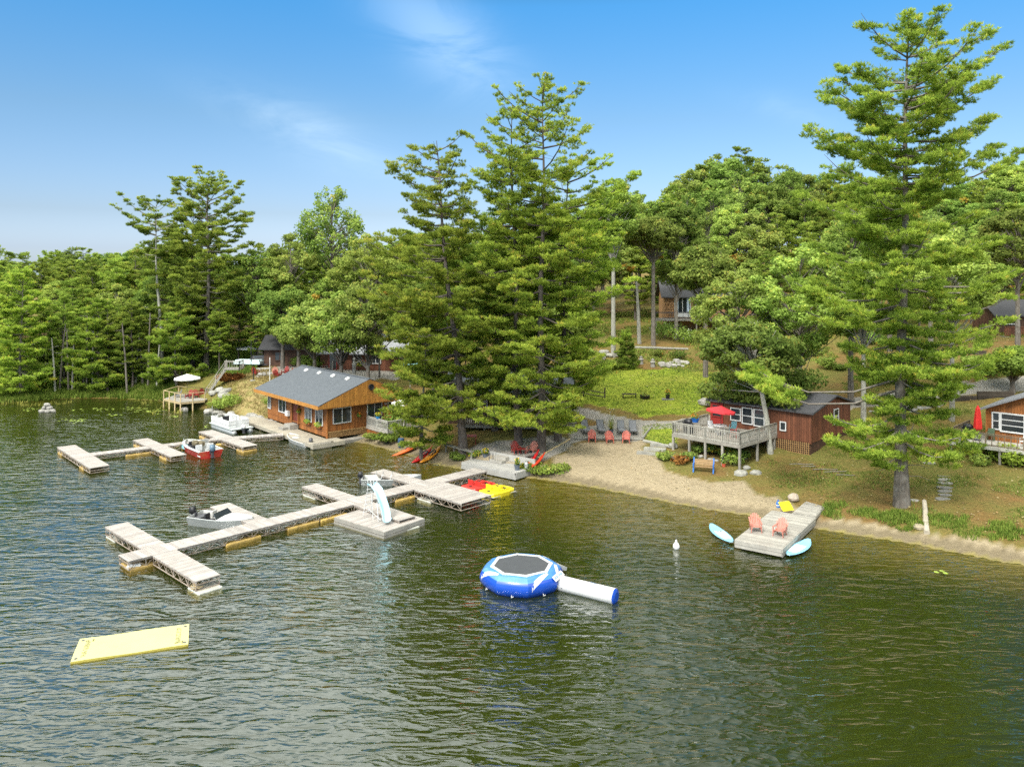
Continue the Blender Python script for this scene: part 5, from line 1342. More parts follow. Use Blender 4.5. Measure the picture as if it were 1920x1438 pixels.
def railing(t, pts, z, h=.95, sp=.16, mat=None, name='railing', post=1.6, wide=.035, flat=.04):
    mat = mat or RAILG; mb = MB()
    for i in range(len(pts) - 1):
        a = Vector((*pts[i], 0)); b = Vector((*pts[i + 1], 0)); ln = (b - a).length; d = (b - a) / ln
        mb.bar((a.x, a.y, z + h), (b.x, b.y, z + h), .10, .04); mb.bar((a.x, a.y, z + h - .12), (b.x, b.y, z + h - .12), .04, .07); mb.bar((a.x, a.y, z + .08), (b.x, b.y, z + .08), .04, .07)
        n = max(1, round(ln / post))
        for k in range(n + 1): q = a + d * ln * k / n; mb.bar((q.x, q.y, z - .2), (q.x, q.y, z + h), .09)
        n = max(1, round(ln / sp))
        for k in range(1, n): q = a + d * ln * k / n; mb.bar((q.x, q.y, z - .12), (q.x, q.y, z + h - .05), wide, flat)
    return mb.build(name, mat, t)
def deck_part(t, x0, x1, y0, y1, z, mat, posts, zg, name='deck', along='y', pm=None):
    mb = MB(); deck_strip(mb, x0, x1, y0, y1, z, along=along)
    mb.box(x0 - .04, x1 + .04, y0 - .04, y0, z - .26, z - .02); mb.box(x0 - .04, x0, y0, y1, z - .26, z - .02); mb.box(x1, x1 + .04, y0, y1, z - .26, z - .02)
    p = mb.build(name, mat, t)
    for (x, y) in posts:
        m = MB(); m.bar((x, y, zg(x, y)), (x, y, z - .03), .16); m.build('post', pm or mat, t)
    return p
def world_of(o, x, y):
    c, s = math.cos(o.rotation_euler.z), math.sin(o.rotation_euler.z)
    return o.location.x + x * c - y * s, o.location.y + x * s + y * c
def gfun(o): return lambda x, y: gz(*world_of(o, x, y)) - o.location.z - .1
# --- boathouse
BH = thing('boathouse', 'orange-brown boathouse with a blue-grey roof and honey gable, standing at the water by its landing', 'boathouse', (-17.5, 76.2, 0), R(40.5))
def boathouse():
    t = BH; W, D = 8.4, 13.4
    mb = MB()
    boards(mb, (0, 0), (W, 0), .55, lambda f: 3.5); boards(mb, (W, 0), (W, D), .3, lambda f: 3.6); boards(mb, (W, D), (0, D), .3, lambda f: 3.6)
    boards(mb, (0, D), (0, 7.3), .6, lambda f: 3.6); boards(mb, (0, 7.3), (0, 5.95), 2.9 + .3, lambda f: 3.6); boards(mb, (0, 5.95), (0, 0), .6, lambda f: 3.6)
    mb.bar((-.03, -.03, .5), (-.03, -.03, 3.5), .14); mb.bar((W, -.02, .5), (W, -.02, 3.5), .12)
    mb.bar((-.04, 0, 1.15), (-.04, D, 1.15), .03, .09)
    mb.build('wall', SIDING, t)
    s = MB(); s.box(.04, W - .05, -.0, .03, .45, 1.1, 0, .1); s.build('foundation', DARKWOOD, t)
    l = MB(); lattice(l, (0.05, -.05), (4.2, -.05), .5, 1.05); l.bar((0, -.06, 1.07), (4.2, -.06, 1.07), .03, .07); l.build('lattice_skirt', LATTICE, t)
    # roof
    xl, xr, xa, ze, zr = -1.3, 9.7, 4.2, 3.78, 5.85; y0, y1 = -.75, D + .55
    r = MB()
    slab_roof(r, (xl, y0, ze), (xa, y0, zr), (xa, y1, zr), (xl, y1, ze), .10); slab_roof(r, (xa, y0, zr), (xr, y0, ze), (xr, y1, ze), (xa, y1, zr), .10)
    r.bar((xa, y0, zr + .01), (xa, y1, zr + .01), .3, .04)
    rp = r.build('roof', SHINGLE, t)
    f = MB(); f.box(xl - .04, xl, y0, y1, ze - .36, ze - .02); f.box(xr, xr + .04, y0, y1, ze - .36, ze - .02); f.build('fascia', GABLE, rp)
    sf = MB(); sf.box(xl, 0, y0, y1, ze - .34, ze - .31); sf.box(W, xr, y0, y1, ze - .34, ze - .31); sf.box(0, W, y0, 0, 3.47, 3.5); sf.build('soffit', SIDING, rp)
    g = MB(); boards(g, (xl, y0), (xr, y0), 3.43, lambda q: ze - .03 + (zr - ze) * (1 - abs(q * (xr - xl) + xl - xa) / (xa - xl)), bw=.2, th=.05); gp = g.build('gable', GABLE, t)
    v = MB(); v.X = Matrix.Translation((xa + .1, y0 - .02, 5.05)) @ Matrix.Rotation(R(90), 4, 'X'); v.lathe([(.30, 0), (.30, .10), (.24, .12), (.22, .06)], 18); v.build('round_vent', BLACK, gp)
    for yy in (2.2, 5.2, 8.2, 11.2):
        q = MB(); zz = ze + (zr - ze) * (3.35 - xl) / (xa - xl); q.hexa([(3.2, yy - .25, zz - .02), (3.5, yy - .25, zz + .1), (3.5, yy + .25, zz + .1), (3.2, yy + .25, zz - .02)], [(3.2, yy - .22, zz + .10), (3.5, yy - .22, zz + .24), (3.5, yy + .22, zz + .24), (3.2, yy + .22, zz + .10)]); q.build('roof_vent', WHITE, rp)
    # openings: left wall runs y, outside is -x
    for a, b, z0, z1 in ((10.4, 8.85, 1.75, 3.0), (4.35, 3.1, 1.65, 3.05), (2.15, .8, 1.65, 3.05), (13.1, 12.5, 1.75, 3.0)): window(t, (-.045, a), (-.045, b), z0, z1)
    window(t, (.65, -.045), (2.45, -.045), 1.85, 3.2)
    window(t, (4.35, -.045), (5.9, -.045), 1.25, 3.3, nm='sliding_door'); window(t, (6.7, -.045), (7.9, -.045), 1.8, 3.2)
    d = MB(); d.box(-.0, .06, 6.0, 7.25, 1.0, 3.2); dd = d.build('door', M('dark_red_brown_door', (.16, .035, .02), .5, .2, 3, .2), t)
    h = MB(); h.ball((-.05, 6.15, 2.0), .05, 6); h.build('handle', DGREY, dd)
    d = MB(); d.box(-.14, -.04, 7.3, 7.42, .95, 3.3); d.box(-.14, -.04, 5.83, 5.95, .95, 3.3); d.build('door_trim', SIDING, t)
    d = MB(); d.box(-.34, -.05, 7.85, 8.45, 1.55, 2.05); d.build('air_conditioner', WHITE, t)
    for yy in (3.7, 1.45):
        d = MB(); d.box(-.32, -.06, yy - .55, yy + .55, 1.35, 1.55); fb = d.build('flower_box', SIDING, t)
        v = leaf_cloud(np.random.RandomState(int(yy * 10)), 200, (-.22, yy, 1.62), (.26, .62, .24), .09); fast_mesh('foliage', v, 4, np.random.rand(len(v)), LEAFM3, fb)
    for (x, y) in ((-.2, 5.55), (3.3, -.25)):
        v = leaf_cloud(np.random.RandomState(5), 110, (x, y, 2.4), (.22, .22, .24), .08); b_ = fast_mesh('hanging_basket', v, 4, np.random.rand(len(v)), LEAFM, t)
        v = leaf_cloud(np.random.RandomState(6), 40, (x, y, 2.5), (.24, .24, .22), .07); fast_mesh('flowers', v, 4, np.random.rand(len(v)), FLOWO if y > 0 else FLOWO, b_)
    l = MB(); l.ball((6.3, -.2, 3.15), .12, 8); l.build('lamp', WHITE, t)
    s = MB(); s.box(-.95, -.05, 5.95, 7.3, .50, .98); s.box(-1.55, -.95, 6.3, 7.3, .5, .74); s.build('step', WEATHER, t)
    # side deck on the lake side of the gable
    gf = lambda x, y: min(gz(*world_of(t, x, y)), .3) - .1
    deck_part(t, 4.2, 9.6, -4.0, -.02, 1.2, RAILG, [(4.3, -3.9), (4.3, -2), (6.9, -3.9), (9.5, -3.9)], gf)
    railing(t, [(4.25, -.15), (4.25, -3.95), (9.55, -3.95)], 1.2, .95, .17, M('white_weathered_railing', (.48, .465, .42), .8, .2, 3, .2, dirt=(.4, .37, .32), dscale=2))
    s = MB(); boards(s, (4.22, 0), (4.22, -3.9), .35, lambda f: .98, th=.03); s.build('deck_skirt', SIDING, t)
boathouse()
def landing():
    t = thing('landing_dock', 'pale plank landing running along the lake side of the boathouse', 'dock', (-17.5, 76.2, 0), R(40.5))
    m = MB(); deck_strip(m, -2.3, -.12, -1.3, 15.5, .5, along='y', pw=.15); deck_strip(m, -.12, .9, -1.75, -.1, .5, along='y', pw=.15); m.build('deck_boards', DECKPALE, t)
    m = MB(); m.box(-2.36, -2.3, -1.3, 15.5, .18, .49); m.box(-2.34, .9, -1.82, -1.76, .12, .49); m.box(-2.34, -2.30, -1.8, -1.3, .1, .5); m.build('side_boards', DECKPALE, t)
    m = MB()
    for y in (-1.5, 2, 6, 10, 14): m.box(-2.2, -.3, y, y + .5, -.6, .46)
    m.build('crib', WEATHER, t)
    m = MB(); deck_strip(m, .92, 5.2, -.95, -.1, .28, along='x'); m.box(.9, 5.2, -1.0, -.95, -.02, .26); m.build('low_walkway', WEATHER, t)
landing()
px_, py_ = world_of(BH, 7.3, -2.2)
umbrella('patio_umbrella', 'white parasol on the boathouse side deck, half hidden by pine boughs', (px_, py_, 1.205), UMBWHITE, 1.35, 2.2)
px_, py_ = world_of(BH, 6.7, -1.0)
m = MB(); m.box(-.4, .4, -.3, .3, 0, .9); m.box(-.42, .42, .3, .36, 0, 1.2); o = m.build('seat', M('red_cushion', (.42, .02, .03), .7, .1, 3, .1)); o.location = (0, 0, 0)
t = thing('red_lounge_chair', 'red cushioned chair under the white parasol on the boathouse deck', 'chair', (px_, py_, 1.205), R(40)); o.parent = t
m = MB()
for sx in (-.42, .42): m.bar((sx, -.3, .0), (sx, -.3, .6), .06); m.bar((sx, -.3, .6), (sx, .3, .6), .06)
m.build('frame', DGREY, t)
px_, py_ = world_of(BH, 4.3, -2.1); pot_plant('rail_planter', 'bright blue flower box on the rail of the boathouse deck', 'planter', (px_, py_, 2.17), M('bright_blue_pot', (.03, .25, .60), .5, .1, 3, .1), LEAFM3, .35, .3, .22, 120, FLOWY, .24)
# --- cabin in the middle right with its raised deck
CB = thing('cabin', 'dark red-brown board cabin with three white windows behind the grey railed deck', 'cabin', (17.6, 71.1, 0), R(-45.4))
def cabin():
    t = CB; gf = gfun(t)
    rf_ = gable_house(t, 0, 9.1, 0, 7.6, 2.55, 4.95, 5.85, 'x', REDWOOD, DARKROOF, .35, .55)
    for a, b, z0, z1 in ((2.0, 2.85, 3.55, 4.5), (3.1, 3.95, 3.4, 4.65), (4.2, 5.05, 3.35, 4.65)): window(t, (a, -.045), (b, -.045), z0, z1, 0, 1)
    window(t, (6.55, -.045), (6.95, -.045), 3.3, 3.9, 0, 0, nm='small_window')
    window(t, (9.145, 4.15), (9.145, 4.95), 3.55, 4.7, 0, 1)
    d = MB(); d.box(-.02, 1.2, -.1, -.02, 2.9, 4.9); dd = d.build('door', RED, t); window(t, (.22, -.10), (1.0, -.10), 3.65, 4.6, 0, 0, RED, nm='window')
    l = MB(); lattice(l, (5.5, -.03), (9.05, -.03), 1.45, 2.55, .17, True); l.build('lattice_skirt', LATTICE, t)
    s = MB(); s.box(.1, 9.0, .1, .2, 1.2, 2.6, 0, .1); s.box(8.95, 9.05, .1, 7.5, 1.2, 2.6, 0, .1); s.build('foundation', DARKWOOD, t)
    c = MB(); c.bar((9.1, -.03, 2.5), (9.1, -.03, 4.95), .13); c.bar((0, -.03, 2.6), (0, -.03, 4.95), .12); c.build('corner_board', REDWOOD, t)
    ps = [(x, -5.95) for x in (.05, 1.6, 3.1, 4.65, 6.15)] + [(6.15, -3.2), (6.15, -.4), (3.1, -3), (.05, -3), (4.6, -1), (1.6, -1)]
    deck_part(t, 0, 6.2, -6, -.04, 2.86, RAILG, ps, gf)
    wr = M('pale_grey_railing', (.38, .365, .32), .8, .2, 3, .3, dirt=(.28, .26, .22), dscale=2.2, damt=.6)
    railing(t, [(.03, -.6), (.03, -5.97), (6.17, -5.97), (6.17, -.05)], 2.86, .95, .20, wr, post=1.55, wide=.05, flat=.05)
    b = MB(); b.box(5.95, 6.1, -5.9, -.1, 3.25, 3.33); b.build('bench_rail', wr, t)
cabin()
wx, wy = world_of(CB, 3.1, -3.6)
umbrella('patio_umbrella', 'open red parasol on the deck of the red-brown cabin', (wx, wy, 2.87), UMBRED, 1.2, 2.0, R(6), .38, DGREY)
t = thing('patio_table', 'round white patio table under the open red parasol', 'table', (wx + .05, wy + .35, 2.87)); m = MB(); m.lathe([(.55, .70), (.56, .72), (.55, .74)], 20); m.build('top', WHITE, t)
for k in range(4): m = MB(); a = PI / 4 + k * PI / 2; m.bar((.42 * math.cos(a), .42 * math.sin(a), 0), (.3 * math.cos(a), .3 * math.sin(a), .7), .04); m.build('leg', WHITE, t)
def plain_chair(name, label, loc, rz, mat, group=None):
    t = thing(name, label, 'chair', loc, rz, group)
    m = MB(); m.box(-.24, .24, -.24, .24, .40, .44); m.build('seat', mat, t)
    m = MB(); m.hexa([(-.24, .2, .44), (.24, .2, .44), (.24, .24, .44), (-.24, .24, .44)], [(-.22, .28, .92), (.22, .28, .92), (.22, .31, .92), (-.22, .31, .92)]); m.build('backrest', mat, t)
    for sx in (-.22, .22):
        for sy in (-.22, .22): m = MB(); m.bar((sx * 1.08, sy * 1.08, 0), (sx, sy, .41), .035); m.build('leg', mat, t)
        m = MB(); m.bar((sx * 1.1, -.22, .64), (sx * 1.1, .24, .66), .045, .03); m.bar((sx * 1.1, -.2, .42), (sx * 1.1, -.2, .64), .03); m.build('armrest', mat, t)
for (x, y, lb, mt, a) in ((2.0, -3.2, 'white chair left of the table on the red-brown cabin deck', WHITE, 60), (3.4, -2.2, 'turquoise chair behind the table on the red-brown cabin deck', TURQ, 10), (4.4, -3.9, 'dark red chair right of the table on the red-brown cabin deck', CHAIRDK, -60)):
    q = world_of(CB, x, y); plain_chair('patio_chair', lb, (q[0], q[1], 2.87), R(a - 45), mt)
def grill(label, loc, rz):
    t = thing('barbecue_grill', label, 'grill', loc, rz)
    m = MB(); m.ball((0, 0, .95), (.42, .28, .26), 12); m.build('hood', BLACK, t); m = MB(); m.box(-.38, .38, -.25, .25, .1, .85); m.build('cabinet', BLACK, t)
    for sx in (-.58, .42): m = MB(); m.box(sx, sx + .2, -.2, .2, .84, .87); m.build('side_shelf', DGREY, t)
    for sx in (-.34, .34): m = MB(); m.lathe([(.06, 0), (.06, .1)], 8, 0, (sx, .2, .0)); m.build('wheel', BLACK, t)
q = world_of(CB, .8, -4.9); grill('black lidded barbecue in the left corner of the red-brown cabin deck', (q[0], q[1], 2.87), R(-60))
q = world_of(CB, .4, -3.2); pot_plant('flower_pot', 'blue tub of orange flowers near the barbecue on the red-brown cabin deck', 'flower pot', (q[0], q[1], 3.5), M('cobalt_pot', (.02, .15, .55), .45, .1, 3, .1), LEAFM, .4, .4, .3, 60, FLOWO, .34)
t_ = MB(); t_.box(q[0] * 0 - .3, .3, -.3, .3, 0, .62); o = t_.build('plant_stand', WEATHER, loc=(q[0], q[1], 2.87)); tag(o, 'grey wooden stand under the blue flower tub on the deck', 'plant stand')
# --- cabin at the right edge
CR = thing('cabin', 'orange-brown gabled cabin with a large white window at the right edge of the picture', 'cabin', (37.8, 64.1, 0), R(-45.4))
def cabin_right():
    t = CR; gf = gfun(t)
    gable_house(t, 0, 8.4, 0, 7.5, 2.9, 5.45, 7.3, 'y', SIDING, SHINGLE2, .6, .5)
    window(t, (.46, -.045), (.86, -.045), 3.95, 5.15, 0, 1, fw=.1); window(t, (1.05, -.045), (2.55, -.045), 3.85, 5.15, 0, 2, fw=.11)
    window(t, (3.5, -.045), (4.5, -.045), 2.95, 5.0, 0, 0, nm='door')
    c = MB(); c.bar((0, -.03, 2.9), (0, -.03, 5.4), .13); c.build('corner_board', SIDING, t)
    s = MB(); s.box(.1, 8.3, .1, .2, 1.3, 2.95, 0, .1); s.box(.1, .2, .1, 7.4, 1.3, 2.95, 0, .1); s.build('foundation', DARKWOOD, t)
    deck_part(t, -1.95, 8.4, -2.83, -.04, 3.0, M('pale_deck_right', (.44, .42, .37), .75, .2, 2, .25, .2, 30), [(-1.8, -2.7), (1.6, -2.7), (4.6, -2.7), (7.6, -2.7), (-1.8, -.4), (1.6, -.5)], gf, pm=RAILG)
    m = MB(); deck_strip(m, -1.95, -.05, .02, 2.4, 3.0, along='y'); m.build('side_deck', WEATHER, t)
    rm = M('brown_weathered_railing', (.22, .17, .115), .8, .25, 3, .3)
    railing(t, [(-1.9, 2.3), (-1.9, -2.8), (8.3, -2.8)], 3.0, .95, .42, rm, post=2.5, wide=.05, flat=.05)
cabin_right()
q = world_of(CR, -.35, -1.1)
def closed_umbrella():
    t = thing('closed_umbrella', 'tall folded red parasol on the deck at the right edge', 'parasol', (q[0], q[1], 3.01))
    m = MB(); rings = []
    for z, r in ((.85, .17), (.95, .24), (1.5, .22), (2.1, .17), (2.5, .12), (2.75, .03)):
        rings.append([(r * (1 + .28 * (k % 2)) * math.cos(2 * PI * k / 12), r * (1 + .28 * (k % 2)) * math.sin(2 * PI * k / 12), z) for k in range(12)])
    m.loft(rings); m.build('folded_canopy', M('bright_red_cloth', (.66, .025, .02), .7, .12, 4, .1), t)
    m = MB(); m.tube([(0, 0, 0), (0, 0, 2.85)], .025, 8); m.build('pole', DGREY, t); m = MB(); m.lathe([(.25, 0), (.25, .06), (.05, .1)], 14); m.build('base', DGREY, t)
closed_umbrella()
q = world_of(CR, -1.1, -.9); grill('black barbecue beside the folded red parasol', (q[0], q[1], 3.01), R(-60))
q = world_of(CR, -1.2, -1.9); t = thing('gas_tank', 'small yellow gas tank by the barbecue on the right deck', 'gas tank', (q[0], q[1], 3.01)); m = MB(); m.lathe([(.12, 0), (.15, .05), (.15, .38), (.06, .45)], 12); m.build('tank', YELLOW, t); m = MB(); m.lathe([(.06, .45), (.06, .52)], 8); m.build('valve', DGREY, t)
q = world_of(CR, 2.9, -1.3); plain_chair('patio_chair', 'white plastic chair below the large window at the right edge', (q[0], q[1], 3.01), R(-60), WHITE)
q = world_of(CR, 3.5, -1.3); plain_chair('patio_chair', 'blue chair beside the white plastic chair at the right edge', (q[0], q[1], 3.01), R(-50), BLUEP)
q = world_of(CR, .4, -.5); plain_chair('patio_chair', 'dark green chair below the narrow window of the right cabin', (q[0], q[1], 3.01), R(-40), GREENB)
# --- upper house on the hill
UH = thing('hill_house', 'tan log house with white patio windows and a railed deck up on the hill', 'house', (21.2, 112, 0), R(-4))
def hill_house():
    t = UH; gf = gfun(t)
    gable_house(t, 0, 12, 0, 7, 7.6, 12.8, 15.0, 'x', LOGWALL, DARKROOF, .5)
    b = MB()
    for k in range(13): b.tube([(0, -.06, 9.85 + k * .22), (1.35, -.06, 9.85 + k * .22)], .1, 8)
    b.build('log_siding', LOGWALL, t)
    window(t, (1.45, -.08), (3.5, -.08), 10.0, 12.6, 1, 0, nm='patio_window', fw=.12); window(t, (4.3, -.08), (6.0, -.08), 10.0, 12.2, 1, 1, nm='patio_window', fw=.12); window(t, (6.9, -.08), (7.9, -.08), 11.6, 12.6, 0, 0, fw=.12)
    f = MB(); f.box(1.4, 3.6, -.14, -.10, 10.0, 10.5); f.build('lower_panel', WHITE, t)
    c = MB(); c.box(1.55, 1.9, -.12, -.09, 10.6, 12.5); c.box(3.05, 3.4, -.12, -.09, 10.6, 12.5); c.build('curtain', M('pale_blue_curtain', (.55, .66, .78), .8, .1, 4, .1), t)
    deck_part(t, -1.5, 9.5, -2.6, -.1, 9.75, RAILG, [(-1.4, -2.5), (1.2, -2.5), (4, -2.5), (6.6, -2.5), (9.3, -2.5)], gf)
    railing(t, [(-1.45, -.2), (-1.45, -2.55), (9.4, -2.55)], 9.75, .95, .9, DGREY, post=2.2, wide=.03, flat=.03)
    # stairs going down on the right
hill_house()
def stairs(name, label, a, b, wid, n, mat, rail=None, side=1, sides=(0, 1)):
    """a bottom, b top (world)"""
    a = Vector(a); b = Vector(b); d = b - a; h = math.atan2(d.y, d.x); ln = math.hypot(d.x, d.y)
    t = thing(name, label, 'stairs', tuple(a), h)
    for k in range(n):
        m = MB(); x = ln * k / n; z = d.z * (k + 1) / n; m.box(x, x + ln / n + .04, -wid / 2, wid / 2, z - .05, z); m.build('tread', mat, t)
    for y in (-wid / 2, wid / 2): m = MB(); m.bar((0, y, 0), (ln, y, d.z - .05), .06, .24); m.build('stringer', mat, t)
    if rail:
        for k_ in sides:
            y = (-wid / 2 - .04, wid / 2 + .04)[k_]
            m = MB(); m.bar((0, y, .95), (ln, y, d.z + .95), .07, .05); m.bar((0, y, .5), (ln, y, d.z + .5), .04, .05)
            q = max(2, int(ln / 1.6))
            for i in range(q + 1): m.bar((ln * i / q, y, d.z * i / q - .35), (ln * i / q, y, d.z * i / q + .98), .08)
            m.build('handrail', rail, t)
    return t
g1 = G(1333, 668); g2 = G(1340, 638); stairs('garden_stairs', 'short timber steps up the bank right of the tree on the lawn', g1, (g2.x, g2.y, g2.z + .3), 1.4, 8, WEATHER)
# --- back-left lodge
LG = thing('lodge', 'dark red lodge with a pale grey roof behind the boathouse', 'lodge', (-24.6, 103.4, 3.6), R(-3))
def lodge():
    t = LG
    gable_house(t, 0, 13, 0, 7, -.3, 2.35, 4.3, 'x', REDWOOD, SHINGLE2, .6)
    window(t, (4.2, -.05), (5.2, -.05), 1.0, 2.0, 0, 0, DARKWOOD); window(t, (6.6, -.05), (7.8, -.05), .9, 2.0, 1); window(t, (1.2, -.05), (2.1, -.05), .1, 2.0, 0, 0, RED, nm='door')
    v = leaf_cloud(np.random.RandomState(8), 160, (5.2, -.5, .9), (.9, .4, .35), .14); fast_mesh('window_plants', v, 4, np.random.rand(len(v)), LEAFM3, t)
lodge()
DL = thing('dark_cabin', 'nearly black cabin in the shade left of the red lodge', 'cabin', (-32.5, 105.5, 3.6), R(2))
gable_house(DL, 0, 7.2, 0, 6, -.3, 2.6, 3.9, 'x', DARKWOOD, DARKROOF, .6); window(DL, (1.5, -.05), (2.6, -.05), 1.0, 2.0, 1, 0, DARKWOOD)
g1 = G(611, 694); stairs('porch_stairs', 'grey timber steps with a white box at the top, left of the red lodge', g1, (g1.x + .2, g1.y + 3.0, g1.z + 1.6), 1.6, 7, WEATHER, RAILG, sides=(0,))
# --- low house behind the centre pines
CHs = thing('beach_house', 'dark brown house with a slatted deck, mostly hidden by the centre pines', 'house', (-6.2, 77.8, 0), R(-6))
def beach_house():
    t = CHs; gf = gfun(t)
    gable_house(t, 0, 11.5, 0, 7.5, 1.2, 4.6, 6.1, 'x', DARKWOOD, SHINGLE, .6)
    window(t, (1.0, -.05), (1.9, -.05), 3.1, 4.1, 0); window(t, (2.6, -.05), (3.8, -.05), 3.1, 3.9, 1); window(t, (5.4, -.05), (6.6, -.05), 2.2, 4.1, 1, nm='door'); window(t, (8.5, -.05), (9.9, -.05), 3.0, 4.0, 1)
    deck_part(t, 1.5, 10.5, -3.2, -.05, 2.15, WEATHER, [(1.6, -3.1), (4, -3.1), (6.5, -3.1), (9, -3.1), (10.4, -3.1)], gf)
    railing(t, [(1.55, -3.15), (10.45, -3.15), (10.45, -.3)], 2.15, 1.0, .19, M('dark_slatted_rail', (.16, .12, .085), .8, .25, 3, .3), wide=.12, flat=.03)
beach_house()
# --- small cabin at the far right on the slope
RC = thing('slope_cabin', 'small dark cabin on stilts with one white window, high on the right slope', 'cabin', (58.6, 97.5, 0), R(0))
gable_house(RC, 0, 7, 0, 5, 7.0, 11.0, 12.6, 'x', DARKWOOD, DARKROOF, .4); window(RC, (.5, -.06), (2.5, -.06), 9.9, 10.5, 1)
deck_part(RC, 0, 4, -1.8, -.05, 8.5, WEATHER, [(.1, -1.7), (2.0, -1.7), (3.9, -1.7)], gfun(RC)); railing(RC, [(.02, -1.75), (2.2, -1.75)], 8.5, 1.15, .2, REDWOOD, wide=.15, flat=.03)
# ---------------------------------------------------------------- landing platform and patio
def patio():
    c1 = P(866, 866, .62); c2 = P(967, 886.6, .62); c3 = P(1000, 871, .62)
    h = math.atan2((c2 - c1).y, (c2 - c1).x); ln = (c2 - c1).length
    t = thing('landing_platform', 'pale painted plank platform where the long dock meets the patio', 'platform', (c1.x, c1.y, 0), h)
    m = MB(); deck_strip(m, 0, ln, 0, 2.4, .62, along='y', pw=.16); m.build('deck_boards', CONC, t)
    m = MB()
    for k in range(3): m.box(-.05 + k * .05, ln + .04 - k * .05, -.06 + k * .0, -.01, .08 + k * .17, .24 + k * .17)
    m.box(-.05, 0, 0, 2.4, .1, .6); m.box(ln, ln + .05, 0, 2.4, .1, .6); m.build('side_boards', CONC, t)
    m = MB(); m.box(0, ln, 2.42, 2.55, .3, 1.22); m.build('retaining_wall', CONC, t)
    s = MB(); s.box(1.75, 3.05, 1.45, 2.40, .64, .84); s.box(1.85, 3.05, 1.95, 2.40, .84, 1.05); s.build('step', WEATHER, t)
    r = MB(); r.tube([(1.7, 1.5, .63), (1.7, 1.5, 1.5), (1.7, 2.5, 1.9), (1.7, 2.5, 1.1)], .025, 6); r.tube([(2.0, 1.6, .63), (2.0, 1.6, 1.35)], .025, 6); r.build('handrail', DGREY, t)
    return t, ln
PT, PTL = patio()
def pt_w(x, y): return world_of(PT, x, y)
for (x, y, lb) in ((.8, 2.05, 'dark slate tub of yellow flowers left of the platform steps'), (PTL - .5, .8, 'dark slate tub of yellow flowers at the right front of the platform')):
    q = pt_w(x, y); pot_plant('flower_tub', lb, 'flower pot', (q[0], q[1], .63), POTB, LEAFM, .5, .26, .42, 70, FLOWY, .24)
q = pt_w(PTL - .2, 1.6); t = thing('milk_can', 'white metal can beside the right platform tub', 'can', (q[0], q[1], .63)); m = MB(); m.lathe([(.16, 0), (.17, .4), (.09, .52), (.12, .6), (.02, .6)], 14); m.build('body', ALU, t); m = MB(); m.tube([(-.18, 0, .4), (-.24, 0, .45), (-.18, 0, .5)], .015, 5); m.build('handle', ALU, t)
def small_table(label, loc, mat, r=.35, h=.5):
    t = thing('side_table', label, 'table', loc); m = MB(); m.box(-r, r, -r, r, h - .03, h); m.build('top', mat, t)
    for sx in (-1, 1):
        for sy in (-1, 1): m = MB(); m.box(sx * r * .85 - .02, sx * r * .85 + .02, sy * r * .85 - .02, sy * r * .85 + .02, 0, h - .03); m.build('leg', mat, t)
g = G(883, 832); small_table('dark red square table on the shaded patio under the pines', g, CHAIRDK, .5, .72)
g = G(978, 852); small_table('dark red side table beside the chairs at the patio wall', g, CHAIRDK, .35, .5)
for (a, b, lb, rz) in ((968, 850, 'dark red wooden chair on the patio, left of the small table', 20), (997, 850, 'salmon adirondack chair on the patio in front of the pine trunk', -30)):
    g = G(a, b); adirondack('adirondack_chair', lb, CHAIRDK if a < 980 else CHAIRPINK, tuple(g), R(rz))
m = MB(); 
a = G(835, 847); b = G(885, 866)
t = thing('patio_bench', 'weathered timber bench rail along the shaded patio edge', 'bench', tuple(a), math.atan2((b - a).y, (b - a).x)); ln = (b - a).length
m = MB(); m.box(0, ln, -.2, .2, .62, .70); m.build('top', WEATHER, t)
for k in range(4): m = MB(); x = .1 + (ln - .2) * k / 3; m.box(x - .06, x + .06, -.06, .06, -.2, .62); m.build('leg', WEATHER, t)
m = MB(); a = G(982, 866); b = G(1012, 852); t = thing('stone_wall', 'low dark plank wall behind the red kayaks', 'wall', tuple(a), math.atan2((b - a).y, (b - a).x)); ln = (b - a).length
for k in range(3): m = MB(); m.box(0, ln, -.06 + random.uniform(-.01, .01), .06, k * .2, k * .2 + .18); m.build('plank', TIMBER if k < 2 else WEATHER, t)
# ---------------------------------------------------------------- small sun deck at the far left with stairs
def sun_deck():
    a = P(307, 747, 1.1); b = P(338.5, 754, 1.1); c = P(384, 750, 1.1)
    t = thing('sun_deck', 'small angular deck on posts over the water, under a white parasol', 'deck', (a.x, a.y, 0))
    k = [(0, 0), (b.x - a.x, b.y - a.y), (c.x - a.x, c.y - a.y), (c.x - a.x - .3, c.y - a.y + 3.2), (.3, 3.6)]
    m = MB(); m.prism(k, .95, 1.08); n = 14
    m.build('deck_boards', WEATHER, t)
    m = MB()
    for i in range(2): m.bar((*k[i], .95), (*k[i + 1], .95), .06, .24)
    m.bar((*k[0], .95), (*k[4], .95), .06, .24); m.build('rim', POSTY, t)
    pp = [k[0], tuple((Vector(k[0]) * .66 + Vector(k[1]) * .34)), tuple((Vector(k[0]) * .33 + Vector(k[1]) * .67)), k[1], tuple((Vector(k[1]) + Vector(k[2])) / 2), k[2]]
    for q in pp[:5]: m = MB(); m.bar((*q, -.6), (*q, 1.0), .13); m.build('post', POSTY, t)
    r = MB()
    for q in pp + [k[4], k[3]]: r.bar((*q, 1.05), (*q, 2.05), .10)
    for i, j in ((0, 3), (3, 5)): r.bar((*pp[i], 2.05), (*pp[j], 2.05), .12, .05)
    r.bar((*k[4], 2.05), (*k[0], 2.05), .10, .05); r.bar((*k[4], 2.0), (*k[3], 2.0), .08, .05); r.build('railing', POSTY, t)
    return a
sd0 = sun_deck()
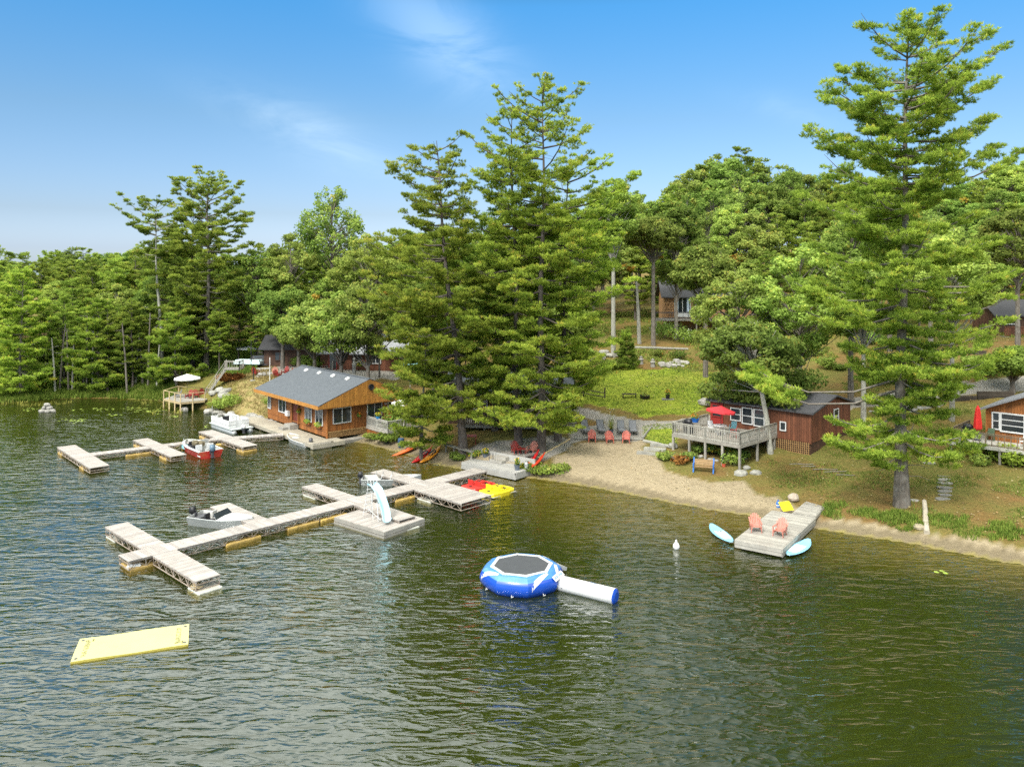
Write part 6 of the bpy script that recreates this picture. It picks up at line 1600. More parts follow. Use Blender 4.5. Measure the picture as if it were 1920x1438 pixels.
umbrella('patio_umbrella', 'white parasol over the small sun deck at the far left', (sd0.x + 2.2, sd0.y + 1.5, 1.08), UMBWHITE, 1.55, 2.25, 0, .5, DGREY)
for i, (dx, dy, rz, lb) in enumerate(((3.6, .6, 30, 'dark red chair at the right of the small sun deck'), (2.9, .3, -10, 'dark red chair in the middle of the small sun deck'), (1.2, 1.0, -60, 'grey chair at the left of the small sun deck'), (4.2, 1.6, 60, 'dark red chair at the back right of the small sun deck'))):
    adirondack('deck_chair', lb, CHAIRDK if i != 2 else SLING, (sd0.x + dx, sd0.y + dy, 1.085), R(rz))
g2 = G(421, 690)
stairs('bank_stairs', 'long grey timber stairs with handrails climbing from the small sun deck', (sd0.x + 4.4, sd0.y + 1.8, 1.1), tuple(PY(424, 690, 98.5)), 1.5, 12, WEATHER, RAILG)
e = PY(424, 690, 98.5)
m = MB(); 
t = thing('landing_fence', 'short grey rail fence at the top of the long stairs', 'fence', (e.x, e.y, e.z))
railing(t, [(.1, -.7), (1.9, -.9), (1.9, .6)], 0, .95, .3, RAILG)
m = MB(); m.box(0, 2.0, -.9, .8, -.12, 0); m.build('landing', WEATHER, t)
# ---------------------------------------------------------------- on the bank above the boathouse
fg = 'dark red chairs round the fire pit on the left bank'
for i, (px, py, rz) in enumerate(((480, 703, 60), (516, 703, 20), (521, 707, 160), (534, 702, -20), (541, 704, -70))):
    g = G(px, py); adirondack('fire_pit_chair', ('dark red chair left of the fire pit, apart from the other four', 'salmon tinted chair just right of the fire pit', 'dark red chair facing away from the lake, second right of the fire pit', 'dark red chair behind on the right of the fire pit', 'rightmost dark red chair of the fire pit group')[i], CHAIRDK if i != 1 else CHAIRPINK, tuple(g), R(rz), fg)
g = G(498, 703); t = thing('fire_pit', 'ring of grey stones between the red chairs on the left bank', 'fire pit', tuple(g))
for i in range(9): a = i * 2 * PI / 9; m = MB(); m.ball((.75 * math.cos(a), .75 * math.sin(a), .12), (.24, .2, .2), 7, 0, .15); m.build('stone', STONE, t)
g = G(475, 714); t = thing('bank_post', 'black post at the edge of the left bank', 'post', tuple(g)); m = MB(); m.tube([(0, 0, -.2), (0, 0, 1.6)], .07, 8); m.build('shaft', BLACK, t); m = MB(); m.box(-.3, .3, -.3, .3, -.1, .1); m.build('footing', CONC, t)
g = G(506, 724); t = thing('net_pole', 'tall thin white pole left of the boathouse roof', 'pole', (g.x, g.y, g.z)); m = MB(); m.tube([(0, 0, 0), (0, 0, 3.4)], .05, 8); m.build('shaft', WHITE, t); m = MB(); m.tube([(-1.8, .6, 2.0), (0, 0, 2.1)], .03, 6); m.build('crossbar', WHITE, t)
g = G(471, 692); t = thing('flag_pole', 'thin black pole beside the trailer on the left lot', 'pole', (g.x, g.y, g.z)); m = MB(); m.tube([(0, 0, 0), (0, 0, 3.6)], [.06, .04], 8); m.build('shaft', BLACK, t); m = MB(); m.ball((0, 0, 3.65), .09, 8); m.build('finial', BLACK, t)
def trailer():
    g = G(466, 690); t = thing('boat_trailer', 'low trailer with a pale blue-white load parked on the left lot', 'trailer', (g.x, g.y, g.z), R(-8))
    m = MB(); m.bar((-1.9, -.7, .5), (2.6, -.15, .5), .08); m.bar((-1.9, .7, .5), (2.6, .15, .5), .08); m.bar((-1.8, -.8, .5), (-1.8, .8, .5), .1); m.bar((0, -.9, .5), (0, .9, .5), .08); m.build('frame', DGREY, t)
    for y in (-.95, .95): m = MB(); m.X = Matrix.Translation((-.3, y, .32)) @ Matrix.Rotation(R(90), 4, 'X'); m.lathe([(.05, -.1), (.32, -.1), (.34, 0), (.32, .1), (.05, .1)], 16); m.build('wheel', BLACK, t)
    m = MB(); m.box(-1.7, 1.9, -.75, .75, .58, .95); m.box(-1.5, 1.7, -.65, .65, .95, 1.1, 0, .9); m.build('load', M('pale_aqua_white_load', (.62, .74, .76), .5, .1, 3, .1), t)
trailer()
def car(name, label, loc, rz, paint, cat='car'):
    t = thing(name, label, cat, loc, rz); Lc, Wc = 4.5, 1.8
    prof = [(-2.25, .35), (-2.25, .85), (-2.0, 1.0), (-1.7, 1.45), (-.2, 1.5), (.35, 1.42), (1.05, 1.0), (2.05, .88), (2.25, .7), (2.25, .35)]
    m = MB(); rings = []
    for y, s in ((-.9, .0), (-.86, 1), (.86, 1), (.9, 0)):
        rings.append([(x * (1 if s else .985), y * (.86 if z > 1.2 else 1), z if s else (z * .985 + .01)) for x, z in prof])
    m.loft(rings); m.build('body', paint, t)
    for y, sg in ((-.845, -1), (.845, 1)):
        g_ = MB(); g_.add([(-1.55, y + sg * .035, 1.0), (-1.4, y * .94 + sg * .01, 1.38), (.2, y * .94 + sg * .01, 1.38), (.8, y + sg * .035, 1.0)], [(0, 1, 2, 3)] if sg > 0 else [(3, 2, 1, 0)]); g_.build('side_window', GLASS, t)
    g_ = MB(); g_.hexa([(.42, -.72, 1.4), (1.06, -.76, 1.0), (1.06, .76, 1.0), (.42, .72, 1.4)], [(.45, -.72, 1.43), (1.1, -.76, 1.03), (1.1, .76, 1.03), (.45, .72, 1.43)]); g_.build('windscreen', GLASS, t)
    g_ = MB(); g_.hexa([(-2.02, -.7, 1.05), (-1.7, -.68, 1.42), (-1.7, .68, 1.42), (-2.02, .7, 1.05)], [(-2.06, -.7, 1.07), (-1.74, -.68, 1.45), (-1.74, .68, 1.45), (-2.06, .7, 1.07)]); g_.build('rear_window', GLASS, t)
    for x in (-1.4, 1.4):
        for y in (-.86, .86): w_ = MB(); w_.X = Matrix.Translation((x, y, .33)) @ Matrix.Rotation(R(90), 4, 'X'); w_.lathe([(.04, -.1), (.18, -.1), (.33, -.09), (.34, 0), (.33, .09), (.18, .1), (.04, .1)], 18); w_.build('wheel', BLACK, t)
    for y in (-.65, .65): w_ = MB(); w_.box(2.2, 2.27, y - .16, y + .16, .62, .76); w_.build('headlight', WHITE, t)
g = G(489, 688); t = car('parked_car', 'small black car parked beside the trailer on the left lot', (g.x + .3, g.y + 1.2, g.z), R(15), M('black_car_paint', (.012, .012, .014), .25, .1, 3, .05, coat=.6))
g = G(1662, 604); car('parked_car', 'silver car parked high among the trees on the right', (g.x, g.y, g.z), R(5), M('silver_car_paint', (.55, .57, .60), .3, .1, 3, .05, metal=.5, coat=.6))
g = G(1612, 603); car('parked_car', 'dark red car parked among the trees left of the silver one', (g.x, g.y, g.z), R(5), M('dark_red_car_paint', (.18, .02, .02), .3, .1, 3, .05, coat=.6))
g = G(470, 678); umbrella('patio_umbrella', 'pale grey parasol behind the trailer on the left lot', (g.x, g.y, g.z), M('pale_grey_cloth', (.52, .54, .54), .8, .08, 4, .06), 2.0, 1.9, 0, .5, DGREY)
g = G(664, 700); t = thing('garden_statue', 'small pale upright figure-like post ornament below the lodge', 'ornament', tuple(g)); m = MB(); m.lathe([(.25, 0), (.2, .5), (.28, 1.1), (.12, 1.5), (.18, 1.8), (.02, 2.0)], 12); m.build('body', CONC, t)
m = MB(); m.tube([(.1, 0, 1.2), (.9, -.1, 1.7)], .06, 6); m.build('arm', CONC, t)
g = G(769, 686 + 6); t = umbrella('patio_umbrella', 'pale turquoise parasol glimpsed between the pine boughs', (PY(769, 690, 92).x, 92, gz(PY(769, 690, 92).x, 92)), TURQ, 1.3, 3.0)
# ---------------------------------------------------------------- retaining timbers below the lane
for i, (xa, ya, xb, yb, n) in enumerate(((1600, 757, 1700, 754, 2), (1696, 757, 1760, 752, 3), (1764, 748, 1826, 745, 3), (1828, 745, 1896, 741, 4))):
    a = G(xa, ya); b = G(xb, yb); h = math.atan2((b - a).y, (b - a).x); ln = (b - a).length
    t = thing('timber_wall', ('longest and lowest timber wall under the lane, left end', 'timber wall under the lane left of the thin birch', 'timber wall under the lane right of the thin birch', 'tallest timber wall under the lane, behind the right cabin roof')[i], 'retaining wall', (a.x, a.y - .6, min(a.z, b.z) - .45), h, 'timber walls under the lane')
    for k in range(n + 1): m = MB(); m.box(0, ln, k * .03, k * .03 + .22, k * .22, k * .22 + .2); m.build('timber', TIMBER, t)
a = G(1700, 665); b = G(1850, 664); t = thing('timber_wall', 'dark low timber wall high on the slope behind the tree trunks', 'retaining wall', (a.x, a.y, min(a.z, b.z) - .2), math.atan2((b - a).y, (b - a).x))
for k in range(4): m = MB(); m.box(0, (b - a).length, k * .02, .25 + k * .02, k * .22, k * .22 + .2); m.build('timber', TIMBER, t)
for i, (px, py) in enumerate(((1202, 683), (1224, 688))):
    g = G(px, py); t = thing('garden_figure', ('left', 'right')[i] + ' of the two squat stone lanterns on the rockery', 'garden ornament', tuple(g), 0, 'stone lanterns on the rockery'); m = MB(); m.lathe([(.3, 0), (.24, .3), (.3, .55), (.16, .6), (.2, .85), (.02, 1.0)], 10); m.build('body', STONE, t); m = MB(); m.lathe([(.34, .58), (.1, .72)], 10); m.build('cap', STONE, t)
# ---------------------------------------------------------------- trees
def unit(v): return v / (np.linalg.norm(v, axis=-1, keepdims=True) + 1e-9)
def tufts(rs, cen, out, nb, ln, wd, spread=.75, up=.55):
    """needle bundles: nb blades from every centre. cen (n,3), out (n,3) growth direction"""
    n = len(cen)
    c = np.repeat(cen, nb, 0); o = np.repeat(out, nb, 0)
    d = unit(o * .75 + rs.normal(size=(n * nb, 3)) * spread * .6 + np.array([0, 0, up]))
    L_ = ln * rs.uniform(.65, 1.2, (n * nb, 1))
    s = unit(np.cross(d, rs.normal(size=(n * nb, 3)))) * wd * rs.uniform(.7, 1.2, (n * nb, 1))
    c = c + rs.normal(size=c.shape) * ln * .18
    return np.stack([c - s, c + s, c + d * L_], 1)
def branch_tube(mb, pts, r0, r1, n=4):
    k = len(pts); mb.tube(pts, [r0 + (r1 - r0) * i / (k - 1) for i in range(k)], n, 0, True)
def pine(name, label, base, H, prof, zlow=2.0, seed=0, whorl=.85, nb=5, dens=1.0, tr=.3, lean=(0, 0), mat=None, bark=None, droop=.06, top_up=.75, extra=(), group=None, blade=(.21, .029), gap=.12, cat='pine tree', dead=6, asym=None, clump=.54, bpt=9, s0=.26, fill=0):
    rs = np.random.RandomState(seed); random.seed(seed)
    t = thing(name, label, cat, base, 0, group)
    mb = MB(); zs = np.linspace(0, H, 12)
    cx = lambda z: (lean[0] * (z / H) + .12 * math.sin(z * .35 + seed)) if True else 0
    cyf = lambda z: (lean[1] * (z / H) + .12 * math.cos(z * .3 + seed))
    rr = [tr * (1 - .93 * (z / H)) + (tr * .35 if i == 0 else 0) for i, z in enumerate(zs)]
    mb.tube([(cx(z), cyf(z), z - (.3 if i == 0 else 0)) for i, z in enumerate(zs)], rr, 10)
    C_ = []; O_ = []; T_ = []
    brs = []
    z = zlow
    while z < H - .25:
        f = (z - zlow) / (H - zlow); a0 = rs.rand() * 2 * PI
        k = max(3, int(nb + rs.randint(-1, 2))) if f < .93 else 4
        for i in range(k):
            if rs.rand() < gap + (.22 if f > .66 else 0): continue
            az = a0 + 2 * PI * i / k + rs.normal() * .25
            Lb = prof(f) * rs.uniform(.5, 1.12)
            if asym: Lb *= asym(az, f)
            brs.append((z + rs.normal() * .15, az, max(.35, Lb), f))
        z += whorl * 1.3 * rs.uniform(.7, 1.3) * (1 - .4 * f)
    for ex in extra: brs.append((ex[0], ex[1], ex[2], (ex[0] - zlow) / (H - zlow), ex[3] if len(ex) > 3 else None))
    for (z, az, Lb, f, *sm) in brs:
        sm = sm[0] if sm and sm[0] else None
        f = min(max(f, 0), 1)
        el = (-droop * 3 + .1) * (1 - f) + top_up * f ** 2.2 + rs.normal() * .06
        cu = .14 + .14 * f
        ca, sa = math.cos(az), math.sin(az)
        zz = lambda s: Lb * (math.tan(el) * s - .12 * math.sin(PI * s) * (1 - f) + cu * s * s * s * .9)
        bx, by = cx(z), cyf(z)
        pts = [(bx + ca * Lb * s, by + sa * Lb * s, z + zz(s)) for s in (0, .3, .6, .85, 1.0)]
        branch_tube(mb, pts, min(.09, .022 + .014 * Lb), .012)
        # puffs of needles along the outer part
        ncl = max(3, int(Lb * 2.9 * dens))
        for j in range(ncl):
            sl_ = sm or (s0 if f < .66 else .28); s = sl_ + (1.02 - sl_) * rs.rand() ** .75
            wmax = Lb * .30 * math.sin(PI * min(.95, s * .82 + .08)) + .12
            lat = rs.uniform(-1, 1) * wmax
            px_ = bx + ca * Lb * s - sa * lat; py_ = by + sa * Lb * s + ca * lat; pz_ = z + zz(min(s, 1)) - .05 * abs(lat) + rs.normal() * .05
            cr_ = clump * rs.uniform(.7, 1.25) * (1 if f < .8 else .75)
            if Lb > 1.5 and j % 3 == 0: mb.bar((bx + ca * Lb * s * .8, by + sa * Lb * s * .8, z + zz(s * .8)), (px_, py_, pz_), .018)
            m_ = int(13 * dens * (cr_ / .42) ** 2) + 3
            u = unit(rs.normal(size=(m_, 3))) * rs.rand(m_, 1) ** .4
            pc = np.array([px_, py_, pz_]) + u * np.array([cr_, cr_, cr_ * .30])
            od = unit(u * np.array([1, 1, .3]) + np.array([ca, sa, 0]) * .55)
            C_.append(pc); O_.append(od)
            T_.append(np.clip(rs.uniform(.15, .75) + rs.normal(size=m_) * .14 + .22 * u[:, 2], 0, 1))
    for i in range(dead):      # bare dead limbs below the crown
        z = rs.uniform(.35, 1) * zlow + .5; az = rs.rand() * 2 * PI; Lb = rs.uniform(.5, 1.8)
        branch_tube(mb, [(cx(z), cyf(z), z), (cx(z) + Lb * .6 * math.cos(az), cyf(z) + Lb * .6 * math.sin(az), z + .1), (cx(z) + Lb * math.cos(az), cyf(z) + Lb * math.sin(az), z - .1)], .03, .008)
    mb.build('trunk', bark or BARKD, t, False)
    C_ = np.concatenate(C_); O_ = np.concatenate(O_); T_ = np.concatenate(T_)
    v = tufts(rs, C_, O_, bpt, blade[0], blade[1])
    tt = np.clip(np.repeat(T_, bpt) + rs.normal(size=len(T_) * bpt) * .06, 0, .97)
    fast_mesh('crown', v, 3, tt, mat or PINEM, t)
    return t
def broadleaf(name, label, base, H, rad, seed=0, zlow=None, mat=None, bark=None, tr=.22, lean=(0, 0), npuff=70, nleaf=330, leaf=.15, puff=(.55, 1.35), group=None, cat='tree', shape=1.0, flat=.72, more=()):
    rs = np.random.RandomState(seed); random.seed(seed)
    zlow = H * .32 if zlow is None else zlow
    t = thing(name, label, cat, base, 0, group)
    mb = MB(); zm = zlow + (H - zlow) * .45
    P0 = [(0, 0, -.3), (lean[0] * .15, lean[1] * .15, zlow * .5), (lean[0] * .4, lean[1] * .4, zlow), (lean[0] * .8, lean[1] * .8, zm), (lean[0], lean[1], H * .86)]
    mb.tube(P0, [tr * 1.3, tr, tr * .85, tr * .5, tr * .12], 9)
    V = []; T_ = []
    cz = (zlow + H) / 2; hz = (H - zlow) / 2
    for i in range(npuff + len(more)):
        u = unit(rs.normal(size=3)); u[2] = u[2] * .9 + .12
        q = rs.uniform(.45, 1.0) ** .6
        pr = rs.uniform(*puff) * (1 - .25 * abs(u[2]))
        f = (u[2] * q + 1) / 2
        wsc = (1 - .35 * max(0, f - .5) * 2 * shape)
        c = np.array([lean[0] * (.4 + .6 * f) + u[0] * q * (rad - pr * .6) * wsc, lean[1] * (.4 + .6 * f) + u[1] * q * (rad - pr * .6) * wsc, cz + u[2] * q * (hz - pr * .55)])
        if i >= npuff: c = np.array(more[i - npuff][:3]); pr = more[i - npuff][3]
        zb = min(max(zlow * .9, c[2] - rs.uniform(1.5, 4)), H * .8); k = zb / H
        b0 = (lean[0] * k, lean[1] * k, zb)
        mid = ((b0[0] + c[0]) / 2 + rs.normal() * .15, (b0[1] + c[1]) / 2 + rs.normal() * .15, (b0[2] + c[2]) / 2 + .1)
        branch_tube(mb, [b0, mid, tuple(c)], tr * .26, .02, 5)
        for _ in range(3):
            e_ = c + unit(rs.normal(size=3)) * pr * .8; mb.bar(tuple(c), tuple(e_), .02)
        n = int(nleaf * (pr / 1.4) ** 2)
        sx_, sy_ = rs.uniform(.75, 1.35, 2)
        lv = leaf_cloud(rs, n, c, (pr * sx_, pr * sy_, pr * flat * rs.uniform(.7, 1.1)), leaf, .25, .4)
        V.append(lv)
        hgt_ = (lv[:, 0, 2] - c[2]) / pr
        turned = rs.rand() < .010
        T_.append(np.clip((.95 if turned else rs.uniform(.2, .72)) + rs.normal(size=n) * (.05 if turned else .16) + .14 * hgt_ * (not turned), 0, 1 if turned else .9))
    mb.build('trunk', bark or BARK, t, False)
    V = np.concatenate(V); T_ = np.concatenate(T_)
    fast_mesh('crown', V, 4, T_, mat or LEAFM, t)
    return t
def gp(px, Y):      # ground point under a picture column at a distance
    x = (px - 960) * Y / CF; return (x, Y, gz(x, Y))
def top_h(base, py): return CH - (py - CY0) * base[1] / CF - base[2]
lin = lambda *k: (lambda f: float(np.interp(f, [a for a, b in k], [b for a, b in k])))
# ---- the tall pine on the right bank
b = P(1687, 945, 1.0); b = (b.x, b.y, gz(b.x, b.y)); H = top_h(b, 18)
pine('white_pine', 'very tall white pine on the right bank, the tallest tree in the picture', b, H,
     lin((0, 5.2), (.04, 5.0), (.1, 3.4), (.2, 5.6), (.4, 6.4), (.6, 6.2), (.7, 4.8), (.8, 5.6), (.88, 5.0), (.92, 1.4), (.97, .9), (1, .3)),
     3.9, 21, .82, 6, 1.05, .42, (.7, .3), PINEM2, BARK, .08, .42, gap=.12, asym=lambda a, f: .62 if (f < .32 and math.cos(a) < -.2) else 1.0, extra=[(7.6, R(174), 9.8, .66), (8.3, R(166), 9.6, .7), (6.0, R(196), 5.2), (5.0, R(205), 5.6), (4.4, R(186), 5.0), (4.2, R(-20), 4.2), (21.5, R(0), 6.2, .4), (24, R(6), 6.0, .4), (23, R(178), 6.4, .4), (25.5, R(176), 5.0, .4), (12.5, R(182), 7.5), (14, R(176), 7.2)], blade=(.22, .029), s0=.08)
# ---- the centre group
b = gp(872, 68.5); H = top_h(b, 262)
pine('white_pine', 'leaning white pine, leftmost of the centre group, boughs over the kayaks', b, H,
     lin((0, 3.0), (.06, 4.6), (.2, 5.0), (.32, 6.0), (.48, 5.8), (.58, 4.6), (.68, 3.2), (.74, 4.8), (.86, 4.0), (.95, 2.6), (1, 1.0)), 4.0, 5, .85, 5, 1.05, .36, (-2.6, .5), PINEM2, BARKD, .05, .42,
     asym=lambda a, f: (1.25 if math.cos(a) < -.2 else .8) if f < .6 else 1.0, extra=[(4.4, R(200), 7.0), (4.8, R(215), 6.8), (5.4, R(190), 6.0), (12.3, R(175), 7.6), (13.5, R(200), 7.2), (4.4, R(235), 6.0), (5.0, R(250), 6.0), (16.5, R(180), 6.6), (15.2, R(185), 7.0)], gap=.08)
b = gp(972, 69.5); H = top_h(b, 196)
pine('white_pine', 'white pine in the middle of the tall centre group, just left of the tallest', b, H, lin((0, 4.0), (.15, 5.2), (.4, 5.0), (.6, 4.4), (.75, 4.0), (.88, 3.0), (.96, 1.6), (1, .5)), 4.2, 9, .9, 5, .95, .32, (-.6, .3), PINEM2, BARKD, .05, .5,
     asym=lambda a, f: 1.15 if math.cos(a) < 0 else .75, gap=.12)
b = gp(1013, 67.8); H = top_h(b, 166)
pine('white_pine', 'tallest white pine of the centre group, trunk rising behind the red kayaks', b, H, lin((0, 4.4), (.1, 5.4), (.3, 5.2), (.5, 4.8), (.62, 3.8), (.75, 5.0), (.85, 4.6), (.93, 3.4), (.98, 1.6), (1, .6)), 3.2, 13, .9, 5, 1.0, .36, (.3, .2), PINEM2, BARKD, .06, .45,
     extra=[(3.3, R(195), 5.8), (4.0, R(205), 6.0), (3.6, R(240), 5.0), (3.8, R(-40), 4.0)], gap=.12)
b = gp(1048, 70.8); H = top_h(b, 300)
pine('white_pine', 'white pine at the right of the centre group with long boughs reaching right', b, H, lin((0, 3.4), (.15, 4.2), (.35, 5.2), (.55, 5.8), (.75, 5.6), (.88, 4.0), (.96, 2.2), (1, .6)), 4.8, 17, .85, 5, 1.0, .30, (.9, .2), PINEM2, BARKD, .08, .4,
     asym=lambda a, f: 1.15 if math.cos(a) > .1 else .7, gap=.12)
b = gp(792, 69.5)
pine('white_pine', 'small bushy pine between the boathouse deck and the kayaks', b, top_h(b, 575), lin((0, 2.6), (.3, 3.0), (.6, 2.4), (.85, 1.4), (1, .3)), 2.2, 23, .7, 6, 1.1, .16, (.2, 0), PINEM2, BARK, .06, .6)
b = gp(930, 74.0)
pine('white_pine', 'dense pine filling the gap behind the centre trunks', b, top_h(b, 400), lin((0, 4.6), (.3, 5.4), (.6, 4.6), (.85, 2.6), (1, .5)), 4.5, 29, .8, 6, 1.0, .28, (0, 0), PINEM, BARKD)
b = gp(812, 82.0)
pine('white_pine', 'dense pine behind the boathouse, showing above the small bushy pine', b, top_h(b, 440), lin((0, 3.2), (.3, 3.8), (.6, 3.6), (.85, 2.2), (1, .4)), 6.5, 31, .8, 6, 1.0, .28, (0, 0), PINEM, BARKD)
# ---- left shore pines
b = gp(304, 109); pine('white_pine', 'slender bare-trunked pine on the left shore, left of the tallest there', b, top_h(b, 382), lin((0, 3.5), (.3, 2.6), (.5, 2.0), (.7, 4.2), (.85, 5.0), (.95, 3.0), (1, .8)), 6, 37, 1.0, 5, .85, .30, (-1.0, 0), PINEM, BARKP, .05, .55, gap=.2, blade=(.26, .040))
b = gp(388, 108); pine('white_pine', 'tallest pine of the left shore, standing above the long stairs', b, top_h(b, 332), lin((0, 5.5), (.2, 6.0), (.4, 6.4), (.6, 6.2), (.72, 5.8), (.82, 4.6), (.9, 3.6), (.96, 1.8), (1, .4)), 4.5, 41, .95, 5, .9, .36, (.2, 0), PINEM, BARK, .05, .7, gap=.16, blade=(.26, .040))
b = gp(362, 110); pine('white_pine', 'pine close behind the tallest pine of the left shore', b, top_h(b, 395), lin((0, 4), (.3, 5), (.6, 4.6), (.85, 3), (1, .6)), 7, 43, .95, 5, .85, .3, (0, 0), PINEM, BARKD, blade=(.26, .040))
b = gp(40, 103); pine('white_pine', 'bushy layered pine at the left edge above the bank', b, top_h(b, 506), lin((0, 4.6), (.3, 4.2), (.6, 3.4), (.85, 1.8), (1, .3)), 1.2, 47, .75, 6, .95, .2, (0, 0), PINEM2, BARK, blade=(.26, .040))
b = gp(185, 106); pine('white_pine', 'light green young pine between bare trunks on the left shore', b, top_h(b, 560), lin((0, 4.0), (.3, 4.0), (.6, 3.0), (.85, 1.6), (1, .3)), 1.0, 53, .75, 6, .95, .18, (0, 0), PINEM2, BARK, blade=(.26, .040))
b = gp(330, 104.5); pine('white_pine', 'young pine just behind the white parasol of the sun deck', b, top_h(b, 590), lin((0, 3.6), (.3, 3.8), (.6, 3.0), (.85, 1.6), (1, .3)), 1.6, 59, .75, 6, .95, .18, (0, 0), PINEM2, BARK, blade=(.26, .040))
b = gp(232, 107); pine('white_pine', 'young pine left of the slender bare-trunked pine', b, top_h(b, 575), lin((0, 3.2), (.3, 3.4), (.6, 2.6), (.85, 1.4), (1, .3)), 2.0, 61, .75, 6, .95, .18, (0, 0), PINEM, BARK, blade=(.26, .040))
# ---- single broadleaf trees one can tell apart
b = gp(622, 116); broadleaf('poplar', 'tall open-crowned poplar rising above the trees behind the boathouse', b, top_h(b, 342), 5.6, 71, zlow=8, mat=LEAFM3, npuff=95, nleaf=230, leaf=.20, puff=(.6, 1.3), tr=.3, shape=1.2, flat=1.3)
b = gp(640, 92); broadleaf('maple', 'light green maple behind the boathouse roof', b, top_h(b, 545), 4.6, 73, zlow=3.0, mat=LEAFM3, npuff=80, nleaf=400, leaf=.15, tr=.25)
for i, (px, Y, py, r, z0, mt, lb, s) in enumerate((
    (590, 95, 555, 4.4, 3.0, LEAFM2, 'leaning maple beside the timber steps of the lodge', 74), (690, 91, 520, 5.2, 3.0, LEAFM2, 'forked oak rising right behind the boathouse gable', 75), (530, 104, 530, 4.2, 3.2, LEAFM, 'broadleaf tree above the fire pit chairs', 76),
    (560, 100, 590, 3.2, 3.0, LEAFM3, 'low maple left of the boathouse ridge', 77), (1445, 65.8, 600, 4.8, 5.4, LEAFM2, 'oak with a pale lichened trunk at the right corner of the cabin deck', 78), (1323, 90, 450, 4.2, 8.6, LEAFM2, 'oak with a straight trunk at the right side of the lawn', 79),
    (1150, 97.5, 330, 4.2, 12.0, LEAFM, 'tall tree with a long bare trunk above the left of the lawn', 80), (1225, 103, 400, 4.6, 11.5, LEAFM2, 'oak behind the top of the lawn left of the hill house', 81), (1385, 78, 500, 5.8, 2.6, LEAFM2, 'broad oak behind the red-brown cabin', 82),
    (1500, 75, 440, 5.4, 3.4, LEAFM3, 'light green tree behind the right end of the red-brown cabin', 83), (1619, 71.5, 470, 4.4, 7.0, LEAFM2, 'thin oak right of the red-brown cabin end wall', 84), (1785, 72.5, 430, 4.6, 8.0, LEAFM3, 'slim pale-barked birch beside the lane right of the tall pine', 85),
    (1595, 77.5, 380, 4.6, 8.5, LEAFM, 'straight-trunked tree by the lane behind the red-brown cabin', 86), (1745, 85, 400, 5.0, 8.0, LEAFM2, 'dark-trunked oak on the slope above the lane', 87), (1898, 78, 642, 2.4, 1.0, LEAFM3, 'low bright leafy oak above the lane at the right edge', 88), (1908, 88, 380, 5.0, 6.6, LEAFM2, 'tall oak at the right edge above the lane', 89), (1668, 92, 350, 5.6, 8, LEAFM, 'tall tree behind the big pine on the upper slope', 90),
    (1268, 106.5, 370, 4.4, 4.9, LEAFM, 'green tree in front of the roof of the hill house', 93), (1060, 88, 560, 3.4, 4.5, LEAFM2, 'small oak beside the trunk at the left of the lawn', 91), (1095, 104, 420, 5.0, 7.0, LEAFM, 'tree above the rock wall left of the lawn', 92))):
    b = gp(px, Y)
    broadleaf(('maple' if mt is LEAFM3 else 'oak') if Y < 100 else 'broadleaf_tree', lb, b, top_h(b, py), r, s, zlow=z0, lean=(-1.6, 1.6) if px == 1445 else (0, 0), more=[(17.6 + .7 * q + .71 * w_ - b[0], 71.1 - .71 * q + .7 * w_ - b[1], zz - b[2], 1.35) for w_, zz in ((.3, 5.75), (2.2, 6.6), (4.2, 7.1)) for q in (-.3, 1.2, 2.7, 4.2, 5.6, 7.0)] if px == 1445 else (), mat=mt, bark=BARKP if px in (1445, 1785, 1619, 1150) else BARK, npuff=int(52 + r * 7), nleaf=460, leaf=.17, tr=.24 if Y > 75 else .2)
# dead standing trunk
b = gp(1199, 103); m = MB(); m.tube([(0, 0, -.2), (-.15, 0, 4), (-.4, 0, 8.2)], [.28, .22, .12], 9); o = m.build('dead_trunk', BARKP, loc=b); tag(o, 'bare pale dead trunk standing at the top of the lawn', 'dead tree')
# small spruce on the lawn edge
b = G(1175, 688); pine('spruce', 'small dense dark spruce at the top left of the lawn', tuple(b), 4.2, lin((0, 1.6), (.5, 1.0), (1, .15)), .15, 97, .3, 7, 1.6, .08, (0, 0), PINEM, BARKD, .02, .5, blade=(.22, .035), clump=.26, dead=0, cat='spruce')
b = gp(1650, 82.5); pine('spruce', 'small dark round evergreen on the slope above the lane', b, 2.6, lin((0, 1.4), (.5, 1.1), (1, .15)), .1, 98, .3, 7, 1.6, .08, (0, 0), PINEM, BARKD, .02, .5, blade=(.22, .035), clump=.26, dead=0, cat='spruce')
# ---- the forest behind: a few kinds, repeated as separate trees
KP = []
for i, (px, Y, py, r, mt, lb) in enumerate(((545, 112, 436, 5.2, LEAFM2, 'full-crowned tree left of the tall poplar behind the boathouse'), (690, 108, 430, 5.4, LEAFM3, 'full-crowned tree right of the tall poplar behind the boathouse'), (480, 110, 462, 4.6, LEAFM, 'round-topped tree right of the tallest left shore pine'))):
    b = gp(px, Y); broadleaf('broadleaf_tree', lb, b, top_h(b, py), r, 140 + i, zlow=5, mat=mt, npuff=100, nleaf=300, leaf=.19, tr=.26)
hide = (0, 0, -500)
for i, (H, s) in enumerate(((20, 101), (23, 102), (18, 103), (21, 104))):
    KP.append((H, pine('forest_pine', 'forest pine', (0, 0, 0), H, lin((0, 2.6), (.25, 4.2), (.5, 4.0), (.75, 3.0), (.92, 1.6), (1, .3)), H * (.22, .3, .12, .25)[i], s, 1.0, 5, .8, .24, (random.uniform(-.6, .6), 0), PINEM, BARKD, .05, .6, blade=(.32, .055), gap=.14, bpt=6, clump=.58)))
KB = []
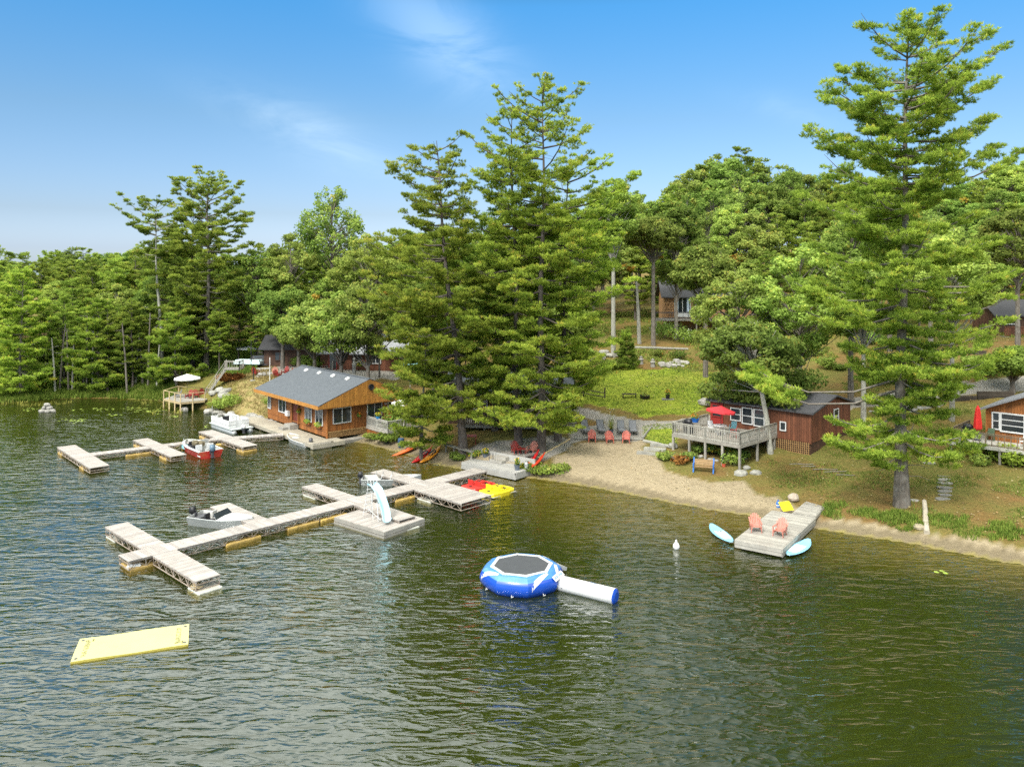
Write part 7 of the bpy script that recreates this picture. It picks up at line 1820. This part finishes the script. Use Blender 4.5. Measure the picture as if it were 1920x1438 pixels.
for i, (H, r, s, mt) in enumerate(((19, 4.6, 111, LEAFM), (17, 4.8, 112, LEAFM2), (21, 4.4, 113, LEAFM3), (18, 5.2, 114, LEAFM), (20, 4.8, 115, LEAFM2))):
    KB.append((H, broadleaf('forest_tree', 'forest tree', (0, 0, 0), H, r, s, zlow=H * .3, mat=mt, bark=BARK, npuff=100, nleaf=330, leaf=.19, tr=.24)))
usedP = set(); usedB = set()
def put(kinds, used, idx, loc, H, label, group, rz):
    H0, root = kinds[idx]; s = H / H0
    sx = s * random.uniform(.9, 1.15) if s < 1.15 else s
    if idx not in used:
        used.add(idx); o = root; o.location = loc; o.rotation_euler = (0, 0, rz); o.scale = (sx, sx, s); o['label'] = label; o['group'] = group
        return o
    return dup(root, loc, rz, label, (sx, sx, s), group)
random.seed(99)
SKY = [(-200, 452), (0, 462), (60, 462), (130, 446), (200, 466), (250, 450), (330, 430), (430, 470), (480, 468), (560, 440), (700, 438), (760, 430), (900, 420), (1040, 400), (1120, 345), (1165, 322), (1210, 365), (1250, 345), (1300, 310), (1340, 288), (1380, 276), (1430, 292), (1470, 285), (1520, 310), (1600, 320), (1700, 330), (1800, 330), (1870, 290), (1920, 288), (2100, 280)]
sky_y = lambda px: float(np.interp(px, [a for a, b_ in SKY], [b_ for a, b_ in SKY]))
taken = []
def row(Y0, px0, px1, step, drop, pine_share, tag_, grp, minh=9, maxh=30, jit=3.0):
    px = px0
    while px < px1:
        Y = Y0 + random.uniform(-jit, jit); q = px + random.uniform(-.3, .3) * step
        b = gp(q, Y)
        if not any((b[0] - x) ** 2 + (b[1] - y) ** 2 < 6 for x, y in taken):
            taken.append((b[0], b[1]))
            py = sky_y(q) + drop + random.uniform(0, 26)
            H = min(max(top_h(b, py), minh), maxh)
            rz = random.uniform(0, 6.28)
            if random.random() < pine_share: put(KP, usedP, random.randrange(4), b, H, 'forest pine ' + tag_, grp + ' (pines)', rz)
            else:
                i = random.randrange(5); put(KB, usedB, i, b, H, ('green', 'olive green', 'light green', 'green', 'olive green')[i] + ' broadleaf forest tree ' + tag_, grp + ' (' + ('green', 'olive', 'light green', 'green', 'olive')[i] + ' broadleaf trees)', rz)
        px += step
gl = 'trees of the dense forest behind the left shore'
row(108, -60, 540, 34, 105, .8, 'along the left shore behind the bank', gl + ', front row')
row(116, -80, 700, 44, 55, .7, 'in the second row behind the left shore', gl + ', second row')
row(126, -90, 760, 42, 22, .7, 'in the deep forest behind the left shore', gl + ', third row')
row(148, -120, 960, 34, 0, .65, 'far back on the skyline behind the left shore', gl + ', far skyline')
row(138, -100, 900, 38, 2, .65, 'on the skyline behind the left shore', gl + ', skyline')
gr_ = 'trees of the forest on the hill'
row(122, 720, 1350, 40, 95, .3, 'on the hillside above the lawn', gr_ + ', front row', jit=2)
row(131, 760, 1980, 44, 40, .3, 'halfway up the hill behind the hill house', gr_ + ', second row')
row(150, 700, 2050, 36, -4, .25, 'far back on the skyline of the hill', gr_ + ', far skyline')
row(142, 840, 2020, 42, 4, .25, 'on the skyline of the hill', gr_ + ', skyline')
row(104, 1400, 1960, 48, 170, .3, 'on the upper slope behind the right cabins', gr_ + ', upper slope', jit=2)
row(112, 1380, 1980, 44, 90, .25, 'above the upper slope on the right', gr_ + ', above the slope', jit=2)
row(98, 700, 1010, 46, 120, .35, 'behind the lodge and the centre pines', gr_ + ', behind the lodge', jit=2.5)
row(109, 560, 1060, 44, 70, .35, 'further back behind the lodge', gr_ + ', far behind the lodge', jit=3)
# bare trunks at the forest edge on the left
for i in range(16):
    px = 100 + i * 13 + random.uniform(-5, 5); b = gp(px, 105 + random.uniform(-1.5, 3)); h = random.uniform(7, 11); l = random.uniform(-.8, .8)
    m = MB(); m.tube([(0, 0, -.3), (l * .4, 0, h * .5), (l, 0, h)], [.14, .11, .06], 7)
    for k in range(5): z = random.uniform(.3, .95) * h; a = random.choice((-1, 1)); m.tube([(l * z / h, 0, z), (l * z / h + a * random.uniform(.5, 1.4), random.uniform(-.4, .4), z + random.uniform(-.3, .3))], [.03, .01], 4)
    o = m.build('bare_trunk', BARKP if i % 3 == 0 else BARK, loc=b); tag(o, 'one of the thin bare trunks standing at the forest edge on the left shore', 'tree trunk', 'bare trunks at the left forest edge')
# ---------------------------------------------------------------- shrubs and undergrowth
def shrub(name, label, px, py, r, h, mat, n=500, leaf=.13, grp=None, flower=None, fn=0, cat='shrub', g=None):
    g = g or G(px, py); rs = np.random.RandomState(int(px * 7 + py) % 99991)
    t = thing(name, label, cat, tuple(g), 0, grp)
    m = MB()
    for k in range(7): a = rs.rand() * 6.28; m.tube([(0, 0, -.1), (.35 * r * math.cos(a), .35 * r * math.sin(a), h * .5), (.7 * r * math.cos(a), .7 * r * math.sin(a), h * .85)], [.03, .02, .008], 4)
    m.build('stem', BARK, t)
    V = []; T_ = []
    for k in range(7):
        a = rs.rand() * 6.28; q = rs.rand() ** .6 * .6
        c = (r * q * math.cos(a), r * q * math.sin(a), h * rs.uniform(.35, .7)); v = leaf_cloud(rs, n // 7, c, (r * .55, r * .55, h * .38), leaf); V.append(v); T_.append(np.clip(rs.uniform(.3, .7) + rs.normal(size=len(v)) * .15, 0, .95))
    fast_mesh('foliage', np.concatenate(V), 4, np.concatenate(T_), mat, t)
    if flower: v = leaf_cloud(rs, fn, (0, 0, h * .55), (r * .9, r * .9, h * .5), .07); fast_mesh('flowers', v, 4, rs.rand(len(v)), flower, t)
    return t
random.seed(5)
bg_ = 'leafy shrubs in front of the left forest'
for i in range(20):
    px = -10 + i * 17 + random.uniform(-5, 5); shrub('bank_shrub', 'one of the leafy shrubs at the foot of the left forest', px, 722 + random.uniform(-8, 6), random.uniform(1.1, 1.9), random.uniform(1.2, 2.4), random.choice((LEAFM3, LEAFM3, LEAFM, PINEM2)), 900, .17, bg_)
for (px, py, r, h, mt, lb) in ((430, 762, 2.3, 1.5, LEAFM3, 'yellow-green bush above the rocks right of the sun deck'), (412, 765, 1.5, 1.0, GRASSM, 'low yellow-green bush at the foot of the sun deck'), (508, 762, 1.1, 1.1, LEAFM3, 'green bush at the far corner of the boathouse landing'), (430, 716, 1.6, 1.1, DRYM, 'rusty brown bush beside the long stairs'),
    (445, 712, 1.2, .9, DRYM, 'smaller rusty bush at the top of the long stairs'), (585, 690, 2.2, 1.6, LEAFM, 'dense green bush left of the lodge steps'), (560, 688, 2.0, 1.4, LEAFM, 'dense green bush behind the fire pit chairs'), (1100, 676, 2.2, 1.4, LEAFM, 'green garden bush above the rock wall'), (1078, 690, 1.8, 1.2, LEAFM3, 'light garden bush at the left of the rock wall'),
    (1140, 690, 1.6, 1.0, GRASSM, 'yellow-green bush left of the small spruce'), (1245, 633, 3.0, 2.2, LEAFM, 'large glossy bush below the hill house deck'), (1280, 640, 2.4, 1.8, LEAFM, 'glossy bush right of the large one below the hill house'), (1275, 672, 1.4, 1.1, LEAFM, 'dark bush at the right of the rockery'), (1232, 668, 1.0, .8, LEAFM2, 'small olive bush at the middle of the terrace'),
    (1365, 768, 2.2, 1.8, LEAFM2, 'leafy bush behind the left end of the red-brown cabin'), (730, 826, 1.6, .8, GRASSM, 'low green planting in front of the boathouse deck'), (705, 822, 1.2, .6, LEAFM3, 'low leafy planting at the foot of the boathouse deck'), (745, 806, 1.6, 1.6, LEAFM, 'dark bush under the boathouse deck umbrella'),
    (858, 862, .8, .6, LEAFM, 'dark leafy clump below the patio bench'), (888, 858, .7, .6, LEAFM3, 'green clump left of the yellow flower tub'), (1055, 636, 2.2, 1.5, LEAFM2, 'olive bush on the hill left of the tall bare trunk'),
    (985, 884, .8, .75, LEAFM3, 'strappy green clump at the right side of the platform'), (1010, 888, 1.2, .6, GRASSM, 'yellow-green planting in front of the red kayaks'), (1035, 886, 1.5, .6, GRASSM, 'yellow-green planting at the tip of the sand by the kayaks'), (1050, 880, 1.0, .5, LEAFM2, 'olive planting behind the tip of the sand'),
    (1290, 862, .9, .7, LEAFM2, 'olive clump left of the blue bench'), (1272, 868, .9, .6, DRYM, 'reddish low clump between the steps and the bench'), (1250, 860, 1.0, .6, LEAFM2, 'olive clump above the stone steps'), (1335, 850, .9, .8, LEAFM3, 'light green hosta clump under the deck'), (1360, 856, .8, .9, LEAFM3, 'light green clump behind the red clay pot'), (1378, 872, .9, 1.1, LEAFM3, 'tall leafy clump left of the front deck post'), (1310, 848, .7, .8, LEAFM, 'dark clump behind the left side of the bench'),
    (1395, 858, .7, .6, LEAFM, 'dark clump right under the deck corner'), (1840, 872, .8, .9, LEAFM3, 'thin leafy sapling under the right deck'), (1870, 845 + 16, .8, .8, LEAFM, 'leafy sapling beside the post of the right deck'), (1745, 762, 1.0, .6, LEAFM3, 'yellowish bush below the lane by the slim birch'), (1900, 875, 1.6, 1.6, PINEM2, 'bright pine seedling at the right edge below the deck')):
    shrub('shrub', lb, px, py, r, h, mt, 900 if r > 1.5 else 500, .15 if r > 1.5 else .11, None, *( (FLOWW, 40) if 'rock wall' in lb or 'glossy' in lb else ((FLOWY, 60) if 'clump' in lb and 'green' in lb else (None, 0))))
for i in range(22):
    px = 1370 + i * 25 + random.uniform(-10, 10); py = random.uniform(634, 716)
    shrub('hill_shrub', 'one of the small leafy shrubs growing on the slope behind the right cabins', px, py, random.uniform(.9, 1.8), random.uniform(.7, 1.6), random.choice((LEAFM3, LEAFM, LEAFM2, LEAFM)), 420, .16, 'shrubs on the slope behind the right cabins')
# grass and herbs: nobody could count these
def grass(name, label, pts, hmin, hmax, wd, mat, seed=0, nb=5):
    rs = np.random.RandomState(seed); pts = np.array(pts); n = len(pts)
    c = np.repeat(pts, nb, 0) + np.c_[rs.normal(0, .10, (n * nb, 2)), np.zeros(n * nb)]
    a = rs.rand(n * nb) * 2 * PI; d = unit(np.c_[np.cos(a) * .45, np.sin(a) * .45, np.ones(n * nb)] + rs.normal(size=(n * nb, 3)) * .12)
    h = rs.uniform(hmin, hmax, (n * nb, 1)); s = np.c_[-np.sin(a), np.cos(a), np.zeros(n * nb)] * wd
    v = np.stack([c - s, c + s, c + d * h], 1); tt = np.clip(np.repeat(rs.uniform(.1, .85, n), nb) + rs.normal(size=n * nb) * .1, 0, 1)
    o = fast_mesh(name, v, 3, tt, mat); tag(o, label, 'grass', kind='stuff'); return o
def scatter(n, cond, x0, x1, y0, y1, seed):
    rs = np.random.RandomState(seed); x = rs.uniform(x0, x1, n); y = rs.uniform(y0, y1, n); sd = shore_sd(x, y)
    px = 960 + CF * x / y; k = cond(x, y, sd, px); x, y = x[k], y[k]; return np.c_[x, y, hgt(x, y)]
grass('bank_grass', 'lush tall grass and herbs along the left shore', scatter(26000, lambda x, y, sd, px: (sd > .2) & (sd < 7.5) & (px < 330), -75, -36, 92, 114, 1), .25, .75, .05, GRASSM, 1, 5)
grass('shore_grass', 'bright green grass fringe along the top of the right shore', scatter(40000, lambda x, y, sd, px: (sd > 1.7 + .5 * np.sin(x * 2)) & (sd < 2.6 + 2.0 * vnoise(x, y, 1.3, 3)) & (vnoise(x, y, .7, 13) > .32) & (px > 1545) & (px < 2050), 17, 38, 38, 58, 2), .14, .38, .03, GRASSM, 2, 4)
grass('slope_grass', 'thin olive grass tufts over the right slope', scatter(30000, lambda x, y, sd, px: (sd > 3) & (px > 1440) & (vnoise(x, y, 2.2, 8) > .48), 17, 45, 44, 84, 3), .06, .2, .025, LEAFM2, 3, 4)
grass('lawn_grass', 'short sunlit lawn grass', scatter(26000, lambda x, y, sd, px: inpoly(px, CY0 + CF * (CH - hgt(x, y)) / y, LAWN) | inpoly(px, CY0 + CF * (CH - hgt(x, y)) / y, LAWN2), 5, 26, 68, 100, 4), .05, .13, .03, GRASSM, 4, 4)
grass('hill_undergrowth', 'low mixed undergrowth on the hill and the upper slopes', scatter(26000, lambda x, y, sd, px: (y > 92) & (px > 1040) & (vnoise(x, y, 3, 5) > .5), 5, 75, 92, 128, 5), .12, .42, .05, LEAFM2, 5, 5)
grass('left_undergrowth', 'undergrowth below the trees behind the left bank', scatter(24000, lambda x, y, sd, px: (sd > 7) & (px < 480), -85, -28, 96, 126, 6), .3, .9, .07, LEAFM, 6, 5)
grass('bank_slope_grass', 'dry pale grass on the slope left of the boathouse', scatter(9000, lambda x, y, sd, px: (sd > 1) & (px > 425) & (px < 520), -38, -24, 84, 106, 7), .08, .3, .03, leafmat('dry_straw', (.20, .17, .05), (.45, .38, .16), None, .2), 7, 4)
grass('reeds', 'thin reeds in the shallows at the far left', [(x, y, 0) for x, y, z in scatter(3500, lambda x, y, sd, px: (sd < 0) & (sd > -4.5) & ((px < 135) | ((px > 255) & (px < 345))) & (vnoise(x, y, 1.6, 4) > .5), -66, -36, 84, 104, 8)], .15, .55, .02, leafmat('yellow_reeds', (.25, .26, .05), (.42, .42, .10), None, .3), 8, 3)
# fallen leaves
def litter():
    rs = np.random.RandomState(9); q = scatter(5200, lambda x, y, sd, px: (sd > 2.2) & (px > 1180), 8, 60, 44, 100, 10); n = len(q); a = rs.rand(n) * 6.28; s = rs.uniform(.035, .08, n)[:, None]
    t = np.c_[np.cos(a), np.sin(a), rs.normal(0, .2, n)] * s; b_ = np.c_[-np.sin(a), np.cos(a), rs.normal(0, .2, n)] * s; c = q + [0, 0, .06]
    o = fast_mesh('fallen_leaves', np.stack([c - t, c - b_, c + t, c + b_], 1), 4, rs.rand(n), leafmat('pale_fallen_leaves', (.34, .20, .07), (.60, .52, .28), None, .1)); tag(o, 'pale fallen leaves scattered over the lawn and slope', 'leaves', kind='stuff')
litter()
# lily pads
def lily():
    rs = np.random.RandomState(12)
    V = []
    m = MB()
    for (px, py, n, sp) in ((140, 789, 26, 14), (215, 779, 10, 8), (290, 771, 30, 12), (330, 782, 10, 5), (250, 765, 24, 20), (60, 768, 20, 14), (385, 800, 5, 4), (340, 765, 14, 8), (180, 768, 24, 24)):
        for k in range(n):
            g = P(px + rs.normal() * sp, py + rs.normal() * 2.0, .012); r = rs.uniform(.08, .17); a0 = rs.rand() * 6
            if shore_sd(g.x, g.y)[0] > -.3: continue
            m.add([(g.x, g.y, .014)] + [(g.x + r * math.cos(a0 + i * .62), g.y + r * math.sin(a0 + i * .62), .012) for i in range(10)], [tuple([0] + list(range(1, 11)))])
    o = m.build('lily_pads', LILY); tag(o, 'scattered yellow-green lily pads in the far left bay', 'lily pads', kind='stuff')
    for i, (px, py) in enumerate(((1756, 1072), (1766, 1070), (1773, 1074))):
        g = P(px, py, .012); m = MB(); r = .14; m.add([(0, 0, .012)] + [(r * math.cos(.3 + k * .62), r * math.sin(.3 + k * .62), .008) for k in range(10)], [tuple([0] + list(range(1, 11)))])
        o = m.build('lily_pad', LILY, loc=(g.x, g.y, .004)); tag(o, ('left', 'middle', 'right')[i] + ' of three lily pads off the right shore', 'lily pad', 'three lily pads off the right shore')
lily()
